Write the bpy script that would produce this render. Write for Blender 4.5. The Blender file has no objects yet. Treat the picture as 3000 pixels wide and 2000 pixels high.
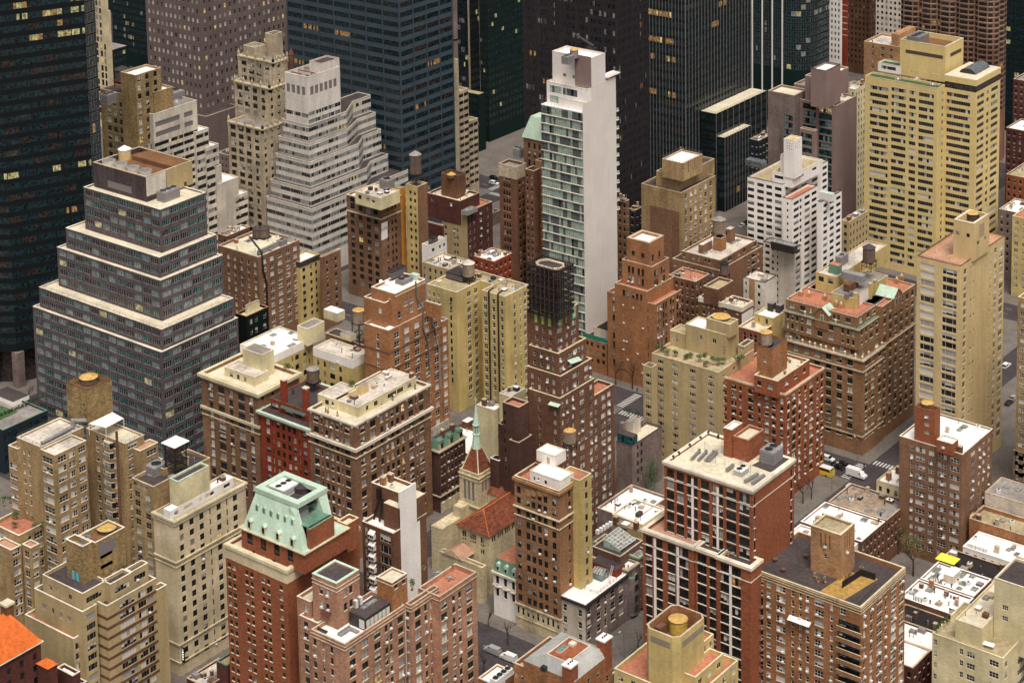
import bpy, math, random
import numpy as np
from mathutils import Matrix, Vector

# ------------------------------------------------------------------ camera, sky, sun, exposure
SC = bpy.context.scene
COL = SC.collection
F_PX, CY_PX, CAM_Z = 5932.37, -632.04, 330.0            # focal length and lens axis in pixels of a 3000 x 2000 frame
YAW, PITCH, ROLL = -0.665049, 0.139333, -0.0169876

def _cam_axes():
    s, c = math.sin, math.cos
    fw = np.array([s(YAW)*c(PITCH), c(YAW)*c(PITCH), -s(PITCH)])
    rt = np.array([c(YAW), -s(YAW), 0.0])
    up = np.cross(rt, fw)
    return np.array([rt*c(ROLL)+up*s(ROLL), -rt*s(ROLL)+up*c(ROLL), fw])
CAMM = _cam_axes()
cam = bpy.data.objects.new('camera', bpy.data.cameras.new('camera'))
COL.objects.link(cam)
_m = CAMM
cam.matrix_world = Matrix(((_m[0][0], _m[1][0], -_m[2][0], 0), (_m[0][1], _m[1][1], -_m[2][1], 0),
                           (_m[0][2], _m[1][2], -_m[2][2], CAM_Z), (0, 0, 0, 1)))
cam.data.sensor_width = 36.0
cam.data.lens = F_PX/3000*36
cam.data.shift_y = (CY_PX-1000)/3000
cam.data.clip_start, cam.data.clip_end = 1.0, 6000.0
SC.camera = cam

W = bpy.data.worlds.new('World'); SC.world = W; W.use_nodes = True
nt = W.node_tree; bg = nt.nodes['Background']
sky = nt.nodes.new('ShaderNodeTexSky'); sky.sky_type = 'NISHITA'; sky.sun_disc = False
SUN_EL, SUN_AZ = math.radians(64), math.radians(130)      # azimuth measured from +Y towards +X
sky.sun_elevation = SUN_EL; sky.sun_rotation = SUN_AZ
sky.air_density, sky.dust_density, sky.ozone_density = 1.0, 6.0, 1.0
hs = nt.nodes.new('ShaderNodeHueSaturation'); hs.inputs['Saturation'].default_value = 0.25   # overcast: nearly grey sky
nt.links.new(sky.outputs[0], hs.inputs['Color']); nt.links.new(hs.outputs[0], bg.inputs['Color'])
bg.inputs['Strength'].default_value = 0.085
sun = bpy.data.objects.new('sun', bpy.data.lights.new('sun', 'SUN')); COL.objects.link(sun)
sun.data.energy = 1.5; sun.data.angle = math.radians(24); sun.data.color = (1.0, 0.94, 0.85)
_sd = Vector((math.sin(SUN_AZ)*math.cos(SUN_EL), math.cos(SUN_AZ)*math.cos(SUN_EL), math.sin(SUN_EL)))
sun.rotation_euler = _sd.to_track_quat('Z', 'Y').to_euler()
SC.view_settings.view_transform = 'Standard'; SC.view_settings.look = 'None'
SC.view_settings.exposure = 0.62; SC.view_settings.gamma = 1.0
SC.render.engine = 'CYCLES'
SC.cycles.max_bounces = 5; SC.cycles.diffuse_bounces = 3; SC.cycles.glossy_bounces = 2; SC.cycles.transmission_bounces = 2
SC.cycles.use_denoising = True; SC.cycles.caustics_reflective = False; SC.cycles.caustics_refractive = False
SC.cycles.use_adaptive_sampling = True; SC.cycles.adaptive_threshold = 0.02

# ------------------------------------------------------------------ picture measurements -> metres
CROP = dict(A=(0, 0), B=(750, 0), C=(1500, 0), D=(2250, 0), E=(0, 667), F=(750, 667), G=(1500, 667), H=(2250, 667),
            I=(0, 1333), J=(750, 1333), K=(1500, 1333), L=(2250, 1333))
CROP = {k: (v[0], v[1], 2.3507) for k, v in CROP.items()}
CROP.update(P=(80, 840, 2.8516), Q=(2600, 1500, 3.92), R=(1880, 1240, 3.7333), T=(2640, 600, 5.2265), U=(850, 1060, 4.3548),
            W=(1560, 230, 4.75), X=(2500, 150, 3.824), Y=(840, 1620, 4.055), a=(540, 900, 3.92), b=(0, 1080, 3.266),
            c=(1240, 1120, 3.015), d=(640, 1360, 4.3545), e=(1440, 720, 3.015), f=(2260, 740, 3.92), h=(1940, 660, 4.6125),
            i=(760, 150, 3.135), s=(0, 0, 1.0))

def src(c, x, y=0.0):
    o = CROP[c]
    return o[0]+x/o[2], o[1]+y/o[2]
def ray(u, v):
    return CAMM.T @ np.array([(u-1500)/F_PX, -(v-CY_PX)/F_PX, 1.0])
def at(c, x, y, z):
    d = ray(*src(c, x, y)); t = (z-CAM_Z)/d[2]
    return float(d[0]*t), float(d[1]*t), float(z)
def on_y(c, x, y, Y):
    d = ray(*src(c, x, y)); t = Y/d[1]
    return float(d[0]*t), float(Y), float(CAM_Z+d[2]*t)
def on_x(c, x, y, X):
    d = ray(*src(c, x, y)); t = X/d[0]
    return float(X), float(d[1]*t), float(CAM_Z+d[2]*t)
def proj(p):
    q = CAMM @ np.array([p[0], p[1], p[2]-CAM_Z])
    return 1500+F_PX*q[0]/q[2], CY_PX-F_PX*q[1]/q[2], q[2]
def vscale(p):                                          # metres per source pixel, vertical
    return 1.0/(proj(p)[1]-proj((p[0], p[1], p[2]+1.0))[1])
def bis(fn, target, lo, hi):
    a = fn(lo) > target
    for _ in range(50):
        m = (lo+hi)/2
        if (fn(m) > target) == a: lo = m
        else: hi = m
    return m

# ------------------------------------------------------------------ materials
def hexlin(h, k=1.0):
    h = h.lstrip('#')
    return tuple(min(0.95, k*(((int(h[i:i+2], 16)/255+0.055)/1.055)**2.4)) for i in (0, 2, 4))
MATS = {}
def _new(name):
    m = bpy.data.materials.new(name); m.use_nodes = True
    b = m.node_tree.nodes['Principled BSDF']
    MATS[name] = m
    return m, m.node_tree, b
def mottled(name, rgb, big=0.25, streak=0.2, fine=0.25, rough=0.85, warm=(1.0, 1.0, 1.0), course=True, bump=0.0, spec=0.2):
    """matte masonry or roofing: base colour with large patches, rain streaks and fine grain"""
    m, t, b = _new(name); N, L = t.nodes.new, t.links.new
    g = N('ShaderNodeNewGeometry')
    def noise(scale, vec, detail=3):
        mp = N('ShaderNodeMapping'); mp.inputs['Scale'].default_value = vec; L(g.outputs['Position'], mp.inputs['Vector'])
        n = N('ShaderNodeTexNoise'); n.inputs['Scale'].default_value = scale; n.inputs['Detail'].default_value = detail
        L(mp.outputs[0], n.inputs['Vector']); return n.outputs['Fac']
    def rng(sock, lo, hi, a=0.3, c=0.7):
        r = N('ShaderNodeMapRange'); r.inputs['From Min'].default_value = a; r.inputs['From Max'].default_value = c
        r.inputs['To Min'].default_value = lo; r.inputs['To Max'].default_value = hi; L(sock, r.inputs['Value']); return r.outputs[0]
    def mul(a, c):
        q = N('ShaderNodeMath'); q.operation = 'MULTIPLY'; L(a, q.inputs[0]); L(c, q.inputs[1]); return q.outputs[0]
    v = rng(noise(0.11, (1, 1, 1)), 1-big, 1+big*0.6)
    if streak: v = mul(v, rng(noise(0.45, (1, 1, 0.10), 4), 1-streak*.8, 1+streak*0.3))
    f = noise(0.9, (1, 1, 2.2 if course else 1), 5)
    v = mul(v, rng(f, 1-fine*1.15, 1+fine*1.15))
    mx = N('ShaderNodeMix'); mx.data_type = 'RGBA'; mx.blend_type = 'MULTIPLY'; mx.inputs['Factor'].default_value = 1.0
    mx.inputs['A'].default_value = (*rgb, 1)
    cb = N('ShaderNodeCombineColor')
    for i in range(3): L(v, cb.inputs[i])
    L(cb.outputs[0], mx.inputs['B']); L(mx.outputs['Result'], b.inputs['Base Color'])
    b.inputs['Roughness'].default_value = rough; b.inputs['Specular IOR Level'].default_value = spec
    return m
def plain(name, rgb, rough=0.6, metal=0.0, emit=0.0, spec=0.4, base=1.0):
    m, t, b = _new(name)
    b.inputs['Base Color'].default_value = (*[c*base for c in rgb], 1); b.inputs['Roughness'].default_value = rough
    b.inputs['Metallic'].default_value = metal; b.inputs['Specular IOR Level'].default_value = spec
    if emit:                                           # a lamp-lit room: uneven brightness behind the glass
        b.inputs['Emission Color'].default_value = (*rgb, 1); N, L = t.nodes.new, t.links.new
        g = N('ShaderNodeNewGeometry'); n = N('ShaderNodeTexNoise'); n.inputs['Scale'].default_value = 1.1; n.inputs['Detail'].default_value = 2; L(g.outputs['Position'], n.inputs['Vector'])
        r = N('ShaderNodeMapRange'); r.inputs['From Min'].default_value = .35; r.inputs['From Max'].default_value = .68; r.inputs['To Min'].default_value = emit*.1; r.inputs['To Max'].default_value = emit*1.7
        L(n.outputs['Fac'], r.inputs['Value']); L(r.outputs[0], b.inputs['Emission Strength'])
    return m
def glassy(name, rgb, rough=0.12, vary=0.5, spec=0.5):
    """window glass: dark, glossy, uneven from pane to pane"""
    m, t, b = _new(name); N, L = t.nodes.new, t.links.new
    g = N('ShaderNodeNewGeometry'); n = N('ShaderNodeTexNoise'); n.inputs['Scale'].default_value = 0.9; n.inputs['Detail'].default_value = 1
    L(g.outputs['Position'], n.inputs['Vector'])
    r = N('ShaderNodeMapRange'); r.inputs['From Min'].default_value = 0.35; r.inputs['From Max'].default_value = 0.65
    r.inputs['To Min'].default_value = 1-vary; r.inputs['To Max'].default_value = 1+vary*1.6; L(n.outputs['Fac'], r.inputs['Value'])
    vm = N('ShaderNodeVectorMath'); vm.operation = 'SCALE'; vm.inputs[0].default_value = rgb; L(r.outputs[0], vm.inputs['Scale'])
    L(vm.outputs[0], b.inputs['Base Color'])
    b.inputs['Roughness'].default_value = rough; b.inputs['Specular IOR Level'].default_value = spec
    return m
WALL_K = 1.1
def wall(name, hx, **kw):
    return mottled(name, hexlin(hx, WALL_K), **kw)

# walls (what the masonry itself looks like)
for nm, hx, kw in (
    ('brick_brown', '7e5d47', {}), ('brick_umber', '6e4d3a', {}), ('brick_red', '853a26', dict(big=.15)), ('brick_orange', '996a48', {}),
    ('brick_salmon', 'a67c64', {}), ('brick_tan', 'a67e5a', {}), ('brick_dark', '533a32', {}), ('brick_rust', '8c5238', dict(big=.12, streak=.1)),
    ('brick_buff', '927a54', dict(fine=.4, streak=.3)), ('brick_ochre', 'a08660', dict(streak=.3)), ('brick_hotel', '8f6a4c', {}),
    ('brick_maroon', '59352f', {}), ('stone_cream', 'ccba98', dict(streak=.15, fine=.12)), ('stone_gray', '7d6c66', dict(streak=.3)),
    ('stone_tower', '6c5d58', dict(big=.12, streak=.15, fine=.15)), ('stone_gothic', 'b3a289', dict(streak=.3)), ('stone_white', 'd5c9ba', dict(fine=.1)),
    ('stucco_cream', 'c9b080', dict(fine=.08, streak=.15, big=.1)), ('stucco_tan', 'ad9870', dict(fine=.1, streak=.2, big=.1)),
    ('stucco_yellow', 'c2aa70', dict(fine=.1, streak=.2)), ('stucco_pale', 'd2c49c', dict(fine=.1, streak=.15)), ('paint_white', 'e6ded6', dict(fine=.06, big=.08, streak=.1)),
    ('paint_offwhite', 'cbbfae', dict(fine=.1, streak=.3)), ('panel_white', 'd4cac2', dict(fine=.04, big=.06, streak=.05)), ('zig_white', 'd0c6bc', dict(fine=.08, big=.1)),
    ('pyr_gray', '5a5052', dict(fine=.3, big=.12)), ('mech_gray', '4e4444', dict(streak=.5)), ('panel_taupe', '86706a', dict(fine=.08, big=.1, streak=.1)),
    ('tower_yellow', 'd0b87e', dict(fine=.06, big=.08, streak=.1)), ('orange_paint', 'c98a3a', dict(fine=.1)), ('metal_dark', '2a2526', dict(fine=.1)),
    ('black_green', '0d1714', dict(fine=.1)), ('limestone', 'c2b290', dict(fine=.2, streak=.3)), ('brownstone', '6a5046', dict(streak=.3)),
    ('mural_gray', '8a7a74', dict(big=.5, streak=.4)), ('brick_wavy', '87604f', {}), ('concrete', '8f867c', dict(streak=.3)),
    ('spandrel_navy', '1f2830', dict(fine=.1, big=.1, streak=0)), ('spandrel_blue', '3e4a52', dict(fine=.1, big=.12, streak=.05)), ('spandrel_purple', '302b2e', dict(fine=.12, big=.15, streak=.1)),
    ('spandrel_black', '0e1416', dict(fine=.1, big=.1, streak=0)), ('spandrel_green', '0b1f1c', dict(fine=.1, big=.1, streak=0)), ('trim_cream', 'cbbd9c', dict(fine=.1)),
    ('trim_white', 'd6cab6', dict(fine=.08)), ('trim_stone', 'b8a48c', dict(fine=.15)), ('trim_brown', '6e4c3c', {}), ('copper', 'b2c5b0', dict(fine=.08, big=.1, streak=.15)),
    ('copper_dark', '64826e', dict(fine=.15)), ('zinc', 'a9a7a2', dict(fine=.08, big=.1)), ('net_dark', '2a2320', dict(fine=.4)),
    ): wall(nm, hx, **kw)
# roofs
for nm, hx, kw in (
    ('roof_white', 'f2ebe4', dict(big=.12, streak=0, fine=.12)), ('roof_cream', 'd2c6ac', dict(big=.18, streak=0, fine=.15)), ('roof_gray', '8f8780', dict(big=.3, streak=0, fine=.2)),
    ('roof_dark', '4a4140', dict(big=.25, streak=0, fine=.2)), ('roof_black', '2e2829', dict(big=.2, streak=0, fine=.15)), ('roof_tan', 'a89878', dict(big=.25, streak=0, fine=.25)),
    ('roof_pink', 'b48a72', dict(big=.2, streak=0, fine=.15)), ('roof_terra', 'b0735a', dict(big=.15, streak=0, fine=.2)), ('roof_old', 'c8bcae', dict(big=.45, streak=0, fine=.25)),
    ('roof_brown', '7a5638', dict(big=.2, streak=0, fine=.2)), ('tile_orange', 'c8662e', dict(big=.15, streak=0, fine=.2)), ('tile_red', '7a4632', dict(big=.3, streak=0, fine=.4)),
    ('turf', '47603a', dict(big=.15, streak=0, fine=.3)), ('wood_tank', '6e5a4e', dict(streak=.4)), ('wood_pale', 'a08a76', dict(streak=.4)), ('tank_lid', 'c09a5a', dict(big=.12, streak=0)),
    ('lid_gray', '8f8880', dict(big=.15, streak=0)), ('paint_yellow', 'c8a648', dict(big=.1)), ('asphalt', '453f40', dict(big=.25, streak=0, fine=.2)), ('pavement', '6e665f', dict(big=.2, streak=0, fine=.15)),
    ('soil', '4a3a2c', dict(big=.3, streak=0)), ('teal_paint', '3fa8a8', {}), ('hvac_gray', '8d8886', dict(fine=.1, big=.1)), ('hvac_dark', '443e3e', dict(fine=.1)),
    ): mottled(nm, hexlin(hx, 1.0), **kw)
# glass, blinds, frames, lamps
glassy('glass', (0.016, 0.017, 0.018)); glassy('glass_teal', (0.012, 0.06, 0.056), vary=.7); glassy('glass_navy', (0.010, 0.022, 0.026)); glassy('glass_brown', (0.03, 0.022, 0.02))
glassy('glass_mint', (0.36, 0.45, 0.37), vary=.15, rough=.2); glassy('glass_slate', (0.10, 0.11, 0.115), vary=.2, rough=.2); glassy('glass_pale', (0.2, 0.205, 0.185), vary=.35, rough=.25); glassy('glass_aqua', (0.15, 0.2, 0.19), vary=.3, rough=.25)
plain('blind', (0.62, 0.58, 0.52), .7); plain('blind_gray', (0.33, 0.31, 0.29), .7); plain('curtain', (0.42, 0.33, 0.24), .8)
plain('lit', (1.0, 0.7, 0.26), .6, emit=.4, base=.12); plain('lit_dim', (1.0, 0.55, 0.2), .6, emit=.16, base=.1); plain('lit_pale', (1.0, 0.9, 0.42), .6, emit=.2, base=.12)
plain('fr_white', (0.72, 0.68, 0.62), .5); plain('fr_dark', (0.03, 0.026, 0.025), .4); plain('fr_brown', (0.09, 0.06, 0.045), .5); plain('fr_green', (0.06, 0.10, 0.08), .5)
plain('fr_gray', (0.30, 0.28, 0.27), .4); plain('fr_pale', (0.46, 0.43, 0.40), .5); plain('ac_white', (0.74, 0.72, 0.68), .5); plain('louver', (0.20, 0.17, 0.165), .6)
plain('steel', (0.32, 0.31, 0.3), .4, .6); plain('black', (0.015, 0.014, 0.014), .5); plain('rail', (0.12, 0.11, 0.10), .5)
plain('red_paint', hexlin('9a3a24'), .6); plain('yellow_cloth', (0.80, 0.66, 0.06), .7); plain('cyan_paint', (0.10, 0.52, 0.62), .5)
def M(n): return MATS[n]

# ------------------------------------------------------------------ meshes
class MB:
    """collects faces with material names and links them as ONE mesh object"""
    def __init__(s): s.v, s.f, s.m, s.names = [], [], [], []
    def mi(s, n):
        if n not in s.names: s.names.append(n)
        return s.names.index(n)
    def quad(s, a, b, c, d, mat):
        i = len(s.v); s.v += [a, b, c, d]; s.f.append((i, i+1, i+2, i+3)); s.m.append(s.mi(mat))
    def poly(s, pts, mat):
        i = len(s.v); s.v += list(pts); s.f.append(tuple(range(i, i+len(pts)))); s.m.append(s.mi(mat))
    def box(s, x0, x1, y0, y1, z0, z1, mat, top=None, bottom=True):
        if x1 < x0: x0, x1 = x1, x0
        if y1 < y0: y0, y1 = y1, y0
        i = len(s.v)
        s.v += [(x0, y0, z0), (x1, y0, z0), (x1, y1, z0), (x0, y1, z0), (x0, y0, z1), (x1, y0, z1), (x1, y1, z1), (x0, y1, z1)]
        k = s.mi(mat)
        fs = [(0, 1, 5, 4), (1, 2, 6, 5), (2, 3, 7, 6), (3, 0, 4, 7)]
        for q in fs: s.f.append(tuple(i+j for j in q)); s.m.append(k)
        s.f.append((i+4, i+5, i+6, i+7)); s.m.append(s.mi(top or mat))
        if bottom: s.f.append((i+3, i+2, i+1, i)); s.m.append(k)
    def prism(s, pts, z0, z1, mat, top=None):
        n = len(pts)
        for j in range(n):
            a, b = pts[j], pts[(j+1) % n]
            s.quad((a[0], a[1], z0), (b[0], b[1], z0), (b[0], b[1], z1), (a[0], a[1], z1), mat)
        s.poly([(p[0], p[1], z1) for p in pts], top or mat)
        s.poly([(p[0], p[1], z0) for p in reversed(pts)], mat)
    def ring(s, x0, x1, y0, y1, z0, z1, t, mat):
        """a closed rectangular rim of thickness t inside the given outline"""
        o = [(x0, y0), (x1, y0), (x1, y1), (x0, y1)]; q = [(x0+t, y0+t), (x1-t, y0+t), (x1-t, y1-t), (x0+t, y1-t)]
        for j in range(4):
            a, b, c, d = o[j], o[(j+1) % 4], q[(j+1) % 4], q[j]
            s.quad((*a, z0), (*b, z0), (*b, z1), (*a, z1), mat)
            s.quad((*a, z1), (*b, z1), (*c, z1), (*d, z1), mat)
            s.quad((*c, z0), (*d, z0), (*d, z1), (*c, z1), mat)
            s.quad((*b, z0), (*a, z0), (*d, z0), (*c, z0), mat)
    def tube(s, p, q, r, mat, n=8, r2=None, cap=True):
        p, q = Vector(p), Vector(q); d = (q-p).normalized(); r2 = r if r2 is None else r2
        u = d.orthogonal().normalized(); w = d.cross(u)
        i = len(s.v); k = s.mi(mat)
        for c, rr in ((p, r), (q, r2)):
            for j in range(n):
                a = 2*math.pi*j/n; s.v.append(tuple(c+(u*math.cos(a)+w*math.sin(a))*rr))
        for j in range(n):
            s.f.append((i+j, i+(j+1) % n, i+n+(j+1) % n, i+n+j)); s.m.append(k)
        if cap:
            s.f.append(tuple(i+n+j for j in range(n))); s.m.append(k)
            s.f.append(tuple(i+n-1-j for j in range(n))); s.m.append(k)
    def cyl(s, x, y, z0, z1, r, mat, n=16, top=None, r2=None):
        r2 = r if r2 is None else r2; i = len(s.v); k = s.mi(mat)
        for z, rr in ((z0, r), (z1, r2)):
            for j in range(n):
                a = 2*math.pi*j/n; s.v.append((x+rr*math.cos(a), y+rr*math.sin(a), z))
        for j in range(n):
            s.f.append((i+j, i+(j+1) % n, i+n+(j+1) % n, i+n+j)); s.m.append(k)
        s.f.append(tuple(i+n+j for j in range(n))); s.m.append(s.mi(top or mat))
    def cone(s, x, y, z0, z1, r, mat, n=16):
        i = len(s.v); k = s.mi(mat)
        for j in range(n):
            a = 2*math.pi*j/n; s.v.append((x+r*math.cos(a), y+r*math.sin(a), z0))
        s.v.append((x, y, z1))
        for j in range(n): s.f.append((i+j, i+(j+1) % n, i+n)); s.m.append(k)
        s.f.append(tuple(i+n-1-j for j in range(n))); s.m.append(k)
    def add(s, other, T=None):
        i = len(s.v)
        s.v += [tuple(T @ Vector(p)) for p in other.v] if T is not None else other.v
        mp = [s.mi(n) for n in other.names]
        s.f += [tuple(i+j for j in q) for q in other.f]; s.m += [mp[j] for j in other.m]
    def mesh(s, name):
        me = bpy.data.meshes.new(name); me.from_pydata(s.v, [], s.f)
        for n in s.names: me.materials.append(M(n))
        me.polygons.foreach_set('material_index', s.m); me.update()
        return me
    def obj(s, name, parent=None, loc=(0, 0, 0), rel=None, smooth=False):
        """rel: subtract this point, so that world coordinates become the parent's"""
        if rel is not None: s.v = [(p[0]-rel[0], p[1]-rel[1], p[2]-rel[2]) for p in s.v]
        o = bpy.data.objects.new(name, s.mesh(name)); COL.objects.link(o); o.location = loc
        if parent is not None: o.parent = parent
        if smooth:
            for p in o.data.polygons: p.use_smooth = True
        return o
def empty(name, loc, label=None, cat=None, group=None):
    o = bpy.data.objects.new(name, None); COL.objects.link(o); o.location = loc; o.empty_display_size = 0.5
    if label: tag(o, label, cat, group)
    return o
def tag(o, label, cat, group=None):
    o['label'] = label; o['category'] = cat
    if group: o['group'] = group
    return o
def structure(o): o['kind'] = 'structure'; return o
def put(me, name, parent, loc, rz=0.0):
    o = bpy.data.objects.new(name, me); COL.objects.link(o); o.location = loc
    if rz: o.rotation_euler = (0, 0, rz)
    if parent is not None: o.parent = parent
    return o

# ------------------------------------------------------------------ windows
DEP = 0.2
MIX = {   # how panes look: shares of dark glass, half-drawn blind, full blind, grey blind, curtain ...
    'home': (('glass', 50), ('half', 22), ('blind', 13), ('gray', 12), ('curtain', 3)),
    'bright': (('glass', 42), ('half', 27), ('blind', 16), ('gray', 15)),
    'dark': (('glass', 80), ('half', 10), ('gray', 10)),
    'office': (('glass', 65), ('gray', 27), ('half', 8)),
    'teal': (('glass_teal', 36), ('glass', 34), ('glass_aqua', 30)),
    'navy': (('glass_navy', 84), ('glass_brown', 12), ('glass', 4)),
    'green': (('glass_navy', 93), ('glass_pale', 4), ('glass', 3)),
    'purple': (('glass', 64), ('glass_brown', 32), ('glass_pale', 4)),
    'pale': (('glass_pale', 52), ('gray', 14), ('glass', 34)),
    'ytower': (('glass', 55), ('glass_brown', 20), ('blind', 14), ('gray', 11)),
    'mint': (('glass_mint', 62), ('glass_slate', 24), ('glass', 14)),
    'stone': (('blind', 25), ('gray', 30), ('glass', 45)),
    'louver': (('louver', 100),),
    'lit_floor': (('lit_pale', 50), ('glass_navy', 32), ('lit_dim', 18)),
}
LIT = dict(home=.004, bright=.003, dark=.003, teal=.03, navy=.022, green=.022, purple=.022, stone=.07, pale=.05)   # share of windows with lamps on
LITM = dict(teal='lit_pale', navy='lit_dim', purple='lit_dim', green='lit_pale', pale='lit_pale')
NVAR = 14
WCACHE = {}
def window_mesh(kind, w, h, frame, sill, mix, var):
    key = (kind, round(w, 2), round(h, 2), frame, sill, mix, var)
    if key in WCACHE: return WCACHE[key]
    rnd = random.Random(repr(key)); b = MB()
    cols, rails, arch = [0, 1], [0, 1], False
    if kind == 'dh': rails = [0, .5, 1]
    elif kind == 'dh2': cols, rails = [0, .5, 1], [0, .5, 1]
    elif kind == 'dh3': cols, rails = [0, 1/3, 2/3, 1], [0, .5, 1]
    elif kind == 'pic': cols = [0, .26, .74, 1]
    elif kind == 'pair': cols = [0, .5, 1]
    elif kind == 'rib': n = max(2, round(w/1.05)); cols = [i/n for i in range(n+1)]
    elif kind == 'rib2': n = max(2, round(w/1.05)); cols = [i/n for i in range(n+1)]; rails = [0, .4, 1]
    elif kind == 'grid': n = max(2, round(w/1.1)); cols = [i/n for i in range(n+1)]; rails = [0, .25, .8, 1]
    elif kind == 'arc4': cols = [0, .25, .5, .75, 1]; arch = True
    elif kind == 'arch': arch = True; rails = [0, .55, 1]
    elif kind == 'lou': pass
    fr = frame; ft = 0.07 if kind in ('rib', 'grid', 'curt') else 0.10
    def pick():
        tot = sum(k for _, k in MIX[mix]); r = rnd.random()*tot
        for n, k in MIX[mix]:
            r -= k
            if r <= 0: return n
        return MIX[mix][0][0]
    whole = pick() if var < 900 else LITM.get(mix, 'lit'); y = DEP; yf = DEP-0.06
    def G(x0, x1, z0, z1, mt): b.quad((x0, y, z0), (x1, y, z0), (x1, y, z1), (x0, y, z1), mt)
    def Fq(x0, x1, z0, z1): b.quad((x0, yf, z0), (x1, yf, z0), (x1, yf, z1), (x0, yf, z1), fr)
    X = lambda t: -w/2+w*t
    Z = lambda t: -h/2+h*t
    many = len(cols) > 3 and kind not in ('pic', 'arc4')
    for i in range(len(cols)-1):
        st = rnd.choice((whole, whole, 'lit_dim', 'glass', 'glass_brown')) if (many and var >= 900) else (whole if (not many or (rnd.random() < .65 and mix[:3] != 'lit')) else pick())
        x0, x1 = X(cols[i]), X(cols[i+1])
        if st == 'half':
            k = rnd.choice((.4, .55, .7)); G(x0, x1, Z(0), Z(1-k), 'glass'); G(x0, x1, Z(1-k), Z(1), rnd.choice(('blind', 'blind_gray', 'blind')))
        elif st == 'gray': G(x0, x1, Z(0), Z(1), 'blind_gray')
        else: G(x0, x1, Z(0), Z(1), st)
    # sash bars in front of the glass
    e = ft
    for c in cols:
        a, d = X(c)-e/2, X(c)+e/2
        a, d = max(a, -w/2), min(d, w/2)
        if c == 0: d = -w/2+e
        if c == 1: a = w/2-e
        Fq(a, d, -h/2, h/2)
    for r in rails:
        a, d = Z(r)-e/2, Z(r)+e/2
        if r == 0: a, d = -h/2, -h/2+e
        if r == 1: a, d = h/2-e, h/2
        yf -= 0.003; Fq(-w/2, w/2, a, d); yf += 0.003
    if arch:
        for i in range(len(cols)-1):
            x0, x1 = X(cols[i]), X(cols[i+1]); k = (x1-x0)*.32
            for sx, xe in ((1, x0), (-1, x1)):
                b.poly([(xe, yf-.01, h/2), (xe, yf-.01, h/2-k*1.2), (xe+sx*k*.35, yf-.01, h/2-k*.45), (xe+sx*k*1.1, yf-.01, h/2)][::1 if sx > 0 else -1][::-1], fr)
    if sill:
        b.box(-w/2-.08, w/2+.08, -.10, DEP-.02, -h/2-.16, -h/2+.02, sill, bottom=True)
    me = b.mesh('window'); WCACHE[key] = (b, me)
    return WCACHE[key]
_ac = MB(); _ac.box(-.36, .36, -.42, .12, -.22, .22, 'ac_white'); AC_B = _ac; AC_ME = _ac.mesh('air_conditioner')
ZB = {'S': 0.0, 'E': math.pi/2}

class Z:
    """rows of openings on one face; lengths in pixels of the crop the block was measured in (unless m=True: metres)"""
    def __init__(s, cols, sp, d0, h, kind='dh', n=None, m=False, frame=None, sill=None, mix=None, ac=None, skip=0.0, zmin=3.0):
        s.__dict__.update(locals())

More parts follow.
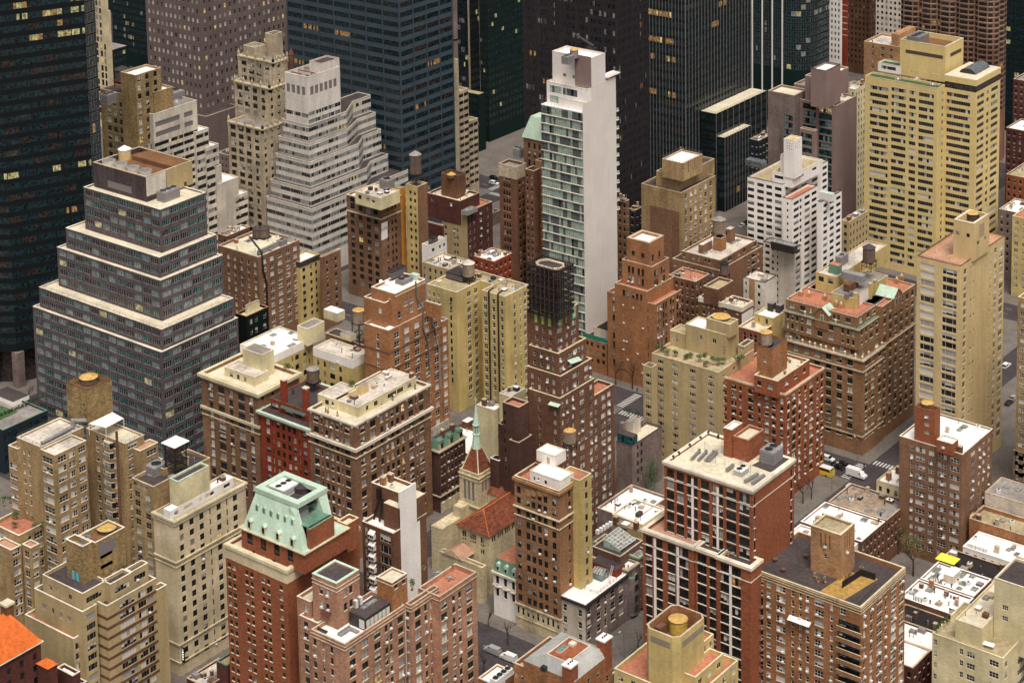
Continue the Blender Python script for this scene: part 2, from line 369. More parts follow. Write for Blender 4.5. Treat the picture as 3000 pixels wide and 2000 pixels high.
class Bld:
    def __init__(s, name, label, cat='building', group=None, frame='fr_white', sill=None, mix='home', ac=0.0, zvis=0.0, seed=None, x=None):
        s.name, s.label, s.cat, s.group = name, label, cat, group
        s.frame, s.sill, s.mix, s.ac, s.zvis = frame, sill, mix, ac, zvis
        s.rnd = random.Random(label); s.parts, s.wins, s.blocks = [], [], []
    # --- geometry of a block -----------------------------------------------------------------
    def block(s, c, nc, lx=None, rx=None, z=None, y0=None, x1=None, z0=0.0, dx=None, dy=None, **kw):
        if z is not None: X1, Y0, Zt = at(c, nc[0], nc[1], z)
        elif y0 is not None: X1, Y0, Zt = on_y(c, nc[0], nc[1], y0)
        else: X1, Y0, Zt = on_x(c, nc[0], nc[1], x1)
        if lx is not None: X0 = bis(lambda t: proj((t, Y0, Zt))[0], src(c, lx)[0], X1-260, X1)
        else: X0 = X1-(dx or 20)
        if rx is not None: Y1 = bis(lambda t: proj((X1, t, Zt))[0], src(c, rx)[0], Y0, Y0+320)
        else: Y1 = Y0+(dy or 20)
        if dx and lx is not None: X0 = min(X0, X1-dx)
        if dy and rx is not None: Y1 = max(Y1, Y0+dy)
        return s.box(X0, X1, Y0, Y1, z0, Zt, crop=c, **kw)
    def box(s, x0, x1, y0, y1, z0, z1, crop=None, wall='brick_brown', S=(), E=(), roof='roof_gray', par=0.9, cop='trim_stone', cop_w=0.35, bands=(), part='wall', roofname='roof', depth=DEP, copz=0.14, wallE=None):
        blk = type('Blk', (), dict(x0=x0, x1=x1, y0=y0, y1=y1, z0=z0, z1=z1, roofz=z1-par))()
        s.blocks.append(blk)
        px = CROP[crop][2] if crop else 1.0
        mpp = vscale((x1, y0, z1))/px
        b = MB()
        wS, wE = x1-x0, y1-y0
        if isinstance(S, Z): S = (S,)
        if isinstance(E, Z): E = (E,)
        for face, zones, wid in (('S', S, wS), ('E', E, wE)):
            rows = []; wm = wallE if (face == 'E' and wallE) else wall
            for zn in zones or ():
                k = 1.0 if zn.m else mpp
                sp, d0, hh = zn.sp*k, zn.d0*k, zn.h*k
                if isinstance(zn.cols, tuple) and zn.cols[0] == 'e':
                    n, fr = zn.cols[1], zn.cols[2]; m0, m1 = (zn.cols[3], zn.cols[4]) if len(zn.cols) > 3 else (0, 0)
                    cw = (1-m0-m1)*wid/n; cs = [(m0*wid+cw*(i+.5), cw*fr) for i in range(n)]
                elif zn.m: cs = [(c_[0], c_[1]) + tuple(c_[2:]) for c_ in zn.cols]
                else:
                    cs = []
                    v = proj((x1, y0, z1-d0))[1]
                    for c_ in zn.cols:
                        e_ = []
                        for dxp in (-.5, .5):
                            u = src(crop, c_[0]+dxp*c_[1])[0]
                            d = ray(u, v)
                            e_.append(d[0]*(y0/d[1])-x0 if face == 'S' else d[1]*(x1/d[0])-y0)
                        cs.append(((e_[0]+e_[1])/2, e_[1]-e_[0]) + tuple(c_[2:]))
                i = 0
                while zn.n is None or i < zn.n:
                    zc = z1-d0-sp*i
                    if zc-hh/2 < max(z0+0.15, zn.zmin if z0 < zn.zmin else z0+.15): break
                    ok = []
                    for c_ in cs:
                        if c_[0]-c_[1]/2 < .12 or c_[0]+c_[1]/2 > wid-.12: continue
                        if zn.skip and s.rnd.random() < zn.skip: continue
                        ok.append(c_)
                    rows.append((zc, hh, ok, zn)); i += 1
            rows.sort(key=lambda r: r[0])
            def P(u, z, d=0.0):
                return (x0+u, y0+d, z) if face == 'S' else (x1-d, y0+u, z)
            def wq(u0, u1, za, zb):
                if u1-u0 > 1e-4 and zb-za > 1e-4: b.quad(P(u0, za), P(u1, za), P(u1, zb), P(u0, zb), wm)
            zc0 = z0; merged = []
            for r in rows:                                  # rows of one band may share a height
                lo, hi = r[0]-r[1]/2, r[0]+r[1]/2
                items = [(c_[0]-c_[1]/2, c_[0]+c_[1]/2, lo, hi, r[3], c_) for c_ in r[2]]
                if merged and lo < merged[-1][1]-1e-3:
                    merged[-1][0] = min(merged[-1][0], lo); merged[-1][1] = max(merged[-1][1], hi); merged[-1][2] += items
                else: merged.append([lo, hi, items])
            for lo, hi, items in merged:
                wq(0, wid, zc0, lo); items.sort(key=lambda t: t[0]); u = 0.0
                for (a, e_, l2, h2, zn, c_) in items:
                    if a < u: continue
                    wq(u, a, lo, hi); wq(a, e_, lo, l2); wq(a, e_, h2, hi)
                    q = [P(a, l2), P(e_, l2), P(e_, h2), P(a, h2)]; qi = [P(a, l2, depth), P(e_, l2, depth), P(e_, h2, depth), P(a, h2, depth)]
                    for j in range(4): b.quad(q[j], q[(j+1) % 4], qi[(j+1) % 4], qi[j], wm)
                    kind = c_[2] if len(c_) > 2 else zn.kind
                    s.wins.append((P((a+e_)/2, (l2+h2)/2), face, e_-a, h2-l2, kind, zn.frame or s.frame, s.sill if zn.sill is None else (zn.sill or None), zn.mix or s.mix, s.ac if zn.ac is None else zn.ac))
                    u = e_
                wq(u, wid, lo, hi); zc0 = hi
            wq(0, wid, zc0, z1)
        # back walls and roof
        b.quad((x1, y1, z0), (x0, y1, z0), (x0, y1, z1), (x1, y1, z1), wall)
        b.quad((x0, y1, z0), (x0, y0, z0), (x0, y0, z1), (x0, y1, z1), wall)
        t = min(cop_w, (x1-x0)/4, (y1-y0)/4)
        if par > 0:
            q = [(x0+t, y0+t), (x1-t, y0+t), (x1-t, y1-t), (x0+t, y1-t)]
            for j in range(4):
                a, d = q[j], q[(j+1) % 4]
                b.quad((*d, z1-par), (*a, z1-par), (*a, z1), (*d, z1), wall)
        else: t = 0.0
        s.parts.append((part, b))
        r = MB(); r.quad((x0+t, y0+t, z1-par), (x1-t, y0+t, z1-par), (x1-t, y1-t, z1-par), (x0+t, y1-t, z1-par), roof)
        s.parts.append((roofname, r))
        if par > 0 and cop:
            k = MB(); k.ring(x0-.06, x1+.06, y0-.06, y1+.06, z1, z1+copz, t+.1, cop); s.parts.append(('coping', k))
        for bd in bands:                                    # (distance below the top, height, projection, material), crop pixels / metres
            dz, hh, pr, mt = bd[:4]; k = 1.0 if len(bd) > 4 else mpp
            q = MB(); q.ring(x0-pr, x1+pr, y0-pr, y1+pr, z1-(dz+hh)*k, z1-dz*k, pr+.05, mt); s.parts.append(('cornice' if pr > .35 else 'band_course', q))
        return blk
    def facet(s, p0, p1, z0, z1, wall, n=0, fh=3.8, d0=2.0, h=2.0, frac=.9, kind='rib', mix=None, frame=None, part='wall', zmin=6.0, pick=None, back=True, lip=0.0):
        """a flat curtain-wall face from p0 to p1 (left to right seen from outside), glazing set flush on it"""
        b = MB(); b.quad((*p0, z0), (*p1, z0), (*p1, z1), (*p0, z1), wall); s.parts.append((part, b))
        L = math.hypot(p1[0]-p0[0], p1[1]-p0[1]); ux, uy = (p1[0]-p0[0])/L, (p1[1]-p0[1])/L; nx, ny = uy, -ux
        ang = math.atan2(uy, ux); o = DEP+.01
        if not n: return
        i = 0
        while True:
            z = z1-d0-fh*i
            if z-h/2 < max(z0+.1, zmin): break
            for k in range(n):
                u = L*(k+.5)/n
                s.wins.append(((p0[0]+ux*u+nx*o, p0[1]+uy*u+ny*o, z), ang, L/n*frac, h, kind, frame or s.frame, None, (pick(i, k) if pick else None) or mix or s.mix, 0))
            if lip:
                q = MB(); a, d = (p0[0]+nx*lip, p0[1]+ny*lip), (p1[0]+nx*lip, p1[1]+ny*lip); zb, zt = z-h/2-.35, z-h/2-.05
                q.quad((*a, zb), (*d, zb), (*d, zt), (*a, zt), 'trim_white'); q.quad((*a, zt), (*d, zt), (*p1, zt), (*p0, zt), 'trim_white'); s.parts.append(('floor_slab', q))
            i += 1
    def polytop(s, pts, z, mat, part='roof'):
        b = MB(); b.poly([(p[0], p[1], z) for p in pts], mat); s.parts.append((part, b))
    def mb(s, part):
        b = MB(); s.parts.append((part, b)); return b
    def var(s, mix): return 900+s.rnd.randrange(3) if s.rnd.random() < LIT.get(mix, 0) else s.rnd.randrange(NVAR)
    # --- finish ------------------------------------------------------------------------------
    def done(s):
        k = s.blocks[0] if s.blocks else None
        if k: base = ((k.x0+k.x1)/2, (k.y0+k.y1)/2, 0.0)
        else:
            v = [p for _, b in s.parts for p in b.v[:40]]; base = (sum(p[0] for p in v)/len(v), sum(p[1] for p in v)/len(v), 0.0)
        s.base = base
        root = s.root = empty(s.name, base, s.label, s.cat, s.group)
        for n, b in s.parts:
            if b.f: b.obj(n, root, rel=base)
        vis, rest = [], []
        for w in s.wins:
            u, v, d = proj(w[0])
            (vis if (-5 < u < 3005 and -5 < v < 2005 and w[0][2] > s.zvis) else rest).append((d, w))
        vis.sort(key=lambda t: t[0]); rest += vis[300:]; vis = vis[:300]
        for d, w in vis:
            p, face, ww, hh, kind, fr, sill, mix, ac = w
            _, me = window_mesh(kind, ww, hh, fr, sill, mix, s.var(mix))
            o = put(me, 'window', root, (p[0]-base[0], p[1]-base[1], p[2]-base[2]), ZB.get(face, face))
            if ac and s.rnd.random() < ac:
                put(AC_ME, 'air_conditioner', o, (s.rnd.choice((0, 0, ww*.22, -ww*.22)), 0, -hh/2+.24))
        if rest:
            st = MB()
            for d, w in rest:
                p, face, ww, hh, kind, fr, sill, mix, ac = w
                mb_, _ = window_mesh(kind, ww, hh, fr, sill, mix, s.var(mix))
                T = Matrix.Translation((p[0]-base[0], p[1]-base[1], p[2]-base[2]))
                T = T @ Matrix.Rotation(ZB.get(face, face), 4, 'Z'); st.add(mb_, T)
                if ac and s.rnd.random() < ac:
                    st.add(AC_B, T @ Matrix.Translation((0, 0, -hh/2+.24)))
            o = st.obj('windows', root); o['kind'] = 'stuff'
        return root
CROP.update(j=(260, 0, 1.8667), k=(840, 0, 1.6), l=(2180, 0, 1.639), m=(1000, 480, 1.8667))
# ------------------------------------------------------------------ rooftop pieces
def vent(b, c, x, y, z, r=.18, h=1.1, mat='steel'):
    p = at(c, x, y, z); m = b.mb('vent_pipe'); m.cyl(p[0], p[1], z-.02, z+h, r, mat, 8); m.cyl(p[0], p[1], z+h, z+h+.25, r*1.7, mat, 8)
def rbox(b, c, nc, lx, rx, z0, h, mat, top=None, name='roof_hatch'):
    """a box standing on a roof at height z0; nc = its near TOP corner"""
    X1, Y0, Zt = at(c, nc[0], nc[1], z0+h)
    X0 = bis(lambda t: proj((t, Y0, Zt))[0], src(c, lx)[0], X1-120, X1); Y1 = bis(lambda t: proj((X1, t, Zt))[0], src(c, rx)[0], Y0, Y0+160)
    m = b.mb(name); m.box(X0, X1, Y0, Y1, z0-.05, Zt, mat, top or mat); return X0, X1, Y0, Y1, Zt
def hvac(b, c, nc, lx, rx, z0, h, mat='hvac_gray', fans=2, name='cooling_unit'):
    X0, X1, Y0, Y1, Zt = rbox(b, c, nc, lx, rx, z0, h, mat, name=name)
    m = b.parts[-1][1]; L = X1-X0 > Y1-Y0
    for i in range(fans):
        t = (i+.5)/fans; cx, cy = (X0+(X1-X0)*t, (Y0+Y1)/2) if L else ((X0+X1)/2, Y0+(Y1-Y0)*t)
        r = min(.38*min(X1-X0, Y1-Y0), .45*max(X1-X0, Y1-Y0)/fans)
        m.cyl(cx, cy, Zt, Zt+.3, r, mat, 14, top='black')
    for i in range(3):
        z = z0+h*(.25+.22*i); m.box(X0-.03, X1+.03, Y0-.03, Y0+.02, z, z+h*.1, 'louver'); m.box(X1-.02, X1+.03, Y0-.03, Y1+.03, z, z+h*.1, 'louver')
def railing(b, pts, z, h=1.0, mat='rail', step=1.6, name='railing'):
    m = b.mb(name)
    for (a, d) in zip(pts[:-1], pts[1:]):
        L = math.hypot(d[0]-a[0], d[1]-a[1]); n = max(1, int(L/step))
        for i in range(n+1):
            x, y = a[0]+(d[0]-a[0])*i/n, a[1]+(d[1]-a[1])*i/n; m.box(x-.03, x+.03, y-.03, y+.03, z, z+h, mat)
        for k in (.5, 1.0): m.tube((a[0], a[1], z+h*k), (d[0], d[1], z+h*k), .035, mat, 4)
def rail_round(b, blk, sides='SE', z=None, inset=.15, **kw):
    z = blk.z1 if z is None else z; i = inset
    c = [(blk.x0+i, blk.y1-i), (blk.x0+i, blk.y0+i), (blk.x1-i, blk.y0+i), (blk.x1-i, blk.y1-i)]
    if sides == 'SE': railing(b, c[1:], z, **kw)
    else: railing(b, c+[c[0]], z, **kw)
def clutter(b, blk, n=8, seed=1, avoid=()):
    """small vents, hatches, skylights and flues spread over a roof, each its own part"""
    r = random.Random(seed); z = blk.roofz
    for i in range(n):
        for _ in range(12):
            x = r.uniform(blk.x0+1, blk.x1-1); y = r.uniform(blk.y0+1, blk.y1-1)
            if not any(a[0]-.6 < x < a[1]+.6 and a[2]-.6 < y < a[3]+.6 for a in avoid): break
        else: continue
        k = r.random()
        if k < .4:
            m = b.mb('vent_pipe'); h = r.uniform(.6, 1.5); q = r.uniform(.1, .2); mt = r.choice(('steel', 'black', 'hvac_gray')); m.cyl(x, y, z-.02, z+h, q, mt, 8); m.cyl(x, y, z+h, z+h+.2, q*1.7, mt, 8)
        elif k < .6:
            m = b.mb('roof_hatch'); w, d, h = r.uniform(.5, 1.2), r.uniform(.5, 1.2), r.uniform(.5, 1.4); m.box(x-w, x+w, y-d, y+d, z-.02, z+h, r.choice(('hvac_gray', 'trim_stone', 'hvac_dark', 'brick_umber')), r.choice((None, 'roof_gray', 'roof_white')))
        elif k < .78:
            m = b.mb('skylight'); w, d = r.uniform(.6, 1.1), r.uniform(.9, 1.6); m.box(x-w, x+w, y-d, y+d, z-.02, z+.35, 'fr_gray', 'glass_pale')
        elif k < .9:
            m = b.mb('chimney'); w = r.uniform(.35, .7); h = r.uniform(1.2, 2.6); m.box(x-w, x+w, y-w, y+w, z-.02, z+h, r.choice(('brick_umber', 'brick_orange', 'trim_stone'))); m.box(x-w-.08, x+w+.08, y-w-.08, y+w+.08, z+h, z+h+.15, 'trim_stone')
        else:
            m = b.mb('condenser'); m.box(x-.6, x+.6, y-.5, y+.5, z-.02, z+1.1, 'ac_white'); m.cyl(x, y, z+1.1, z+1.18, .4, 'hvac_gray', 12, top='black')
def dish(b, c, x, y, z, r=.5):
    p = at(c, x, y, z); m = b.mb('satellite_dish'); m.tube((p[0], p[1], z), (p[0], p[1], z+.8), .05, 'steel', 6)
    m.tube((p[0], p[1], z+.8), (p[0]+.12, p[1]-.12, z+.95), .1, 'ac_white', 12, r2=r)
def awning(b, face, p0, p1, out, drop, mat):
    """sloping canvas from two points on a wall"""
    m = b.mb('awning'); d = (0, -out, -drop) if face == 'S' else (out, 0, -drop)
    q0 = tuple(p0[i]+d[i] for i in range(3)); q1 = tuple(p1[i]+d[i] for i in range(3))
    m.quad(p0, q0, q1, p1, mat); lo = lambda p: (p[0], p[1], p[2]-.08); m.quad(lo(p0), lo(p1), lo(q1), lo(q0), mat); m.quad(q0, lo(q0), lo(q1), q1, mat)
TANKS = 'rooftop water tanks'
def water_tank(label, c, x, y, z, r, h, leg=2.5, wood='wood_tank', lid='lid_gray', lidh=None, hoops=5, pos=None, stand='black', name='water_tank'):
    p = pos or at(c, x, y, z)
    o = empty(name, p, label, 'water tank', TANKS)
    if leg > 0:
        k = r*.8
        for sx in (-1, 1):
            for sy in (-1, 1):
                m = MB(); m.box(sx*k-.1, sx*k+.1, sy*k-.1, sy*k+.1, 0, leg, stand); m.obj('leg', o)
        m = MB()
        for z_ in (leg-.15, leg*.5):
            for s in (-1, 1): m.box(-k, k, s*k-.08, s*k+.08, z_-.12, z_+.05, stand); m.box(s*k-.08, s*k+.08, -k, k, z_-.11, z_+.06, stand)
        for s in (-1, 1): m.tube((-k, s*k, .1), (k, s*k, leg-.2), .05, stand, 5); m.tube((s*k, k, .1), (s*k, -k, leg-.2), .05, stand, 5)
        m.box(-r*.95, r*.95, -r*.95, r*.95, leg, leg+.18, stand); m.obj('stand', o)
    m = MB(); m.cyl(0, 0, leg+.18, leg+.18+h, r, wood, 22, r2=r*.95); tk = m.obj('tank', o)
    for i in range(hoops):
        z_ = leg+.18+h*(.08+.84*i/max(1, hoops-1)); m = MB(); rr = r*(1-.05*(z_-leg)/h)+.03; m.cyl(0, 0, z_, z_+.07, rr, 'rail', 22); m.obj('hoop', tk)
    m = MB(); m.cone(0, 0, leg+.18+h, leg+.18+h+(lidh or r*.55), r*1.06, lid, 22); m.obj('lid', o)
    m = MB(); m.tube((r*.2, -r*.2, .02), (r*.2, -r*.2, leg+.2), .14, 'steel', 8); m.obj('riser_pipe', o)
    return o

# ------------------------------------------------------------------ ground, streets, pavements
g = MB(); g.quad((-3500, -500, 0), (1500, -500, 0), (1500, 4500, 0), (-3500, 4500, 0), 'asphalt'); structure(g.obj('ground'))
AVES = [(240, 266), (402, 438), (571, 594), (728, 752), (890, 915), (1060, 1085)]
STRS = [(-222, -204), (-315, -297), (-408, -390), (-501, -483), (-594, -576), (-687, -669), (-780, -762), (-873, -855), (-129, -111)]
r_ = MB()
for a0, a1 in AVES: r_.quad((-1000, a0+4.5, .004), (-60, a0+4.5, .004), (-60, a1-4.5, .004), (-1000, a1-4.5, .004), 'asphalt')
structure(r_.obj('avenue'))
xs = sorted(STRS, key=lambda s: s[0]); ys = AVES
pv = None
for i in range(len(xs)-1):
    for j in range(len(ys)-1):
        p = MB(); x0, x1 = xs[i][1]-3.6, xs[i+1][0]+3.6; y0, y1 = ys[j][1]-4.5, ys[j+1][0]+4.5
        p.box(x0, x1, y0, y1, -.2, .13, 'pavement'); structure(p.obj('pavement'))
ln = MB()
def stripe(x0, x1, y0, y1, mat='line_white'): ln.quad((x0, y0, .012), (x1, y0, .012), (x1, y1, .012), (x0, y1, .012), mat)
plain('line_white', (.55, .53, .5), .8); plain('line_yellow', (.6, .42, .08), .8); plain('lane_red', (.36, .08, .06), .8)
for a0, a1 in AVES[1:4]:
    for s in STRS:
        for e in (s[0]-.2, s[1]-3.3):                      # crosswalk bars beside each crossing
            y = a0+5.4
            while y < a1-5.4: stripe(e, e+3.2, y, y+.55); y += 1.25
    for k in (1, 2):
        y = a0+4.5+(a1-a0-9)*k/3
        x = -700
        while x < -200:
            if not any(s[0]-6 < x < s[1]+6 for s in STRS): stripe(x, x+3, y-.07, y+.07)
            x += 9
for s in STRS:
    for a0, a1 in AVES[1:4]:
        for e in (a0+.2, a1-3.4):
            x = s[0]+4.2
            while x < s[1]-4.2: stripe(x, x+.55, e, e+3.0); x += 1.2
structure(ln.obj('road_markings'))
# ------------------------------------------------------------------ near row, left to right
# cream apartment house with stepped penthouses
b = Bld('apartment_house', 'cream brick apartment house stepping up to a boxy brown roof tower with cyan doors', frame='fr_gray', mix='home', ac=.05)
zt = 36.5
A1 = b.block('I', (568, 1080), 235, 665, z=zt, wall='stucco_tan', roof='roof_dark', cop='trim_white',
    S=Z([(313, 30), (370, 15), (425, 20), (480, 30)], 70, 95, 38, 'pair', n=1), E=Z([(627, 62)], 70, 57, 44, 'pic'))
E2 = [(755, 88), (880, 105), (985, 56), (1040, 42)]
A2 = b.block('I', (735, 1040), 665, 1075, z=zt, wall='stucco_tan', roof='roof_dark', cop='trim_white',
    E=Z(E2, 70, 52, 42, 'rib'), bands=[(78+70*i, 20, .03, 'trim_brown') for i in range(9)])
b.block('I', (505, 1265), 170, 590, z=zt-7.6, wall='stucco_tan', roof='roof_terra', cop='trim_white', E=Z([(550, 60)], 70, 60, 44, 'rib'))
b.block('I', (1082, 930), 1040, 1148, z=zt-3.3, wall='stucco_tan', roof='roof_dark', cop='trim_white', E=Z([(1110, 52)], 70, 62, 44, 'rib'))
A3 = b.block('I', (568, 955), 290, 735, z=zt+4.6, z0=zt-.9, wall='stucco_tan', roof='roof_dark', cop='trim_white', cop_w=.3,
    S=Z([(355, 18), (398, 14), (485, 22)], 70, 62, 34, 'pair', n=1), E=Z([(650, 108)], 70, 62, 40, 'rib', n=1))
A3b = b.block('I', (760, 890), 700, 905, z=zt+4.6, z0=zt-.9, wall='stucco_tan', roof='roof_dark', cop='trim_white', cop_w=.3, E=Z([(845, 105)], 70, 62, 40, 'rib', n=1))
A3c = b.block('I', (905, 805), 860, 1020, z=zt+4.6, z0=zt-.9, wall='stucco_tan', roof='roof_dark', cop='trim_white', cop_w=.3, E=Z([(965, 80)], 70, 60, 40, 'rib', n=1))
TW = b.block('I', (655, 605), 540, 860, z=zt+14.5, z0=zt+3.6, wall='brick_buff', roof='roof_brown', par=1.6, cop='trim_white')
TW2 = b.block('I', (568, 632), 450, 635, z=zt+14.5, z0=zt+3.6, wall='brick_buff', roof='roof_gray', par=1.6, cop='trim_white')
m = b.mb('louver_panel'); p = on_x('I', 680, 640, TW.x1); q = on_x('I', 790, 620, TW.x1); m.box(TW.x1, TW.x1+.06, p[1], q[1], zt+10, zt+13.4, 'louver')
for xx in (507, 535):
    p = on_y('I', xx, 850, TW2.y0); m = b.mb('door'); m.box(p[0]-.45, p[0]+.45, TW2.y0-.06, TW2.y0, zt+3.75, zt+6.2, 'cyan_paint')
p = at('I', 590, 592, zt+12.9); m = b.mb('exhaust_fan'); m.cyl(p[0], p[1], zt+12.9, zt+14.1, 1.6, 'hvac_gray', 18, top='steel'); m.cyl(p[0], p[1], zt+14.1, zt+14.2, .5, 'black', 10)
for wx in (0, 1):
    for dz in (6.2, 9.2):
        m = b.mb('vent_grille'); p = on_x('I', 690, 700, TW.x1); m.box(TW.x1, TW.x1+.05, p[1], p[1]+4.2, zt+dz, zt+dz+.9, 'trim_stone')
b.done()
water_tank('flat tan lidded tank inside the cream building\'s roof tower', 'I', 735, 520, zt+12.9, 2.6, .9, leg=0, wood='hvac_dark', lid='tank_lid', lidh=.35, hoops=2)

# tall limestone apartment house with balustrade
b = Bld('apartment_house', 'tall pale limestone apartment house with blank side wall and white penthouse roof', frame='fr_dark', mix='dark', ac=.06)
B2 = b.block('I', (1200, 452), 1055, 1690, x1=-408.2, wall='stone_cream', roof='roof_gray', cop='trim_cream',
    E=Z([(1250, 28), (1322, 30), (1392, 30), (1452, 9), (1513, 30), (1570, 9), (1627, 30)], 71, 68, 43, 'dh2'),
    bands=[(0, 14, .5, 'trim_cream'), (26, 8, .35, 'trim_cream'), (285, 10, .35, 'trim_cream'), (322, 5, .2, 'trim_cream'), (860, 10, .3, 'trim_cream'), (985, 8, .3, 'trim_cream')])
PH = b.block('I', (1170, 385), 1125, 1605, z=B2.z1+2.6, z0=B2.roofz, wall='paint_white', roof='roof_white', par=0, E=Z([(1215, 28), (1300, 60), (1385, 18), (1450, 60), (1570, 45)], 60, 32, 24, 'rib', n=1, frame='fr_dark'))
railing(b, [(B2.x1-.2, B2.y0+.3), (B2.x1-.2, B2.y1-.3)], B2.z1+.1, .7, 'trim_cream', .8, 'balustrade')
clutter(b, PH, 6, 3)
b.done()

# narrow tan building behind it
b = Bld('apartment_house', 'narrow tan brick block with rooftop machinery squeezed beside the pale limestone house', frame='fr_gray', mix='home', ac=.04)
B3 = b.block('I', (1057, 220), 905, x1=B2.x0-.3, dy=22, wall='brick_ochre', roof='roof_dark', S=[Z(('e', 4, .8, .06, .2), 64, 28, 26, 'pair', n=1, frame='fr_gray', mix='pale'), Z([(948, 34), (1017, 34)], 64, 95, 42, 'dh2')], cop='trim_stone')
b3p = b.block('I', (1225, 185), 1165, 1440, z=B3.z1+2.8, z0=B3.z1-8, wall='stucco_pale', roof='roof_dark', par=.4, cop='copper')
hvac(b, 'I', (1062, 95), 1000, 1150, B3.roofz, 2.6, 'hvac_gray', 1)
b.block('I', (1130, 100), 1060, 1300, z=B3.z1+1.0, z0=B3.z1-6, wall='brick_ochre', roof='roof_gray')
clutter(b, B3, 5, 5)
b.done()
# tank tower with a flat white roof on black legs
pz = at('I', 1215, 100, B3.z1)
o = empty('water_tower', pz, 'brown tank on tall black steel legs under a flat white canopy roof', 'water tank', TANKS)
for sx in (-1, 1):
    for sy in (-1, 1): m = MB(); m.box(sx*2.1-.13, sx*2.1+.13, sy*2.1-.13, sy*2.1+.13, 0, 8.4, 'black'); m.obj('leg', o)
m = MB(); m.cyl(0, 0, 3.6, 7.6, 1.7, 'wood_tank', 18); m.obj('tank', o)
m = MB(); m.box(-2.5, 2.5, -2.5, 2.5, 3.2, 3.5, 'black')
for z_ in (1.2, 5.2):
    for s_ in (-1, 1): m.tube((-2.1, s_*2.1, z_-1), (2.1, s_*2.1, z_+1), .07, 'black', 5); m.tube((s_*2.1, 2.1, z_-1), (s_*2.1, -2.1, z_+1), .07, 'black', 5); m.box(-2.1, 2.1, s_*2.1-.07, s_*2.1+.07, z_-.1, z_+.1, 'black'); m.box(s_*2.1-.07, s_*2.1+.07, -2.1, 2.1, z_-.09, z_+.11, 'black')
m.obj('platform', o)
m = MB(); m.box(-2.9, 2.9, -2.9, 2.9, 8.4, 8.6, 'roof_white'); m.obj('canopy', o)

# red brick building with green copper mansard
b = Bld('hotel_building', 'red brick hotel with pale green copper mansard roof and furnished roof terrace', frame='fr_green', sill='trim_cream', mix='dark')
zt = 55.0
Rr = b.block('d', (870, 1345), 85, 1790, z=zt-.3, wall='brick_rust', roof='roof_cream', cop='trim_cream', cop_w=.8, S=[Z([(140, 36), (205, 36), (360, 36), (422, 36), (573, 36), (638, 36), (797, 36)], 130, 135, 62, 'pair', n=1), Z([(150, 38), (212, 38), (368, 38), (432, 38), (577, 38), (642, 38), (802, 38)], 125, 262, 62, 'pair')],
    bands=[(0, 40, .35, 'trim_cream'), (48, 14, .15, 'trim_cream'), (62, 118, .04, 'stone_cream')])
M1 = b.block('d', (1095, 1135), 290, 1645, z=zt+4.6, z0=zt-1.2, wall='brick_rust', roof='copper', par=0, S=Z([(412, 70), (582, 70), (750, 70), (920, 70)], 150, 105, 150, 'grid', n=1, frame='fr_dark', sill=0), bands=[(0, 14, .5, 'trim_cream')])
TB = b.block('d', (1640, 770), 1515, 1790, z=zt+5.0, z0=zt-3, wall='brick_rust', roof='roof_cream', cop='trim_cream')
# mansard shell
mx0, mx1, my0, my1, mz0 = M1.x0+.3, M1.x1-1.0, M1.y0+.3, M1.y1-3.5, M1.z1
tX1, tY0, tZ = at('d', 1012, 500, zt+15.2)
tX0 = bis(lambda t: proj((t, tY0, tZ))[0], src('d', 478)[0], tX1-80, tX1); tY1 = bis(lambda t: proj((tX1, t, tZ))[0], src('d', 1375)[0], tY0, tY0+80)
m = b.mb('mansard_roof')
B_ = [(mx0, my0), (mx1, my0), (mx1, my1), (mx0, my1)]; T_ = [(tX0, tY0), (tX1, tY0), (tX1, tY1), (tX0, tY1)]
for j in range(4):
    a, d, e_, f_ = B_[j], B_[(j+1) % 4], T_[(j+1) % 4], T_[j]
    if j == 1: continue
    m.quad((*a, mz0), (*d, mz0), (*e_, tZ-1.2), (*f_, tZ-1.2), 'copper')
# east slope with its notch of machinery: two flanks and a lower brick wall
ey0, ey1 = my0+(my1-my0)*.2, my0+(my1-my0)*.86; zn = mz0+(tZ-mz0)*.52
def slope(y, z):
    t = (z-mz0)/(tZ-1.2-mz0); yy0 = my0+(tY0-my0)*t; yy1 = my1+(tY1-my1)*t
    return (mx1+(tX1-mx1)*t, min(max(y, yy0), yy1), z)
for ya, yb in ((my0-9, ey0), (ey1, my1+9)):
    m.quad(slope(ya, mz0), slope(yb, mz0), slope(yb, tZ-1.2), slope(ya, tZ-1.2), 'copper')
m.quad((tX1-2.5, ey0, zn), (tX1-2.5, ey1, zn), (tX1-2.5, ey1, tZ-1.2), (tX1-2.5, ey0, tZ-1.2), 'copper_dark')
m.quad((tX1-2.5, ey0, zn), (mx1+.2, ey0, zn), (mx1+.2, ey1, zn), (tX1-2.5, ey1, zn), 'copper_dark')
for yy in (ey0, ey1): m.poly([slope(yy, zn), slope(yy, tZ-1.2), (tX1-2.5, yy, tZ-1.2), (tX1-2.5, yy, zn)], 'copper')
m = b.mb('gable_wall'); m.box(mx1-.3, M1.x1-.1, ey0-.4, ey1+.4, mz0-.5, zn, 'brick_rust', 'copper_dark')
m = b.mb('roof_rim'); m.ring(tX0-.25, tX1+.25, tY0-.25, tY1+.25, tZ-1.25, tZ, 1.9, 'copper')
m = b.mb('roof_well'); m.quad((tX0, tY0, tZ-2.6), (tX1, tY0, tZ-2.6), (tX1, tY1, tZ-2.6), (tX0, tY1, tZ-2.6), 'roof_dark')
hvac(b, 'd', (830, 340), 640, 1020, tZ-2.6, 2.2, 'ac_white', 3)
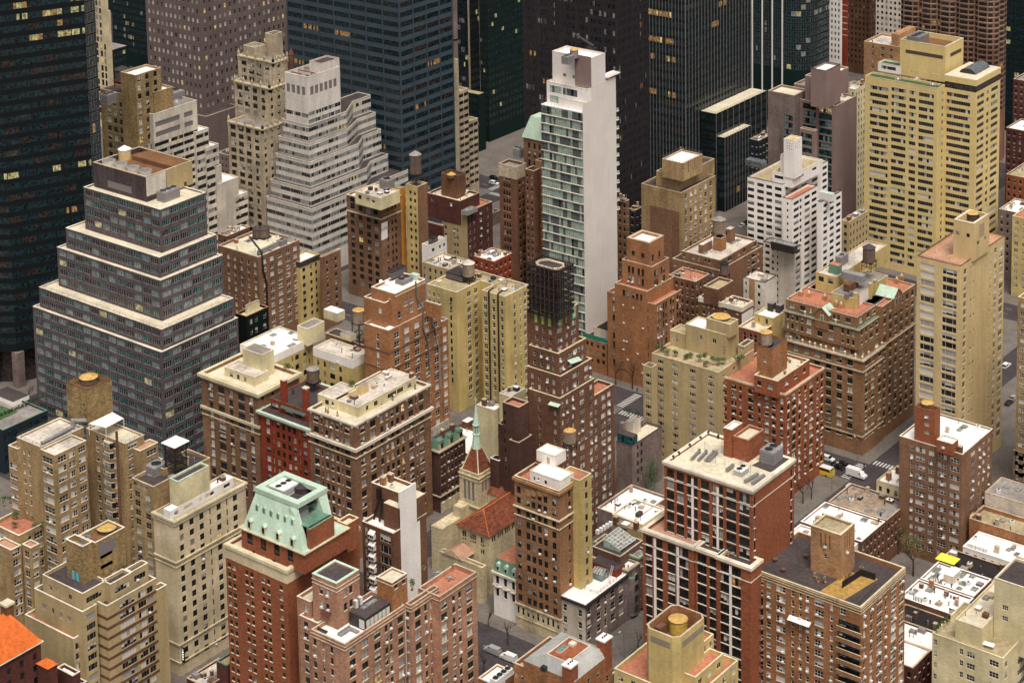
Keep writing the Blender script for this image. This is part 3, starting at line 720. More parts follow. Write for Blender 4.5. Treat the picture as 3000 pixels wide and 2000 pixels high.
p = at('d', 1060, 330, tZ-2.6); m = b.mb('roof_dome'); m.cyl(p[0], p[1], tZ-2.6, tZ-1.2, 2.2, 'hvac_dark', 16); m.cone(p[0], p[1], tZ-1.2, tZ-.3, 2.3, 'hvac_dark', 16)
m = b.mb('machine'); m.box(tX1-2.0, tX1-.4, ey0+.8, ey0+5, zn, zn+2.6, 'hvac_gray')
def smz(t): return mz0+(tZ-1.2-mz0)*t
for i, xx in enumerate((412, 582, 752, 922)):                    # lower dormers
    u = (xx-330)/(1040-330); X = mx0+(mx1-mx0)*u; z_ = mz0+1.0; m = b.mb('dormer'); yb = my0+.5
    m.box(X-.6, X+.6, yb-.6, yb+1.2, z_-.6, z_+1.4, 'trim_cream'); m.box(X-.38, X+.38, yb-.64, yb-.59, z_-.3, z_+1.2, 'glass')
    m.poly([(X-.8, yb-.75, z_+1.4), (X+.8, yb-.75, z_+1.4), (X, yb-.75, z_+2.1)], 'trim_cream'); m.quad((X-.8, yb-.75, z_+1.4), (X, yb-.75, z_+2.1), (X, yb+2, z_+2.1), (X-.8, yb+2, z_+1.4), 'copper'); m.quad((X, yb-.75, z_+2.1), (X+.8, yb-.75, z_+1.4), (X+.8, yb+2, z_+1.4), (X, yb+2, z_+2.1), 'copper')
for i in range(6):
    t = .62; u = (.14+.145*i); X = (mx0+(tX0-mx0)*t)+((mx1+(tX1-mx1)*t)-(mx0+(tX0-mx0)*t))*u; Y = my0+(tY0-my0)*t; z_ = smz(t); m = b.mb('dormer')
    m.box(X-.5, X+.5, Y-.35, Y+.8, z_-.7, z_+.8, 'copper'); m.poly([(X-.5, Y-.35, z_+.8), (X+.5, Y-.35, z_+.8), (X, Y-.35, z_+1.2)], 'copper'); m.box(X-.34, X+.34, Y-.39, Y-.34, z_-.6, z_+.7, 'copper_dark')
m = b.mb('chimney'); p = at('d', 1505, 1200, 45); m.box(p[0]-.7, p[0]+.7, p[1]-.7, p[1]+.7, 30, 46.0, 'brick_red'); m.cyl(p[0], p[1], 46, 46.8, .3, 'brick_dark', 8)
b.done()
RED_Z, RED = Rr.roofz, Rr

# salmon brick house with furnished roof
b = Bld('apartment_house', 'salmon brick apartment house with square tower, black glazed penthouse and terracotta roof deck', frame='fr_green', sill='trim_cream', mix='home', ac=.16)
zt = 46.0
C1 = b.block('Y', (690, 1085), 290, 1400, z=zt, wall='brick_salmon', roof='roof_white', par=1.0, cop='trim_stone',
    S=Z([(340, 38), (442, 22), (537, 34)], 133, 135, 78, 'dh'),
    E=Z([(783, 72), (932, 75), (1083, 75), (1192, 36), (1247, 32), (1362, 66)], 133, 138, 84, 'pair'), bands=[(28, 7, .18, 'trim_stone'), (68, 8, .18, 'trim_stone')])
C1w = b.block('Y', (370, 835), 150, 640, z=zt-.4, wall='brick_salmon', roof='roof_white', cop='trim_white', S=Z([(232, 50)], 133, 80, 78, 'pair'))
C1v = b.block('Y', (280, 580), 120, 520, z=zt+3.4, wall='brick_salmon', roof='roof_cream', cop='trim_white', S=Z([(225, 34)], 133, 100, 70, 'dh', n=1))
C2 = b.block('Y', (1475, 625), 1410, 1808, z=zt+.3, wall='brick_salmon', roof='roof_dark', par=1.0, S=Z([(1438, 30)], 133, 130, 78, 'dh'),
    E=Z([(1558, 68), (1652, 30), (1740, 70)], 133, 135, 84, 'pair'), bands=[(28, 7, .18, 'trim_stone'), (68, 8, .18, 'trim_stone')])
C3 = b.block('Y', (1815, 520), 1560, 2255, z=zt+.0, wall='brick_salmon', roof='roof_terra', par=1.2,
    E=Z([(1870, 70), (1985, 34), (2058, 34), (2172, 66)], 133, 130, 80, 'pair'), bands=[(45, 7, .18, 'trim_stone')])
CT = b.block('Y', (590, 365), 300, 860, z=zt+11.5, z0=zt-1, wall='brick_salmon', roof='roof_dark', par=.5, cop='copper', cop_w=.7,
    S=Z([(412, 40), (483, 40)], 165, 160, 80, 'dh', n=2), E=Z([(697, 38), (765, 38)], 165, 168, 90, 'dh', n=2), bands=[(50, 6, .1, 'trim_white'), (95, 6, .1, 'trim_white')])
CB = b.block('Y', (1250, 355), 1070, 1430, z=zt+7.6, z0=zt-1, wall='brick_orange', roof='roof_cream', par=.4, cop='trim_white', E=Z([(1300, 38), (1392, 38)], 150, 55, 80, 'dh', n=1), bands=[(30, 8, .1, 'trim_white')])
X0, X1, Y0, Y1, Zt = rbox(b, 'Y', (935, 775), 740, 1230, zt-1, 3.5, 'fr_dark', 'roof_dark', 'glazed_penthouse')
for i in range(6):
    m = b.mb('window'); y = Y0+.3+i*(Y1-Y0-.4)/6; m.box(X1, X1+.05, y, y+(Y1-Y0)/6*.78, zt-.6, zt+1.7, 'blind')
m = b.mb('window'); m.box(X1-2.2, X1-.4, Y0-.05, Y0, zt-.6, zt+1.7, 'blind')
for cx, cy in ((935, 632), (1020, 578)):
    p = at('Y', cx, cy, Zt); m = b.mb('skylight'); m.box(p[0]-.6, p[0]+.6, p[1]-1.3, p[1]+1.3, Zt, Zt+.25, 'fr_gray', 'glass_pale')
for cx, cy in ((822, 640), (875, 600)):
    p = at('Y', cx, cy, Zt); m = b.mb('condenser'); m.box(p[0]-.5, p[0]+.5, p[1]-.4, p[1]+.4, Zt, Zt+2.0, 'ac_white'); m.box(p[0]-.52, p[0]+.3, p[1]-.42, p[1]-.39, Zt+.2, Zt+1.8, 'blind_gray')
m = b.mb('awning'); p = on_y('Y', 480, 720, CT.y0); m.quad((p[0]-1.7, CT.y0, zt+3.0), (p[0]-1.5, CT.y0-1.2, zt+2.2), (p[0]+1.5, CT.y0-1.2, zt+2.2), (p[0]+1.7, CT.y0, zt+3.0), 'brick_maroon')
b.done()
SAL, SAL3, SAL2 = C1, C3, C2

# slim brick house with white party wall stripe
b = Bld('apartment_house', 'slim red-brown brick house with tall white painted wall strip and bay windows', frame='fr_white', mix='bright')
zt = 50.0
N1 = b.block('J', (945, 540), 730, 1015, z=zt, dy=14, wall='brick_umber', roof='roof_white', cop='trim_white', S=Z([(762, 18), (892, 72)], 77, 55, 55, 'pic'))
N2 = b.block('J', (988, 262), 795, 1090, z=zt+8.9, z0=zt-1, wall='brick_umber', roof='roof_cream', cop='trim_white')
m = b.mb('party_wall'); p0 = on_x('J', 990, 300, N1.x1+.08); p1 = on_x('J', 1090, 300, N1.x1+.08); m.box(N1.x1-.4, N1.x1+.08, p0[1], p1[1]+.9, 6, on_x('J', 1040, 225, N1.x1+.08)[2], 'paint_white')
m = b.mb('party_wall'); p2 = on_x('J', 1115, 500, N1.x1+.06); m.box(N1.x1-.4, N1.x1+.06, p1[1]+.9, p2[1]+.9, 6, on_x('J', 1105, 462, N1.x1+.06)[2], 'paint_white')
m = b.mb('wall'); m.box(N1.x1-6, N1.x1-.02, p0[1], p2[1]+3.5, 0, zt+6, 'brick_umber', 'roof_cream')
for i in range(9):
    z_ = zt-2.6-i*3.27; p = on_y('J', 806, 570, N1.y0); m = b.mb('bay_window'); m.box(p[0]-1.05, p[0]+1.05, N1.y0-1.0, N1.y0, z_-1.0, z_+.35, 'fr_white'); m.quad((p[0]-1.1, N1.y0, z_+1.25), (p[0]-1.1, N1.y0-1.1, z_+.35), (p[0]+1.1, N1.y0-1.1, z_+.35), (p[0]+1.1, N1.y0, z_+1.25), 'paint_white')
    for k in range(3): m.box(p[0]-.9+k*.65, p[0]-.45+k*.65, N1.y0-1.03, N1.y0-.99, z_-.6, z_+.2, 'glass')
m = b.mb('fire_stair'); X = on_y('J', 850, 400, N2.y0)[0]
for k in range(2): m.tube((X-1.5+k*2.2, N2.y0-1.0, zt-.9), (X+.4+k*1.2, N2.y0-.3, zt+5.6), .22, 'black', 6); m.tube((X-.9+k*2.2, N2.y0-1.4, zt-.9), (X+1.0+k*1.2, N2.y0-.7, zt+5.6), .22, 'black', 6)
m.box(X, X+1.1, N2.y0-1.1, N2.y0, zt+5.5, zt+8.6, 'black')
clutter(b, N2, 5, 4)
b.done()

# brick block below the cornice houses on the avenue
b = Bld('apartment_house', 'brown brick apartment house with round white medallions and long white penthouse terrace', frame='fr_dark', sill='trim_cream', mix='home', ac=.13)
U1 = b.block('U', (828, 805), 235, 1785, y0=438.5, wall='brick_brown', roof='roof_cream', par=1.0, cop='trim_white', cop_w=.5,
    S=Z([(335, 62, 'dh2'), (405, 15, 'dh'), (467, 36), (532, 36), (600, 36), (655, 13, 'dh'), (725, 62, 'dh2')], 138, 104, 84, 'dh'),
    E=Z([(927, 60, 'dh2'), (1057, 70, 'dh2'), (1172, 36), (1242, 36), (1308, 36), (1375, 36), (1442, 36), (1547, 58, 'dh2'), (1614, 12), (1682, 58, 'dh2')], 138, 104, 84, 'dh'),
    bands=[(0, 22, .3, 'trim_white'), (300, 36, .8, 'trim_white'), (420, 12, .3, 'trim_cream')])
UP = b.block('U', (865, 585), 540, 1608, z=U1.roofz+3.2, z0=U1.roofz, wall='stucco_pale', roof='roof_old', par=.25, cop='trim_white', E=Z([(985, 30), (1098, 48), (1305, 110), (1410, 80), (1530, 50)], 70, 62, 60, 'pair', n=1, sill=0))
b.block('U', (600, 498), 350, 900, z=U1.roofz+3.2, z0=U1.roofz, wall='stucco_pale', roof='roof_old', par=.25, cop='trim_white', S=Z([(470, 48), (543, 28)], 70, 62, 62, 'pair', n=1, sill=0))
m = b.mb('sunroom'); p = at('U', 780, 640, U1.roofz); m.box(p[0]-2.2, p[0]+1.8, p[1]-1.0, p[1]+1.2, U1.roofz, U1.roofz+2.6, 'glass_pale', 'glass_aqua'); m.ring(p[0]-2.3, p[0]+1.9, p[1]-1.1, p[1]+1.3, U1.roofz+2.5, U1.roofz+2.7, .15, 'fr_white')
rbox(b, 'U', (905, 310), 858, 1000, UP.z1-.3, 3.2, 'stucco_cream', 'roof_gray', 'bulkhead')
rbox(b, 'U', (765, 395), 735, 860, UP.z1-.3, 2.0, 'stucco_cream', None, 'bulkhead')
hvac(b, 'U', (1230, 200), 1205, 1300, UP.z1-.3, 1.3, 'ac_white', 1)
for (x, y) in ((265, 640), (402, 692), (648, 782), (790, 832), (858, 830), (988, 757), (1120, 685), (1485, 483), (1612, 412), (1742, 340)):
    S_ = x < 828; q = on_y('U', x, y, U1.y0) if S_ else on_x('U', x, y, U1.x1); m = b.mb('medallion')
    m.tube(q, (q[0], q[1]-.12, q[2]) if S_ else (q[0]+.12, q[1], q[2]), .45, 'trim_white', 14)
clutter(b, UP, 9, 11)
railing(b, [(UP.x0, UP.y1+1), (UP.x0-3, UP.y1+1)], U1.roofz+3)
b.done()
BRN = U1
# red neighbour
b = Bld('apartment_house', 'narrow bright red painted house with green copper cornice and two red chimneys', frame='fr_dark', sill='brick_red', mix='home', ac=.05)
q = on_y('a', 1430, 1385, 438.5)
V1 = b.block('a', (1430, 1385), 868, y0=438.5, dy=26, wall='brick_red', roof='roof_dark', par=.3, S=Z([(965, 45), (1022, 14), (1080, 36), (1142, 36), (1207, 36), (1268, 36), (1322, 14), (1383, 45)], 108, 105, 70, 'dh'), bands=[(0, 24, 1.0, 'copper'), (26, 22, .5, 'trim_cream')], cop=None)
V2 = b.block('a', (1425, 1200), 990, y0=438.5+3.2, dy=16, z0=V1.roofz-.2, wall='brick_red', roof='roof_dark', par=.3, cop='trim_brown', S=Z([(1045, 75), (1200, 90), (1310, 75)], 100, 80, 80, 'pair', n=1))
m = b.mb('awning'); m.quad((V2.x0+5, V2.y0, V2.z1-.9), (V2.x0+5, V2.y0-.9, V2.z1-1.5), (V2.x1-1, V2.y0-.9, V2.z1-1.5), (V2.x1-1, V2.y0, V2.z1-.9), 'fr_green')
for xx, yt, w in ((1140, 835, 72), (1393, 930, 64)):
    p = on_y('a', xx, yt, V2.y0+.8); m = b.mb('chimney'); k = .9; m.box(p[0]-k, p[0]+k, p[1]-k*.8, p[1]+k*.8, V1.roofz, p[2], 'brick_red'); m.box(p[0]-k-.1, p[0]+k+.1, p[1]-k*.8-.1, p[1]+k*.8+.1, p[2], p[2]+.4, 'roof_cream')
clutter(b, V2, 4, 2)
b.done()
# cornice house with court wings
b = Bld('apartment_house', 'brown brick house with heavy cream cornice, white roof wings and yellow court walls', frame='fr_dark', sill='trim_stone', mix='home', ac=.12)
W1 = b.block('a', (845, 985), 190, 1315, y0=438.5, wall='brick_brown', roof='roof_cream', par=1.1, cop='trim_cream', cop_w=.5,
    S=Z([(312, 42), (428, 72, 'dh2'), (540, 42), (657, 72, 'dh2'), (770, 42)], 111, 122, 80, 'dh'), E=Z([(900, 28), (1015, 26)], 111, 80, 50, 'dh', n=2, sill=0),
    bands=[(0, 34, .9, 'trim_cream'), (48, 12, .25, 'trim_cream'), (378, 30, .5, 'trim_cream'), (470, 10, .2, 'trim_cream')])
rz = W1.roofz
b.block('a', (808, 808), 460, 965, z=rz+3.0, z0=rz, wall='stucco_pale', roof='roof_old', par=.2, cop='trim_white', S=Z([(480, 32), (545, 36), (622, 30), (700, 30)], 60, 60, 55, 'pair', n=1, sill=0))
b.block('a', (890, 552), 668, 1028, z=rz+8.2, z0=rz, wall='stucco_pale', roof='roof_gray', par=.3, cop='trim_white')
WW = b.block('a', (1030, 560), 640, 1475, z=rz+4.0, z0=0, wall='stucco_yellow', roof='roof_white', par=.3, cop='trim_white', E=[Z([(1085, 26), (1163, 28), (1200, 22), (1335, 38), (1437, 50)], 60, 50, 50, 'dh', n=1, sill=0), Z([(1245, 16), (1300, 44), (1390, 38), (1440, 14)], 111, 140, 60, 'dh2', sill=0)], bands=[(0, 82, .05, 'paint_white')])
WN = b.block('F', (662, 915), 393, 785, z=rz+4.0, z0=0, wall='stucco_yellow', roof='roof_old', par=.3, cop='trim_white', S=[Z([(455, 18), (488, 14), (525, 14), (562, 8)], 30, 32, 28, 'dh', n=1, sill=0), Z([(430, 16), (475, 16), (527, 36), (582, 20)], 66, 90, 38, 'dh2', sill=0)], bands=[(0, 56, .05, 'paint_white')])
b.block('F', (355, 700), 283, 470, z=rz+9.0, z0=rz+3, wall='stucco_pale', roof='roof_gray', par=.3, cop='trim_white')
b.block('F', (830, 830), 780, 880, z=rz+3.5, z0=0, wall='brick_brown', roof='roof_dark', par=1.2, cop='trim_stone')
rbox(b, 'F', (650, 745), 578, 690, WN.roofz, 2.0, 'stucco_pale', 'roof_gray', 'bulkhead')
clutter(b, WW, 7, 21); clutter(b, WN, 6, 22)
b.done()
WWZ, COURT = rz, W1
water_tank('weathered brown tank on a white bulkhead behind the red chimneys', 'a', 1480, 880, rz+1.0, 2.1, 4.2, leg=.9, lidh=1.1)
# ------------------------------------------------------------------ left edge
b = Bld('apartment_house', 'large ochre brick apartment house with curved bays, roof canopy and round tan tank tower', frame='fr_white', mix='bright', sill='trim_stone', ac=.05)
zt = 53.0
T1 = b.block('b', (525, 830), 385, 825, z=zt, wall='brick_ochre', roof='roof_old', par=.5, cop='trim_white', S=Z([(455, 95)], 96, 75, 58, 'dh3'), E=Z([(597, 82), (692, 58), (790, 66)], 96, 60, 56, 'dh3'))
T2 = b.block('b', (390, 752), 160, 800, z=zt, dy=14, wall='brick_ochre', roof='roof_old', par=.5, cop='trim_white', S=Z([(232, 20, 'dh'), (278, 18, 'dh')], 96, 110, 44, 'dh'))
b.block('b', (165, 770), 78, 300, z=zt-3, dy=10, wall='brick_ochre', roof='roof_pink', cop='trim_white', S=Z([(130, 70)], 96, 180, 52, 'dh3'))
T3 = b.block('b', (1200, 720), 825, 1380, z=zt, wall='brick_ochre', roof='roof_cream', par=.5, cop='trim_white', S=Z([(862, 52, 'dh2'), (935, 28, 'dh'), (1042, 130)], 96, 58, 56, 'dh3'), E=Z([(1270, 90)], 96, 40, 52, 'dh3'))
BYX = on_y('b', 1042, 720, T3.y0)[0]
for i in range(9):
    z_ = zt-2.2-i*3.14; m = b.mb('bay_window'); pts = [(BYX-2.0, T3.y0), (BYX-1.2, T3.y0-1.0), (BYX+1.2, T3.y0-1.0), (BYX+2.0, T3.y0)]
    m.prism(pts, z_-1.6, z_-.85, 'brick_ochre'); m.prism(pts, z_-.85, z_+.85, 'glass', 'trim_stone'); m.prism([(BYX-2.05, T3.y0), (BYX-1.22, T3.y0-1.05), (BYX+1.22, T3.y0-1.05), (BYX+2.05, T3.y0)], z_+.85, z_+1.1, 'trim_cream')
    for k in range(5): x = BYX-1.2+.6*k; m.box(x-.07, x+.07, T3.y0-1.04, T3.y0-.98, z_-.85, z_+.85, 'fr_white')
    m.box(BYX-1.2, BYX+1.2, T3.y0-1.045, T3.y0-.985, z_-.05, z_+.05, 'fr_white'); m.box(BYX-1.2, BYX+1.2, T3.y0-1.045, T3.y0-.985, z_+.72, z_+.85, 'fr_white')
b.block('b', (1340, 790), 1260, 1512, z=zt-2.6, wall='brick_ochre', roof='roof_pink', par=.3, cop='trim_white', E=Z([(1455, 95)], 96, 60, 52, 'dh3'))
b.block('b', (1390, 950), 1340, 1560, z=zt-9, dx=12, wall='brick_ochre', roof='roof_pink', par=.9, cop='trim_white', S=Z([(1360, 30)], 96, 60, 50, 'dh'), E=Z([(1450, 60)], 96, 60, 52, 'dh3'))
TT = b.block('b', (832, 205), 632, 1068, z=zt+11.3, z0=zt-.5, wall='brick_buff', roof='roof_brown', par=2.0, cop='brick_umber', S=Z([(800, 20)], 100, 165, 40, 'dh', n=2, sill=0))
m = b.mb('canopy'); q = [at('b', x, y, zt+3.2) for x, y in ((850, 522), (1012, 562), (1182, 472), (1078, 415))]
m.quad(*q, 'roof_white'); m.quad(*[(p[0], p[1], p[2]-.2) for p in reversed(q)], 'roof_white')
for a_, d_ in ((0, 1), (1, 2), (2, 3), (3, 0)): m.quad(q[a_], q[d_], (q[d_][0], q[d_][1], zt+3.0), (q[a_][0], q[a_][1], zt+3.0), 'trim_white')
for p in q: m.box(p[0]-.08, p[0]+.08, p[1]-.08, p[1]+.08, zt-.5, zt+3.1, 'fr_white')
m = b.mb('stack_pipe'); p = at('b', 1140, 745, zt); m.cyl(p[0]+.2, p[1]-.9, 0, zt+5.2, .42, 'brick_umber', 10)
m = b.mb('duct'); p0, p1 = at('b', 400, 720, zt), at('b', 700, 560, zt); m.tube((p0[0], p0[1], zt+.3), (p1[0], p1[1], zt+.3), .55, 'hvac_gray', 8); m.tube((p1[0]-2, p1[1]+1, zt+1.2), (p1[0]+2, p1[1]+4, zt+1.2), .7, 'hvac_gray', 8); m.tube((p1[0], p1[1], zt+.3), (p1[0], p1[1], zt+2.4), .6, 'hvac_gray', 8)
rail_round(b, T2, 'all'); rail_round(b, T3, 'all')
GT = b.block('I', (130, 555), -60, 400, z=28.5, wall='brick_ochre', roof='roof_terra', par=1.0, cop='trim_white', S=Z([(20, 60), (110, 55)], 68, 60, 46, 'dh3'), E=Z([(210, 26, 'dh'), (270, 60), (340, 46, 'dh2'), (395, 40)], 68, 60, 44, 'dh3'))
b.block('I', (75, 655), -40, 145, z=26.0, wall='brick_ochre', roof='roof_pink', par=.4, cop='trim_white', E=Z([(115, 50)], 68, 30, 44, 'dh3'))
b.block('I', (212, 640), 152, 272, z=26.0, wall='brick_ochre', roof='roof_pink', par=.4, cop='trim_white', S=Z([(185, 30)], 68, 55, 44, 'dh2'), E=Z([(245, 40)], 68, 55, 44, 'dh2'))
b.done()
GTER = GT
water_tank('wide tank with a shallow conical tan lid in the ochre roof tower', 'b', 850, 135, zt+9.3, 2.75, 1.9, leg=0, lid='tank_lid', lidh=1.0, hoops=3)
# orange tiled house
b = Bld('brick_house', 'dark red brick house with bright orange tiled roof at the lower left corner', frame='fr_dark', mix='dark')
p = at('I', 280, 1278, 32.0); O1 = b.box(p[0]-14, p[0], p[1]-30, p[1], 0, 31.8, wall='brick_maroon', roof='tile_orange', par=0, E=Z(('e', 7, .3), 3.4, 3.2, 1.9, 'arch', m=True))
m = b.mb('tiled_roof'); x0, x1, y0, y1 = O1.x0-.4, O1.x1+.4, O1.y0-.4, O1.y1+.4; zz = 31.9
m.quad((x1, y0, zz), (x1, y1, zz), (x0, y1, zz+3.4), (x0, y0, zz+3.4), 'tile_orange'); m.poly([(x1, y1, zz), (x0, y1, zz), (x0, y1, zz+3.4)], 'brick_maroon'); m.quad((x0, y0, zz), (x0, y0, zz+3.4), (x0, y1, zz+3.4), (x0, y1, zz), 'brick_maroon')
for i in range(46):
    y = y0+.2+i*.65; m = b.mb('roof_tile'); m.tube((x1, y, zz+.04), (x0, y, zz+3.44), .09, 'tile_orange', 5, cap=False)
m = b.mb('gutter'); m.box(x1, x1+.2, y0, y1, zz-.15, zz+.05, 'copper'); m.box(x0, x1+.2, y1, y1+.2, zz-.15, zz+.05, 'trim_white')
b.block('I', (330, 1470), 255, 392, z=27.5, wall='brick_maroon', roof='tile_orange', par=0)
k = b.blocks[-1]; m = b.mb('tiled_roof'); cx, cy = (k.x0+k.x1)/2, (k.y0+k.y1)/2; c4 = [(k.x0-.3, k.y0-.3), (k.x1+.3, k.y0-.3), (k.x1+.3, k.y1+.3), (k.x0-.3, k.y1+.3)]
for j in range(4): m.poly([(*c4[j], 27.5), (*c4[(j+1) % 4], 27.5), (cx, cy, 29.1)], 'tile_orange')
b.block('I', (500, 1520), 390, 552, z=23, wall='brick_maroon', roof='roof_white', cop='trim_white')
b.block('I', (460, 1640), 390, 600, z=17, wall='brick_maroon', roof='roof_white', cop='trim_white')
p = at('I', 50, 1060, 36); m = b.mb('chimney'); m.box(p[0]-1.2, p[0]+1.2, p[1]-1.2, p[1]+1.2, 30, 37.5, 'brick_umber'); m.box(p[0]-1.5, p[0]+1.5, p[1]-1.5, p[1]+1.5, 37.5, 38.1, 'roof_cream')
b.done()

# pyramid-stepped office block
b = Bld('office_building', 'dark gray stepped office block with arched teal window bands and pale setback terraces', frame='fr_pale', mix='teal', zvis=5)
FH = 3.55
def rows(n, **k): return Z(('e', n, .86, .012, .012), FH, 1.75, 2.1, 'arc4', m=True, **k)
Y1 = b.block('P', (1120, 548), 45, 1760, y0=438.5, wall='pyr_gray', roof='roof_cream', par=.3, cop='trim_white', cop_w=.6, S=rows(15), E=rows(8))
z1 = Y1.z1
Y2 = b.block('E', (1113, 702), 268, 1608, z=z1+2*FH, z0=z1-.3, wall='pyr_gray', roof='roof_cream', par=.3, cop='trim_white', cop_w=.6, S=rows(14), E=rows(7))
Y3 = b.block('E', (1105, 366), 392, 1532, z=z1+6*FH, z0=Y2.roofz, wall='pyr_gray', roof='roof_cream', par=.3, cop='trim_white', cop_w=.6, S=rows(12), E=rows(6))
Y4 = b.block('E', (1098, 206), 452, 1492, z=z1+8*FH, z0=Y3.roofz, wall='pyr_gray', roof='roof_cream', par=.3, cop='trim_white', cop_w=.6, S=rows(11), E=rows(6))
Y5 = b.block('A', (1104, 1445), 575, 1418, z=z1+12.3*FH, z0=Y4.roofz, wall='pyr_gray', roof='roof_cream', par=.5, cop='trim_white', cop_w=.5, S=rows(9), E=rows(5))
Y6 = b.block('A', (1005, 1222), 640, 1322, z=Y5.z1+8.5, z0=Y5.roofz, wall='mech_gray', roof='roof_brown', par=1.8, cop='trim_stone', cop_w=.6)
m = b.mb('louver_panel'); xa, xb = Y6.x0+(Y6.x1-Y6.x0)*.27, Y6.x0+(Y6.x1-Y6.x0)*.72; m.box(xa, xb, Y6.y0-.05, Y6.y0, Y5.z1+1.0, Y5.z1+3.4, 'louver')
m = b.mb('wall_panel'); m.box(Y6.x1, Y6.x1+.06, Y6.y0, Y6.y0+(Y6.y1-Y6.y0)*.42, Y5.z1+1.5, Y6.z1-.1, 'stone_white'); m = b.mb('wall_panel'); m.box(Y6.x1, Y6.x1+.06, Y6.y0+(Y6.y1-Y6.y0)*.43, Y6.y1, Y5.z1, Y6.z1-.1, 'stucco_tan')
for xx, yy in ((750, 1130), (832, 1150), (916, 1175), (1000, 1198)):
    p = at('A', xx, yy, Y6.z1-1); m = b.mb('cooling_fan'); m.cyl(p[0], p[1], Y6.z1-1.8, Y6.z1+.5, 2.35, 'trim_white', 20, top='hvac_gray', r2=2.45); m.cyl(p[0], p[1], Y6.z1+.5, Y6.z1+.55, .5, 'steel', 8)
    for a in range(4): ca, sa = math.cos(a*math.pi/4), math.sin(a*math.pi/4); m.tube((p[0]-2.2*ca, p[1]-2.2*sa, Y6.z1+.55), (p[0]+2.2*ca, p[1]+2.2*sa, Y6.z1+.55), .06, 'steel', 4)
p = at('A', 860, 1095, Y6.z1-1.8); m = b.mb('storage_tank'); m.cyl(p[0], p[1], Y6.z1-1.8, Y6.z1+2, 2.3, 'stucco_cream', 20); m.cone(p[0], p[1], Y6.z1+2, Y6.z1+3.4, 2.45, 'roof_white', 20)
rbox(b, 'A', (1190, 1148), 910, 1322, Y6.z1-1.8, 1.7, 'brick_umber', 'roof_brown', 'penthouse')
hvac(b, 'A', (1130, 1330), 1078, 1238, Y5.roofz, 3.6, 'hvac_gray', 3)
p = at('A', 1278, 1310, Y5.z1); m = b.mb('door'); q = on_x('A', 1278, 1305, Y6.x1+.07); m.box(Y6.x1+.06, Y6.x1+.1, q[1]-.6, q[1]+.6, Y5.roofz, Y5.roofz+2.3, 'fr_brown')
for q in ((1430, 40), (1200, 560), (1300, 600)): pass
rail_round(b, Y2, 'all', inset=.4, step=3)
b.done()
# ------------------------------------------------------------------ church
b = Bld('church', 'limestone church with red tiled roof and green copper spire on its square bell tower', cat='church', frame='fr_dark', mix='dark')
ch = on_y('c', 580, 1355, 447.0); ez = ch[2]
NV = b.block('c', (580, 1355), 305, 900, y0=447.0, wall='limestone', roof='tile_red', par=0,
    S=[Z([(355, 16), (373, 16), (422, 15), (440, 15), (458, 15), (515, 15), (532, 15)], 75, 62, 52, 'arch', n=1), Z([(355, 13), (373, 13), (422, 13), (440, 13), (458, 13), (515, 13), (532, 13)], 75, 105, 20, 'pair', n=1), Z([(355, 14), (373, 14), (515, 14), (532, 14)], 75, 160, 40, 'pair', n=1)],
    E=Z([(615, 12), (632, 12), (665, 12), (682, 12), (700, 12), (730, 12), (745, 12), (762, 12), (790, 12), (805, 12)], 70, 50, 50, 'arch', n=1))
m = b.mb('nave_roof'); e = .6; x0, x1, y0, y1 = NV.x0-e, NV.x1+e, NV.y0-e, NV.y1+e; xc = (x0+x1)/2; rz = ez+4.6; hip = (x1-x0)*.42
m.poly([(x0, y0, ez), (x1, y0, ez), (xc, y0+hip, rz)], 'tile_red'); m.quad((x1, y0, ez), (x1, y1, ez), (xc, y1, rz), (xc, y0+hip, rz), 'tile_red'); m.quad((x0, y1, ez), (x0, y0, ez), (xc, y0+hip, rz), (xc, y1, rz), 'tile_red'); m.poly([(x1, y1, ez), (x0, y1, ez), (xc, y1, rz)], 'limestone'); m.quad((x0, y0, ez-.02), (x0, y1, ez-.02), (x1, y1, ez-.02), (x1, y0, ez-.02), 'limestone')
n = 44
for i in range(n):                                              # ridges of the clay tiles, running down the slopes
    y = y0+hip+(y1-y0-hip)*(i+.5)/n; m = b.mb('roof_tile'); m.tube((x1, y, ez+.05), (xc, y, rz+.05), .1, 'tile_red', 4, cap=False)
for i in range(22):
    t = (i+.5)/22; xx = x0+(x1-x0)*t; k = 1-abs(2*t-1); m = b.mb('roof_tile'); m.tube((xx, y0, ez+.05), (xc+(xx-xc)*(1-k), y0+hip*k, ez+(rz-ez)*k+.05), .1, 'tile_red', 4, cap=False)
for i in range(14):
    t = (i+.5)/14; y = y0+hip*t; m = b.mb('roof_tile'); m.tube((x1, y, ez+.05), (x1+(xc-x1)*t, y, ez+(rz-ez)*t+.05), .1, 'tile_red', 4, cap=False)
m = b.mb('ridge'); m.tube((xc, y0+hip, rz+.05), (xc, y1, rz+.05), .16, 'tile_orange', 6); m.tube((x1, y0, ez+.05), (xc, y0+hip, rz+.05), .14, 'tile_orange', 6); m.tube((x0, y0, ez+.05), (xc, y0+hip, rz+.05), .14, 'tile_orange', 6)
m = b.mb('eave'); m.ring(x0+.3, x1-.3, y0+.3, y1-.3, ez-.5, ez-.03, .35, 'limestone')
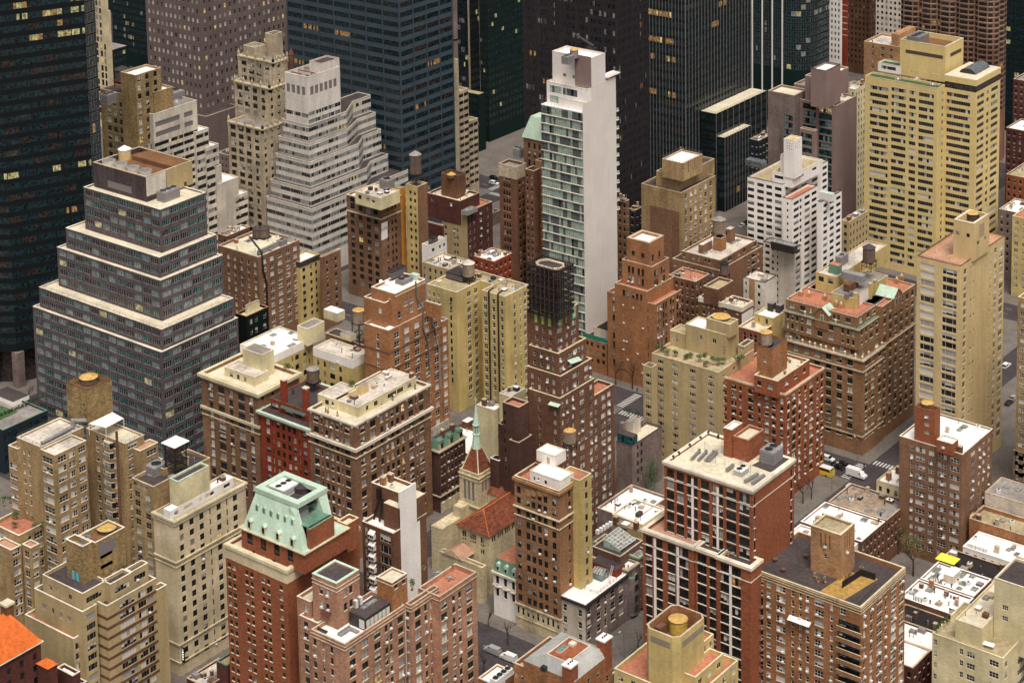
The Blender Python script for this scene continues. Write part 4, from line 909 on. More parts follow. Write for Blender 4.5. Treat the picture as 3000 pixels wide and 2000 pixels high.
# bell tower
tw = on_y('c', 490, 822, NV.y0+14); tz = tw[2]
BT = b.block('c', (490, 822), 318, 630, y0=NV.y0+14, wall='limestone', roof='roof_gray', par=.8, cop='limestone',
    S=[Z([(382, 34), (435, 34), (468, 18)], 60, 20, 8, 'pair', n=1, mix='dark', frame='limestone'), Z([(368, 22), (404, 22), (440, 22)], 200, 165, 170, 'arch', n=1, mix='louver', frame='fr_gray')], E=Z([(528, 18), (557, 18), (588, 18)], 200, 125, 90, 'arch', n=1, mix='louver', frame='fr_gray'),
    bands=[(26, 8, .35, 'limestone'), (60, 5, .2, 'limestone'), (285, 14, .5, 'limestone')])
m = b.mb('spire_roof'); cx, cy = (BT.x0+BT.x1)/2, (BT.y0+BT.y1)/2
sp = at('c', 467, 545, tz+13); hx = (BT.x1-BT.x0)/2-.5; hy = (BT.y1-BT.y0)/2-.5; zc = bis(lambda z_: -proj((cx, cy, z_))[1], -src('c', 0, 555)[1], tz, tz+40)
c4 = [(cx-hx, cy-hy), (cx+hx, cy-hy), (cx+hx, cy+hy), (cx-hx, cy+hy)]; t4 = [(cx-1, cy-1), (cx+1, cy-1), (cx+1, cy+1), (cx-1, cy+1)]
for j in range(4): m.quad((*c4[j], tz-.3), (*c4[(j+1) % 4], tz-.3), (*t4[(j+1) % 4], zc), (*t4[j], zc), 'tile_red')
for j in range(4): m = b.mb('spire_rib'); m.tube((*c4[j], tz-.3), (*t4[j], zc), .22, 'trim_cream', 6)
def zv(y): return bis(lambda z_: -proj((cx, cy, z_))[1], -src('c', 0, y)[1], tz, tz+70)
z1, z2, z3, z4, z5 = zv(555), zv(455), zv(375), zv(200), zv(130)
m = b.mb('spire_base'); m.cyl(cx, cy, z1-.8, z2, 1.55, 'copper', 8, r2=1.0); m.cyl(cx, cy, z2, z2+.3, 1.25, 'copper', 8)
m = b.mb('lantern')
for j in range(8): a = j*math.pi/4; m.box(cx+.85*math.cos(a)-.13, cx+.85*math.cos(a)+.13, cy+.85*math.sin(a)-.13, cy+.85*math.sin(a)+.13, z2+.3, z3, 'copper')
m.cyl(cx, cy, z2+.3, z3, .55, 'copper_dark', 8)
m = b.mb('spire'); m.cyl(cx, cy, z3, z3+.35, 1.2, 'copper', 8); m.cyl(cx, cy, z3+.35, z4, 1.05, 'copper', 8, r2=.12)
m = b.mb('finial_cross'); m.box(cx-.09, cx+.09, cy-.09, cy+.09, z4-.2, z5, 'copper'); m.box(cx-.5, cx+.5, cy-.08, cy+.08, z5-.9, z5-.7, 'copper')
# transept and portico
m = b.mb('transept'); a0 = BT.x1+.2; ty0, ty1 = BT.y1-4, BT.y1+3; m.box(a0, NV.x0+6, ty0, ty1, 0, ez+2.2, 'limestone', 'tile_red')
tr = b.mb('transept_roof'); zr = ez+2.2; tr.quad((a0, ty0-.4, zr), (xc+2, ty0-.4, zr), (xc+2, (ty0+ty1)/2, zr+3), (a0, (ty0+ty1)/2, zr+3), 'tile_red'); tr.quad((xc+2, ty1+.4, zr), (a0, ty1+.4, zr), (a0, (ty0+ty1)/2, zr+3), (xc+2, (ty0+ty1)/2, zr+3), 'tile_red')
PT = b.block('c', (520, 1640), 140, 560, y0=441.5, wall='limestone', roof='roof_pink', par=.6, cop='limestone', cop_w=.5)
railing(b, [(PT.x0+.3, PT.y1), (PT.x0+.3, PT.y0+.3), (PT.x1-.3, PT.y0+.3)], PT.z1+.1, 1.0, 'limestone', .7, 'balustrade')
gb = b.mb('pediment'); gx = PT.x0+(PT.x1-PT.x0)*.32; gb.poly([(gx-4, PT.y0-.3, PT.z1), (gx+4, PT.y0-.3, PT.z1), (gx, PT.y0-.3, PT.z1+2.2)], 'limestone'); gb.quad((gx-4, PT.y0-.3, PT.z1), (gx, PT.y0-.3, PT.z1+2.2), (gx, PT.y0+6, PT.z1+2.2), (gx-4, PT.y0+6, PT.z1), 'roof_pink'); gb.quad((gx, PT.y0-.3, PT.z1+2.2), (gx+4, PT.y0-.3, PT.z1), (gx+4, PT.y0+6, PT.z1), (gx, PT.y0+6, PT.z1+2.2), 'roof_pink')
m = b.mb('stair_wall'); m.box(BT.x0-1.0, BT.x0+3.4, NV.y0+1, BT.y0-.1, 0, ez-4.5, 'limestone'); m.box(BT.x0+.5, BT.x0+4, BT.y0-4, BT.y0-.05, 0, ez-1.2, 'limestone')
b.done()
CHU = NV
# dark brick house with green mansard on the side street
b = Bld('row_house', 'dark umber brick house with scrolled green dormers on its mansard beside the spire', frame='fr_dark', sill='trim_stone', mix='dark', ac=.15)
D1 = b.block('c', (140, 612), 65, 372, x1=-408.8, wall='brick_dark', roof='roof_dark', par=.2, cop='trim_stone', E=Z([(162, 15), (186, 15), (222, 16), (255, 16), (288, 16), (320, 15), (345, 15)], 82, 35, 44, 'dh'), bands=[(0, 10, .5, 'trim_stone'), (395, 10, .3, 'trim_cream')])
m = b.mb('mansard_roof'); k = D1; s_ = 2.0; h_ = 3.6; B4 = [(k.x0, k.y0+.2), (k.x1-.2, k.y0+.2), (k.x1-.2, k.y1-.2), (k.x0, k.y1-.2)]; T4 = [(k.x0, k.y0+1.2), (k.x1-s_, k.y0+1.2), (k.x1-s_, k.y1-1.2), (k.x0, k.y1-1.2)]
for j in range(4): m.quad((*B4[j], k.z1), (*B4[(j+1) % 4], k.z1), (*T4[(j+1) % 4], k.z1+h_), (*T4[j], k.z1+h_), 'copper_dark')
m.quad(*[(*q, k.z1+h_) for q in T4], 'roof_dark')
for t in (.14, .5, .85):
    y = k.y0+(k.y1-k.y0)*t; m = b.mb('dormer'); m.box(k.x1-2.6, k.x1-.25, y-.95, y+.95, k.z1+.2, k.z1+2.6, 'limestone'); m.box(k.x1-.24, k.x1-.18, y-.7, y+.7, k.z1+.5, k.z1+2.3, 'glass'); m.tube((k.x1-2.6, y, k.z1+2.5), (k.x1-.2, y, k.z1+2.5), 1.05, 'copper_dark', 12)
for t in (.32, .68): y = k.y0+(k.y1-k.y0)*t; m = b.mb('chimney'); m.box(k.x1-2.4, k.x1-1.5, y-.6, y+.6, k.z1, k.z1+5.2, 'brick_umber'); m.box(k.x1-2.5, k.x1-1.4, y-.7, y+.7, k.z1+5.2, k.z1+5.5, 'trim_stone')
b.box(D1.x0-1, D1.x1-4.5, D1.y0+.5, D1.y1-3, D1.z1, D1.z1+6.0, wall='paint_offwhite', roof='roof_black', par=.15, cop='trim_white', E=Z(('e', 4, .4), 3, 1.5, 1.3, 'dh', m=True, n=1))
m = b.mb('limestone_base'); m.box(D1.x1, D1.x1+.15, D1.y0+.3, D1.y1-.3, 0.1, 3.6, 'limestone')
b.done()
# white roofed building behind the spire
b = Bld('low_building', 'low brick building with broad white roof and antenna rack behind the spire', frame='fr_dark', mix='dark')
k = b.block('c', (400, 640), 60, 664, x1=-410.5, wall='brick_brown', roof='roof_white', par=.9, cop='brick_umber', E=Z([(585, 28), (625, 28)], 80, 60, 45, 'dh2'), bands=[(20, 26, .3, 'trim_cream')])
p = at('c', 580, 390, k.roofz); m = b.mb('antenna_rack')
for dx in (-1.5, 0, 1.5): m.tube((p[0]+dx, p[1], k.roofz), (p[0]+dx, p[1], k.roofz+3.4), .07, 'steel', 5); m.box(p[0]+dx-.5, p[0]+dx+.5, p[1]-.06, p[1]+.06, k.roofz+1.8, k.roofz+3.0, 'fr_gray')
rbox(b, 'c', (390, 355), 340, 450, k.roofz, 2.6, 'brick_umber', 'roof_white', 'bulkhead')
p0, p1 = at('c', 495, 285, k.roofz), at('c', 575, 310, k.roofz); m = b.mb('duct'); m.tube((p0[0], p0[1], k.roofz+.6), (p1[0], p1[1], k.roofz+.6), .5, 'hvac_gray', 8)
clutter(b, k, 9, 8)
b.done()
b = Bld('low_building', 'small cream penthouse block with flat white top beside the dark brick tower', frame='fr_dark', mix='dark')
k = b.block('c', (628, 250), 470, 700, z=34, wall='stucco_pale', roof='roof_white', par=.3, cop='trim_white'); clutter(b, k, 5, 9); b.done()
b = Bld('low_building', 'cream walled annex with skylight and small roof terrace left of the dark brick tower', frame='fr_dark', mix='dark')
k = b.block('c', (770, 130), 670, 900, z=40, wall='stucco_pale', roof='roof_old', par=.3, cop='trim_white'); clutter(b, k, 5, 19); b.done()

# stepped umber tower wrapped in scaffold at the top
b = Bld('apartment_tower', 'umber brick tower stepping up to a top floor wrapped in dark scaffolding', frame='fr_white', mix='bright', ac=.22)
zq = 66.5; sp = 82
t1 = b.block('e', (560, 625), 310, 768, z=zq+11.2, wall='brick_umber', roof='roof_dark', par=.9, cop='trim_cream', S=Z([(400, 26), (460, 26), (518, 26)], sp, 150, 44, 'dh'), E=Z([(600, 46, 'dh3'), (665, 22), (725, 46, 'dh3')], sp, 60, 44, 'dh'))
t2 = b.block('e', (590, 955), 330, 835, z=zq, wall='brick_umber', roof='roof_terra', cop='trim_cream', S=Z([(380, 24), (442, 24), (500, 24), (550, 22)], sp, 55, 44, 'dh'), E=Z([(610, 20), (632, 20), (690, 40, 'dh2'), (740, 40, 'dh2'), (775, 18), (805, 18)], sp, 62, 44, 'dh'))
t3 = b.block('e', (610, 1155), 315, 886, z=zq-6.8, wall='brick_umber', roof='roof_terra', cop='trim_cream', S=Z([(362, 24), (422, 22), (495, 24), (550, 24)], sp, 70, 44, 'dh'), E=Z([(628, 16), (670, 18), (735, 36, 'dh2'), (765, 16), (840, 36, 'dh2'), (870, 16)], sp, 60, 44, 'dh'))
t4 = b.block('e', (605, 1350), 330, 906, z=zq-13.4, wall='brick_umber', roof='roof_terra', cop='trim_cream', S=Z([(425, 22), (560, 24)], sp, 60, 44, 'dh'), E=Z([(628, 16), (668, 20), (720, 18), (800, 40, 'dh3'), (880, 24)], sp, 60, 44, 'dh'))
t5 = b.block('e', (620, 1500), 480, 1078, z=zq-19.5, wall='brick_umber', roof='roof_terra', cop='trim_cream', S=Z([(540, 30)], sp, 60, 44, 'dh'), E=Z([(660, 30, 'dh2'), (710, 18), (765, 20), (825, 20), (865, 18), (915, 40, 'dh3'), (990, 40, 'dh3'), (1040, 30, 'dh2')], sp, 62, 48, 'dh'))
t6 = b.block('G', (440, 1440), 300, 705, z=zq-31, wall='brick_umber', roof='roof_terra', cop='trim_cream', E=Z([(515, 36, 'dh3'), (590, 34, 'dh3'), (655, 34, 'dh3')], 66, 70, 38, 'dh'))
# core and scaffold
X1, Y0, _ = at('e', 575, 205, zq+27); X0 = bis(lambda t: proj((t, Y0, zq+27))[0], src('e', 372)[0], X1-60, X1); Y1_ = bis(lambda t: proj((X1, t, zq+27))[0], src('e', 665)[0], Y0, Y0+60)
m = b.mb('tower_core'); ch = 1.6; oc = [(X0+ch, Y0), (X1-ch, Y0), (X1, Y0+ch), (X1, Y1_-ch), (X1-ch, Y1_), (X0+ch, Y1_), (X0, Y1_-ch), (X0, Y0+ch)]
m.prism(oc, zq+10, zq+26.2, 'brick_dark', 'roof_dark')
m = b.mb('parapet')
for j in range(8):
    a, d = oc[j], oc[(j+1) % 8]; m.tube((*a, zq+26.6), (*d, zq+26.6), .45, 'trim_stone', 6)
SX0, SX1, SY0, SY1 = X0-1.6, X1+1.5, Y0-1.5, Y1_+1.5
for lv in range(9):
    z_ = zq+11+lv*1.9; m = b.mb('scaffold_deck'); m.ring(SX0, SX1, SY0, SY1, z_, z_+.14, 1.1, 'wood_tank' if lv % 2 else 'net_dark')
    m = b.mb('guard_rail'); m.ring(SX0-.02, SX1+.02, SY0-.02, SY1+.02, z_+1.0, z_+1.08, .06, 'net_dark')
    m = b.mb('netting'); m.ring(SX0-.05, SX1+.05, SY0-.05, SY1+.05, z_+.2, z_+.75, .03, 'net_dark')
for i in range(8):
    t = i/7
    for (x, y) in ((SX0+(SX1-SX0)*t, SY0), (SX1, SY0+(SY1-SY0)*t), (SX0, SY0+(SY1-SY0)*t), (SX0+(SX1-SX0)*t, SY1)):
        m = b.mb('scaffold_pole'); m.tube((x, y, zq+10.2), (x, y, zq+28.5), .07, 'rail', 5)
for face, xs in (('S', (395, 455, 515)), ('E', (600, 660, 725))):
    for i, xx in enumerate(xs):
        m = b.mb('debris_net'); col = 'net_green' if (face == 'S' or i == 1) else 'net_teal'
        if 'net_green' not in MATS: mottled('net_green', (.38, .55, .16), big=.2, streak=0); mottled('net_teal', (.10, .42, .40), big=.3, streak=0); mottled('net_yellow', (.7, .52, .12), big=.2, streak=0)
        if face == 'S': p = on_y('e', xx, 640, t1.y0); m.box(p[0]-.55, p[0]+.55, t1.y0-.25, t1.y0-.12, zq+7.6, zq+11.3, col)
        else:
            p = on_x('e', xx, 600, t1.x1)
            w = .5 if i == 1 else 1.0
            for k in range(3 if i != 1 else 1): m.box(t1.x1+.12, t1.x1+.25, p[1]-w+k*w*.7, p[1]-w+k*w*.7+w*.66, zq+7.4, zq+11.3, ('net_teal', 'net_yellow', 'net_teal')[k] if i != 1 else 'net_green')
awning(b, 'E', *[on_x('e', x, y, t2.x1) for x, y in ((668, 1010), (765, 975))], 1.6, .8, 'copper'); awning(b, 'S', *[on_y('e', x, y, t4.y0-.02) for x, y in ((520, 1372), (612, 1398))], 1.4, .5, 'copper')
b.done()
# annex in front of it
b = Bld('apartment_house', 'very dark brown brick block with crenellated terrace in front of the scaffolded tower', frame='fr_dark', mix='dark', ac=.05)
an = b.block('c', (845, 222), 700, 930, z=52, wall='brick_dark', roof='roof_terra', cop='trim_stone', S=Z([(720, 18), (860, 16)], 82, 90, 40, 'dh'))
b.block('c', (742, 388), 660, 800, z=44, wall='brick_dark', roof='roof_dark', cop='trim_stone', S=Z([(722, 22)], 82, 62, 40, 'dh')); b.block('c', (845, 535), 760, 962, z=41, wall='brick_dark', roof='roof_dark', cop='trim_stone')
b.block('c', (668, 695), 590, 720, z=32, wall='brick_dark', roof='roof_dark', cop='trim_white')
b.done()
# tall tan-brown tower with white penthouse on the avenue
b = Bld('apartment_tower', 'slender tan-brown tower with limestone base, arcaded top floor and white rooftop penthouse', frame='fr_dark', mix='dark', ac=.14)
c9 = [(48, 26, 'dh2'), (110, 26, 'dh2'), (148, 26, 'dh2'), (190, 26, 'dh2'), (230, 26, 'dh2'), (289, 28, 'dh2')]
zl = on_y('K', 30, 1005, 438.4)[2]
t9 = b.block('K', (322, 250), 15, 467, y0=438.4, z0=zl, wall='brick_hotel', roof='roof_terra', par=1.2, cop='trim_cream', S=[Z(c9, 76.5, 88, 50, 'dh2', n=1), Z(c9, 76.5, 160, 46, 'dh2')], E=Z([(395, 16)], 76.5, 62, 44, 'dh'),
    bands=[(8, 18, .5, 'brick_tan'), (200, 10, .4, 'trim_cream'), (262, 6, .2, 'trim_cream')])
b.block('K', (467, 178), 320, 547, z=t9.z1+1.2, wall='stucco_yellow', roof='roof_terra', cop='trim_cream', E=Z([(512, 18)], 76.5, 50, 44, 'dh'))
b.box(t9.x0-.1, t9.x1+.1, t9.y0-.12, t9.y1, 0, zl, wall='limestone', roof='roof_gray', par=0, S=[Z(('e', 9, .42), 3.4, 2.2, 2.3, 'arch', m=True, n=1), Z(('e', 5, .4), 3.3, 5.4, 2.0, 'dh2', m=True, n=3)], bands=[(0, .5, .25, 'limestone', 1), (4.2, .35, .15, 'limestone', 1)])
for i, x in enumerate((110, 148, 190, 230)): p = on_y('K', x, 262, t9.y0); m = b.mb('arch'); m.tube((p[0], t9.y0-.12, p[2]), (p[0], t9.y0-.01, p[2]), 1.0, 'brick_tan', 14)
pw = b.block('K', (335, 181), 122, 427, z=t9.roofz+3.2, z0=t9.roofz, wall='paint_white', roof='roof_white', par=.15, cop='trim_white', S=Z([(155, 12), (182, 12), (232, 18)], 60, 42, 26, 'pair', n=1))
pv_ = b.block('c', (1165, 655), 1000, 1260, z=t9.roofz+6.3, z0=t9.roofz+3.1, wall='paint_white', roof='roof_white', par=.1, cop='trim_white')
m = b.mb('stair_door'); p = on_y('c', 1105, 690, pv_.y0); m.box(p[0]-.5, p[0]+.5, pv_.y0-.05, pv_.y0, pw.z1, pw.z1+2.2, 'curtain')
b.done()
water_tank('small wooden tank with tan conical lid behind the white rooftop penthouse', 'G', 400, 1530, t9.roofz+5.0, 1.75, 3.6, leg=2.4, wood='wood_pale', lid='tank_lid')
SL = t9
# ------------------------------------------------------------------ right of the church: the avenue corner
# low gray corner house with mural wall
b = Bld('row_house', 'white fronted corner house with patchy purple-gray side wall and cluttered roof garden', frame='fr_white', sill='trim_cream', mix='dark', ac=.12)
r1 = b.block('K', (505, 1030), 335, 790, y0=439.0, wall='paint_offwhite', wallE='mural_gray', roof='roof_white', par=.25, cop='roof_white', cop_w=.4,
    S=Z([(365, 26), (468, 26)], 84, 72, 46, 'dh'), E=Z([(530, 26), (598, 26), (645, 14), (695, 30), (752, 30)], 82, 62, 52, 'dh'), bands=[(4, 12, .45, 'fr_dark')])
rr = rbox(b, 'K', (720, 795), 545, 780, r1.roofz, 2.2, 'brick_red', 'roof_dark', 'penthouse')
p = at('K', 610, 840, r1.roofz); m = b.mb('greenhouse'); m.box(p[0]-1.8, p[0]+1.8, p[1]-2, p[1]+2, r1.roofz, r1.roofz+2.0, 'glass_aqua'); m.quad((p[0]-1.9, p[1]-2.1, r1.roofz+2.0), (p[0]+1.9, p[1]-2.1, r1.roofz+2.0), (p[0]+1.9, p[1], r1.roofz+2.9), (p[0]-1.9, p[1], r1.roofz+2.9), 'glass_pale'); m.quad((p[0]+1.9, p[1]+2.1, r1.roofz+2.0), (p[0]-1.9, p[1]+2.1, r1.roofz+2.0), (p[0]-1.9, p[1], r1.roofz+2.9), (p[0]+1.9, p[1], r1.roofz+2.9), 'glass_pale')
for i in range(5): m.tube((p[0]-1.9+.95*i, p[1]-2.1, r1.roofz+2.03), (p[0]-1.9+.95*i, p[1], r1.roofz+2.93), .06, 'fr_white', 4)
p = at('K', 680, 870, r1.roofz); m = b.mb('ladder')
for s_ in (-.3, .3): m.tube((p[0]+s_, p[1]-1.2, r1.roofz), (p[0]+s_, p[1]+1.0, r1.roofz+4.6), .06, 'fr_white', 4)
for i in range(9): t = (i+.5)/9; m.tube((p[0]-.3, p[1]-1.2+2.2*t, r1.roofz+4.6*t), (p[0]+.3, p[1]-1.2+2.2*t, r1.roofz+4.6*t), .05, 'fr_white', 4)
railing(b, [(r1.x0+3.5, r1.y0+7.0), (r1.x1-.8, r1.y0+7.0), (r1.x1-.8, r1.y1-4)], r1.roofz, 1.0, 'rail')
b.done()
HX = r1.x1
for nm, lab, dy0, dy1, dz, wl, rf in (
    ('row_house', 'narrow row house with rounded purple-gray bay beside the mural wall', 0, 5.6, 1.4, 'mural_gray', 'roof_white'),
    ('row_house', 'dark brownstone row house with bow window and green roof edge below the glass studio roof', 5.7, 11.5, 2.6, 'brownstone', 'roof_gray')):
    b = Bld(nm, lab, frame='fr_dark', mix='dark', sill='trim_stone')
    k = b.box(HX-16, HX+.3, r1.y1+.1+dy0, r1.y1+dy1, 0, r1.z1+dz, wall=wl, roof=rf, par=.6, E=Z(('e', 2, .42), 3.4, 2.2, 1.9, 'dh', m=True), bands=[(0.0, .5, .4, 'trim_stone' if dy0 == 0 else 'copper_dark', 1)])
    m = b.mb('bow_window'); yc = (k.y0+k.y1)/2; pts = [(k.x1-.1, yc-1.9)]+[(k.x1+1.2*math.cos(a), yc+1.9*math.sin(a)) for a in [math.radians(q) for q in (-60, -30, 0, 30, 60)]]+[(k.x1-.1, yc+1.9)]
    m.prism(pts, 1.2, k.z1-3.2, wl, 'copper_dark')
    for z_ in range(4): m2 = b.mb('window'); m2.prism([(k.x1+1.26, yc-.8), (k.x1+1.3, yc-.8), (k.x1+1.3, yc+.8), (k.x1+1.26, yc+.8)], 2.3+z_*3.3, 4.2+z_*3.3, 'glass')
    clutter(b, k, 4, 30+int(dy0)); b.done()
LASTY = k.y1
# studio house with big sloping glass roof
b = Bld('row_house', 'brown town house with sloping glass studio roof and row of white condensers', frame='fr_dark', mix='dark')
g1 = b.block('K', (745, 700), 555, 900, z=r1.z1+4.0, wall='brownstone', roof='roof_dark', par=.3, cop='trim_stone', S=Z([(590, 20)], 80, 60, 40, 'dh'))
q = [at('K', x, y, z_) for x, y, z_ in ((630, 570, g1.z1+2.4), (748, 652, g1.z1+.5), (852, 580, g1.z1+.5), (735, 492, g1.z1+2.4))]
pn = b.mb('studio_frame')
for i in range(7):
    t = i/6; pn.tube(tuple(q[0][j]+(q[1][j]-q[0][j])*t for j in range(3)), tuple(q[3][j]+(q[2][j]-q[3][j])*t for j in range(3)), .08, 'fr_white', 4)
for i in range(6):
    t = i/5; pn.tube(tuple(q[0][j]+(q[3][j]-q[0][j])*t for j in range(3)), tuple(q[1][j]+(q[2][j]-q[1][j])*t for j in range(3)), .08, 'fr_white', 4)
for i in range(5):
    for j_ in range(6):
        def bl(s_, t_): return tuple((q[0][n]*(1-s_)+q[3][n]*s_)*(1-t_)+(q[1][n]*(1-s_)+q[2][n]*s_)*t_-(.05 if n == 2 else 0) for n in range(3))
        m = b.mb('pane'); m.quad(bl(i/5, j_/6), bl(i/5, (j_+1)/6), bl((i+1)/5, (j_+1)/6), bl((i+1)/5, j_/6), 'glass_pale')
m = b.mb('studio_wall'); m.poly([(q[0][0], q[0][1], g1.roofz), (q[1][0], q[1][1], g1.roofz), q[1], q[0]], 'glass_mint'); m.poly([(q[3][0], q[3][1], g1.roofz), (q[0][0], q[0][1], g1.roofz), q[0], q[3]], 'stucco_tan')
for i in range(5): p = at('K', 590+i*22, 540-i*14, g1.roofz); m = b.mb('condenser'); m.box(p[0]-.5, p[0]+.5, p[1]-.45, p[1]+.45, g1.roofz, g1.roofz+1.3, 'ac_white')
clutter(b, g1, 4, 71)
b.done()
b = Bld('low_building', 'low white roofed strip with vents between the studio house and the tall red brick block', frame='fr_dark', mix='dark')
k = b.block('K', (900, 480), 690, 1052, z=r1.z1+1.0, wall='stucco_tan', roof='roof_white', par=.4, cop='trim_white'); clutter(b, k, 8, 72); b.done()
b = Bld('low_building', 'low tan house with pitched brown roof and white brick chimney behind the glass studio', frame='fr_dark', mix='dark')
k = b.block('K', (890, 530), 690, 905, z=r1.z1+2.6, wall='stucco_tan', roof='roof_terra', par=.2, cop='trim_stone'); clutter(b, k, 5, 73); b.done()

# tall modern red brick block
b = Bld('apartment_tower', 'modern rust-red brick block with white piers, dark glazing and cream gravel roof', frame='fr_dark', sill='trim_white', mix='dark')
zu = 68.0
cu = [(315, 78), (422, 78), (520, 46), (592, 42), (692, 88), (795, 44), (868, 44), (978, 108), (1122, 112)]
u = b.block('R', (1210, 730), 245, 1668, z=zu, wall='brick_rust', roof='roof_cream', par=.5, cop='trim_white', cop_w=.9,
    S=Z(cu, 122, 118, 100, 'grid', sill='trim_white'), E=Z([(1236, 18), (1636, 20)], 122, 140, 105, 'pair', sill='trim_white'), bands=[(0, 26, .45, 'trim_white'), (30, 14, .25, 'trim_white'), (180, 7, .12, 'trim_white')])
for xx in (556, 831):
    p = on_y('R', xx, 700, u.y0); m = b.mb('white_pier'); m.box(p[0]-.33, p[0]+.33, u.y0-.12, u.y0+.02, zu-24, zu-2.4, 'paint_white')
lo1 = b.block('K', (1252, 632), 900, 1420, z=48.5, wall='brick_rust', roof='roof_pink', par=.9, cop='trim_white', cop_w=.8, S=Z([(943, 44), (1015, 44), (1098, 50), (1183, 62)], 71, 66, 60, 'grid'), bands=[(0, 20, .4, 'trim_white'), (100, 5, .12, 'trim_white')], E=())
lo2 = b.block('K', (1425, 690), 1262, 1500, z=48.5, wall='brick_rust', roof='roof_dark', par=.9, cop='trim_white', cop_w=.8, S=Z([(1308, 62), (1382, 44)], 71, 66, 60, 'grid'), bands=[(0, 20, .4, 'trim_white'), (100, 5, .12, 'trim_white')])
lo3 = b.block('K', (1645, 775), 1410, 1720, z=48.5, wall='brick_rust', roof='roof_dark', par=.9, cop='trim_white', cop_w=.8, S=Z([(1466, 62), (1545, 62)], 71, 66, 60, 'grid'), bands=[(0, 20, .4, 'trim_white'), (100, 5, .12, 'trim_white')])
for blk, xs in ((lo1, (985, 1142)), (lo3, (1505,))):
    for xx in xs:
        p = on_y('K', xx, 700, blk.y0); m = b.mb('white_pier'); m.box(p[0]-.38, p[0]+.38, blk.y0-.12, blk.y0+.02, 2, 47.0, 'paint_white')
b.block('R', (1165, 190), 1000, 1340, z=zu+5.8, z0=zu-.6, wall='brick_rust', roof='roof_cream', par=.7, cop='brick_salmon')
b.block('R', (985, 75), 895, 1100, z=zu+7.6, z0=zu-.6, wall='brick_rust', roof='roof_white', par=.2, cop='trim_white')
hvac(b, 'R', (1440, 330), 1288, 1545, zu-.5, 3.6, 'hvac_gray', 2)
m = b.mb('machine_pad'); q = [at('R', x, y, zu-.4) for x, y in ((1205, 455), (1410, 530), (1640, 400), (1440, 330))]; m.quad(*q, 'roof_dark')
hvac(b, 'R', (1095, 530), 1005, 1172, zu-.5, 1.9, 'ac_white', 2)
for i, (x, y) in enumerate(((545, 395), (620, 405), (700, 408), (735, 412))):
    p0 = at('R', x, y, zu-.1); p1 = at('R', x+85, y-85, zu-.1); m = b.mb('duct'); m.tube((p0[0], p0[1], zu+.1), (p1[0], p1[1], zu+.1), .42, 'steel', 8); m.tube((p1[0], p1[1], zu-.4), (p1[0], p1[1], zu+.7), .42, 'steel', 8)
for i in range(2):
    p0 = at('R', 1130+80*i, 640+20*i, zu-.1); p1 = at('R', 1270+70*i, 560+15*i, zu-.1); m = b.mb('duct'); m.tube((p0[0], p0[1], zu+.1), (p1[0], p1[1], zu+.1), .5, 'steel', 8)
p0 = at('R', 930, 520, zu-.1); p1 = at('R', 1000, 465, zu-.1); m = b.mb('duct'); m.tube((p0[0], p0[1], zu+.2), (p1[0], p1[1], zu+.2), .5, 'steel', 8)
for (x, y) in ((345, 378), (405, 335), (525, 252), (643, 170), (728, 115), (838, 152)): p = at('R', x, y, zu-.2); m = b.mb('parapet_lamp'); m.box(p[0]-.25, p[0]+.25, p[1]-.25, p[1]+.25, zu-.5, zu+.6, 'black')
for (x, y) in ((690, 300), (877, 275), (806, 435), (910, 490), (1072, 595), (1190, 550), (1222, 330)): p = at('R', x, y, zu-.5); m = b.mb('mast'); m.tube((p[0], p[1], zu-.5), (p[0], p[1], zu+2.2), .04, 'rail', 4)
p = at('R', 1010, 395, zu-.5); railing(b, [(p[0]+3, p[1]-2), (p[0]+3, p[1]+3), (p[0], p[1]+3)], zu-.5, 1.3, 'fr_gray', .8)
b.done()
RUST, RUSTL3, RUSTL1 = u, lo3, lo1

# big brown apartment house with brick tank tower
b = Bld('apartment_house', 'wide orange-brown brick apartment house with square brick tower and ochre roof terrace', frame='fr_white', sill='trim_stone', mix='bright', ac=.42)
zb = 45.0
e1 = b.block('L', (640, 1050), -115, 945, z=zb, wall='brick_orange', roof='roof_dark', par=1.1, cop='trim_cream', cop_w=.45,
    S=Z([(-60, 56, 'dh3'), (5, 30), (88, 62, 'dh3'), (170, 18), (222, 18), (272, 22), (352, 62, 'dh3'), (437, 20), (515, 40, 'dh2')], 71, 70, 42, 'dh'),
    E=Z([(665, 14), (712, 18), (768, 36, 'dh2'), (812, 15), (865, 36, 'dh2'), (918, 30, 'dh2')], 71, 62, 46, 'dh'), bands=[(6, 5, .12, 'trim_cream'), (22, 5, .12, 'trim_cream'), (42, 4, .1, 'trim_cream')])
et = b.block('L', (500, 552), 295, 597, z=zb+11.6, z0=zb-1.1, wall='brick_tan', roof='roof_tan', par=.6, cop='trim_cream', cop_w=.5, S=Z([(395, 22)], 75, 105, 30, 'dh', n=2, sill=0), E=Z([(545, 16)], 80, 150, 28, 'dh', n=1, sill=0))
for xx in (365, 395, 425): p = on_y('L', xx, 620, et.y0); m = b.mb('blind_slot'); m.box(p[0]-.18, p[0]+.18, et.y0-.03, et.y0+.02, zb+6.5, zb+10.6, 'brick_umber')
for xx in (530, 545, 560): p = on_x('L', xx, 620, et.x1); m = b.mb('blind_slot'); m.box(et.x1-.02, et.x1+.03, p[1]-.14, p[1]+.14, zb+6.5, zb+10.6, 'brick_umber')
q = [at('L', x, y, zb-1.08) for x, y in ((320, 960), (500, 1010), (760, 850), (560, 800))]; m = b.mb('terrace_deck'); m.quad(*q, 'deck_ochre') if 'deck_ochre' in MATS else (mottled('deck_ochre', hexlin('a88448', 1.0), big=.12, streak=0), m.quad(*q, 'deck_ochre'))
m = b.mb('terrace_wall'); p0, p1, p2 = at('L', 510, 915, zb-1), at('L', 640, 830, zb-1), at('L', 740, 860, zb-1)
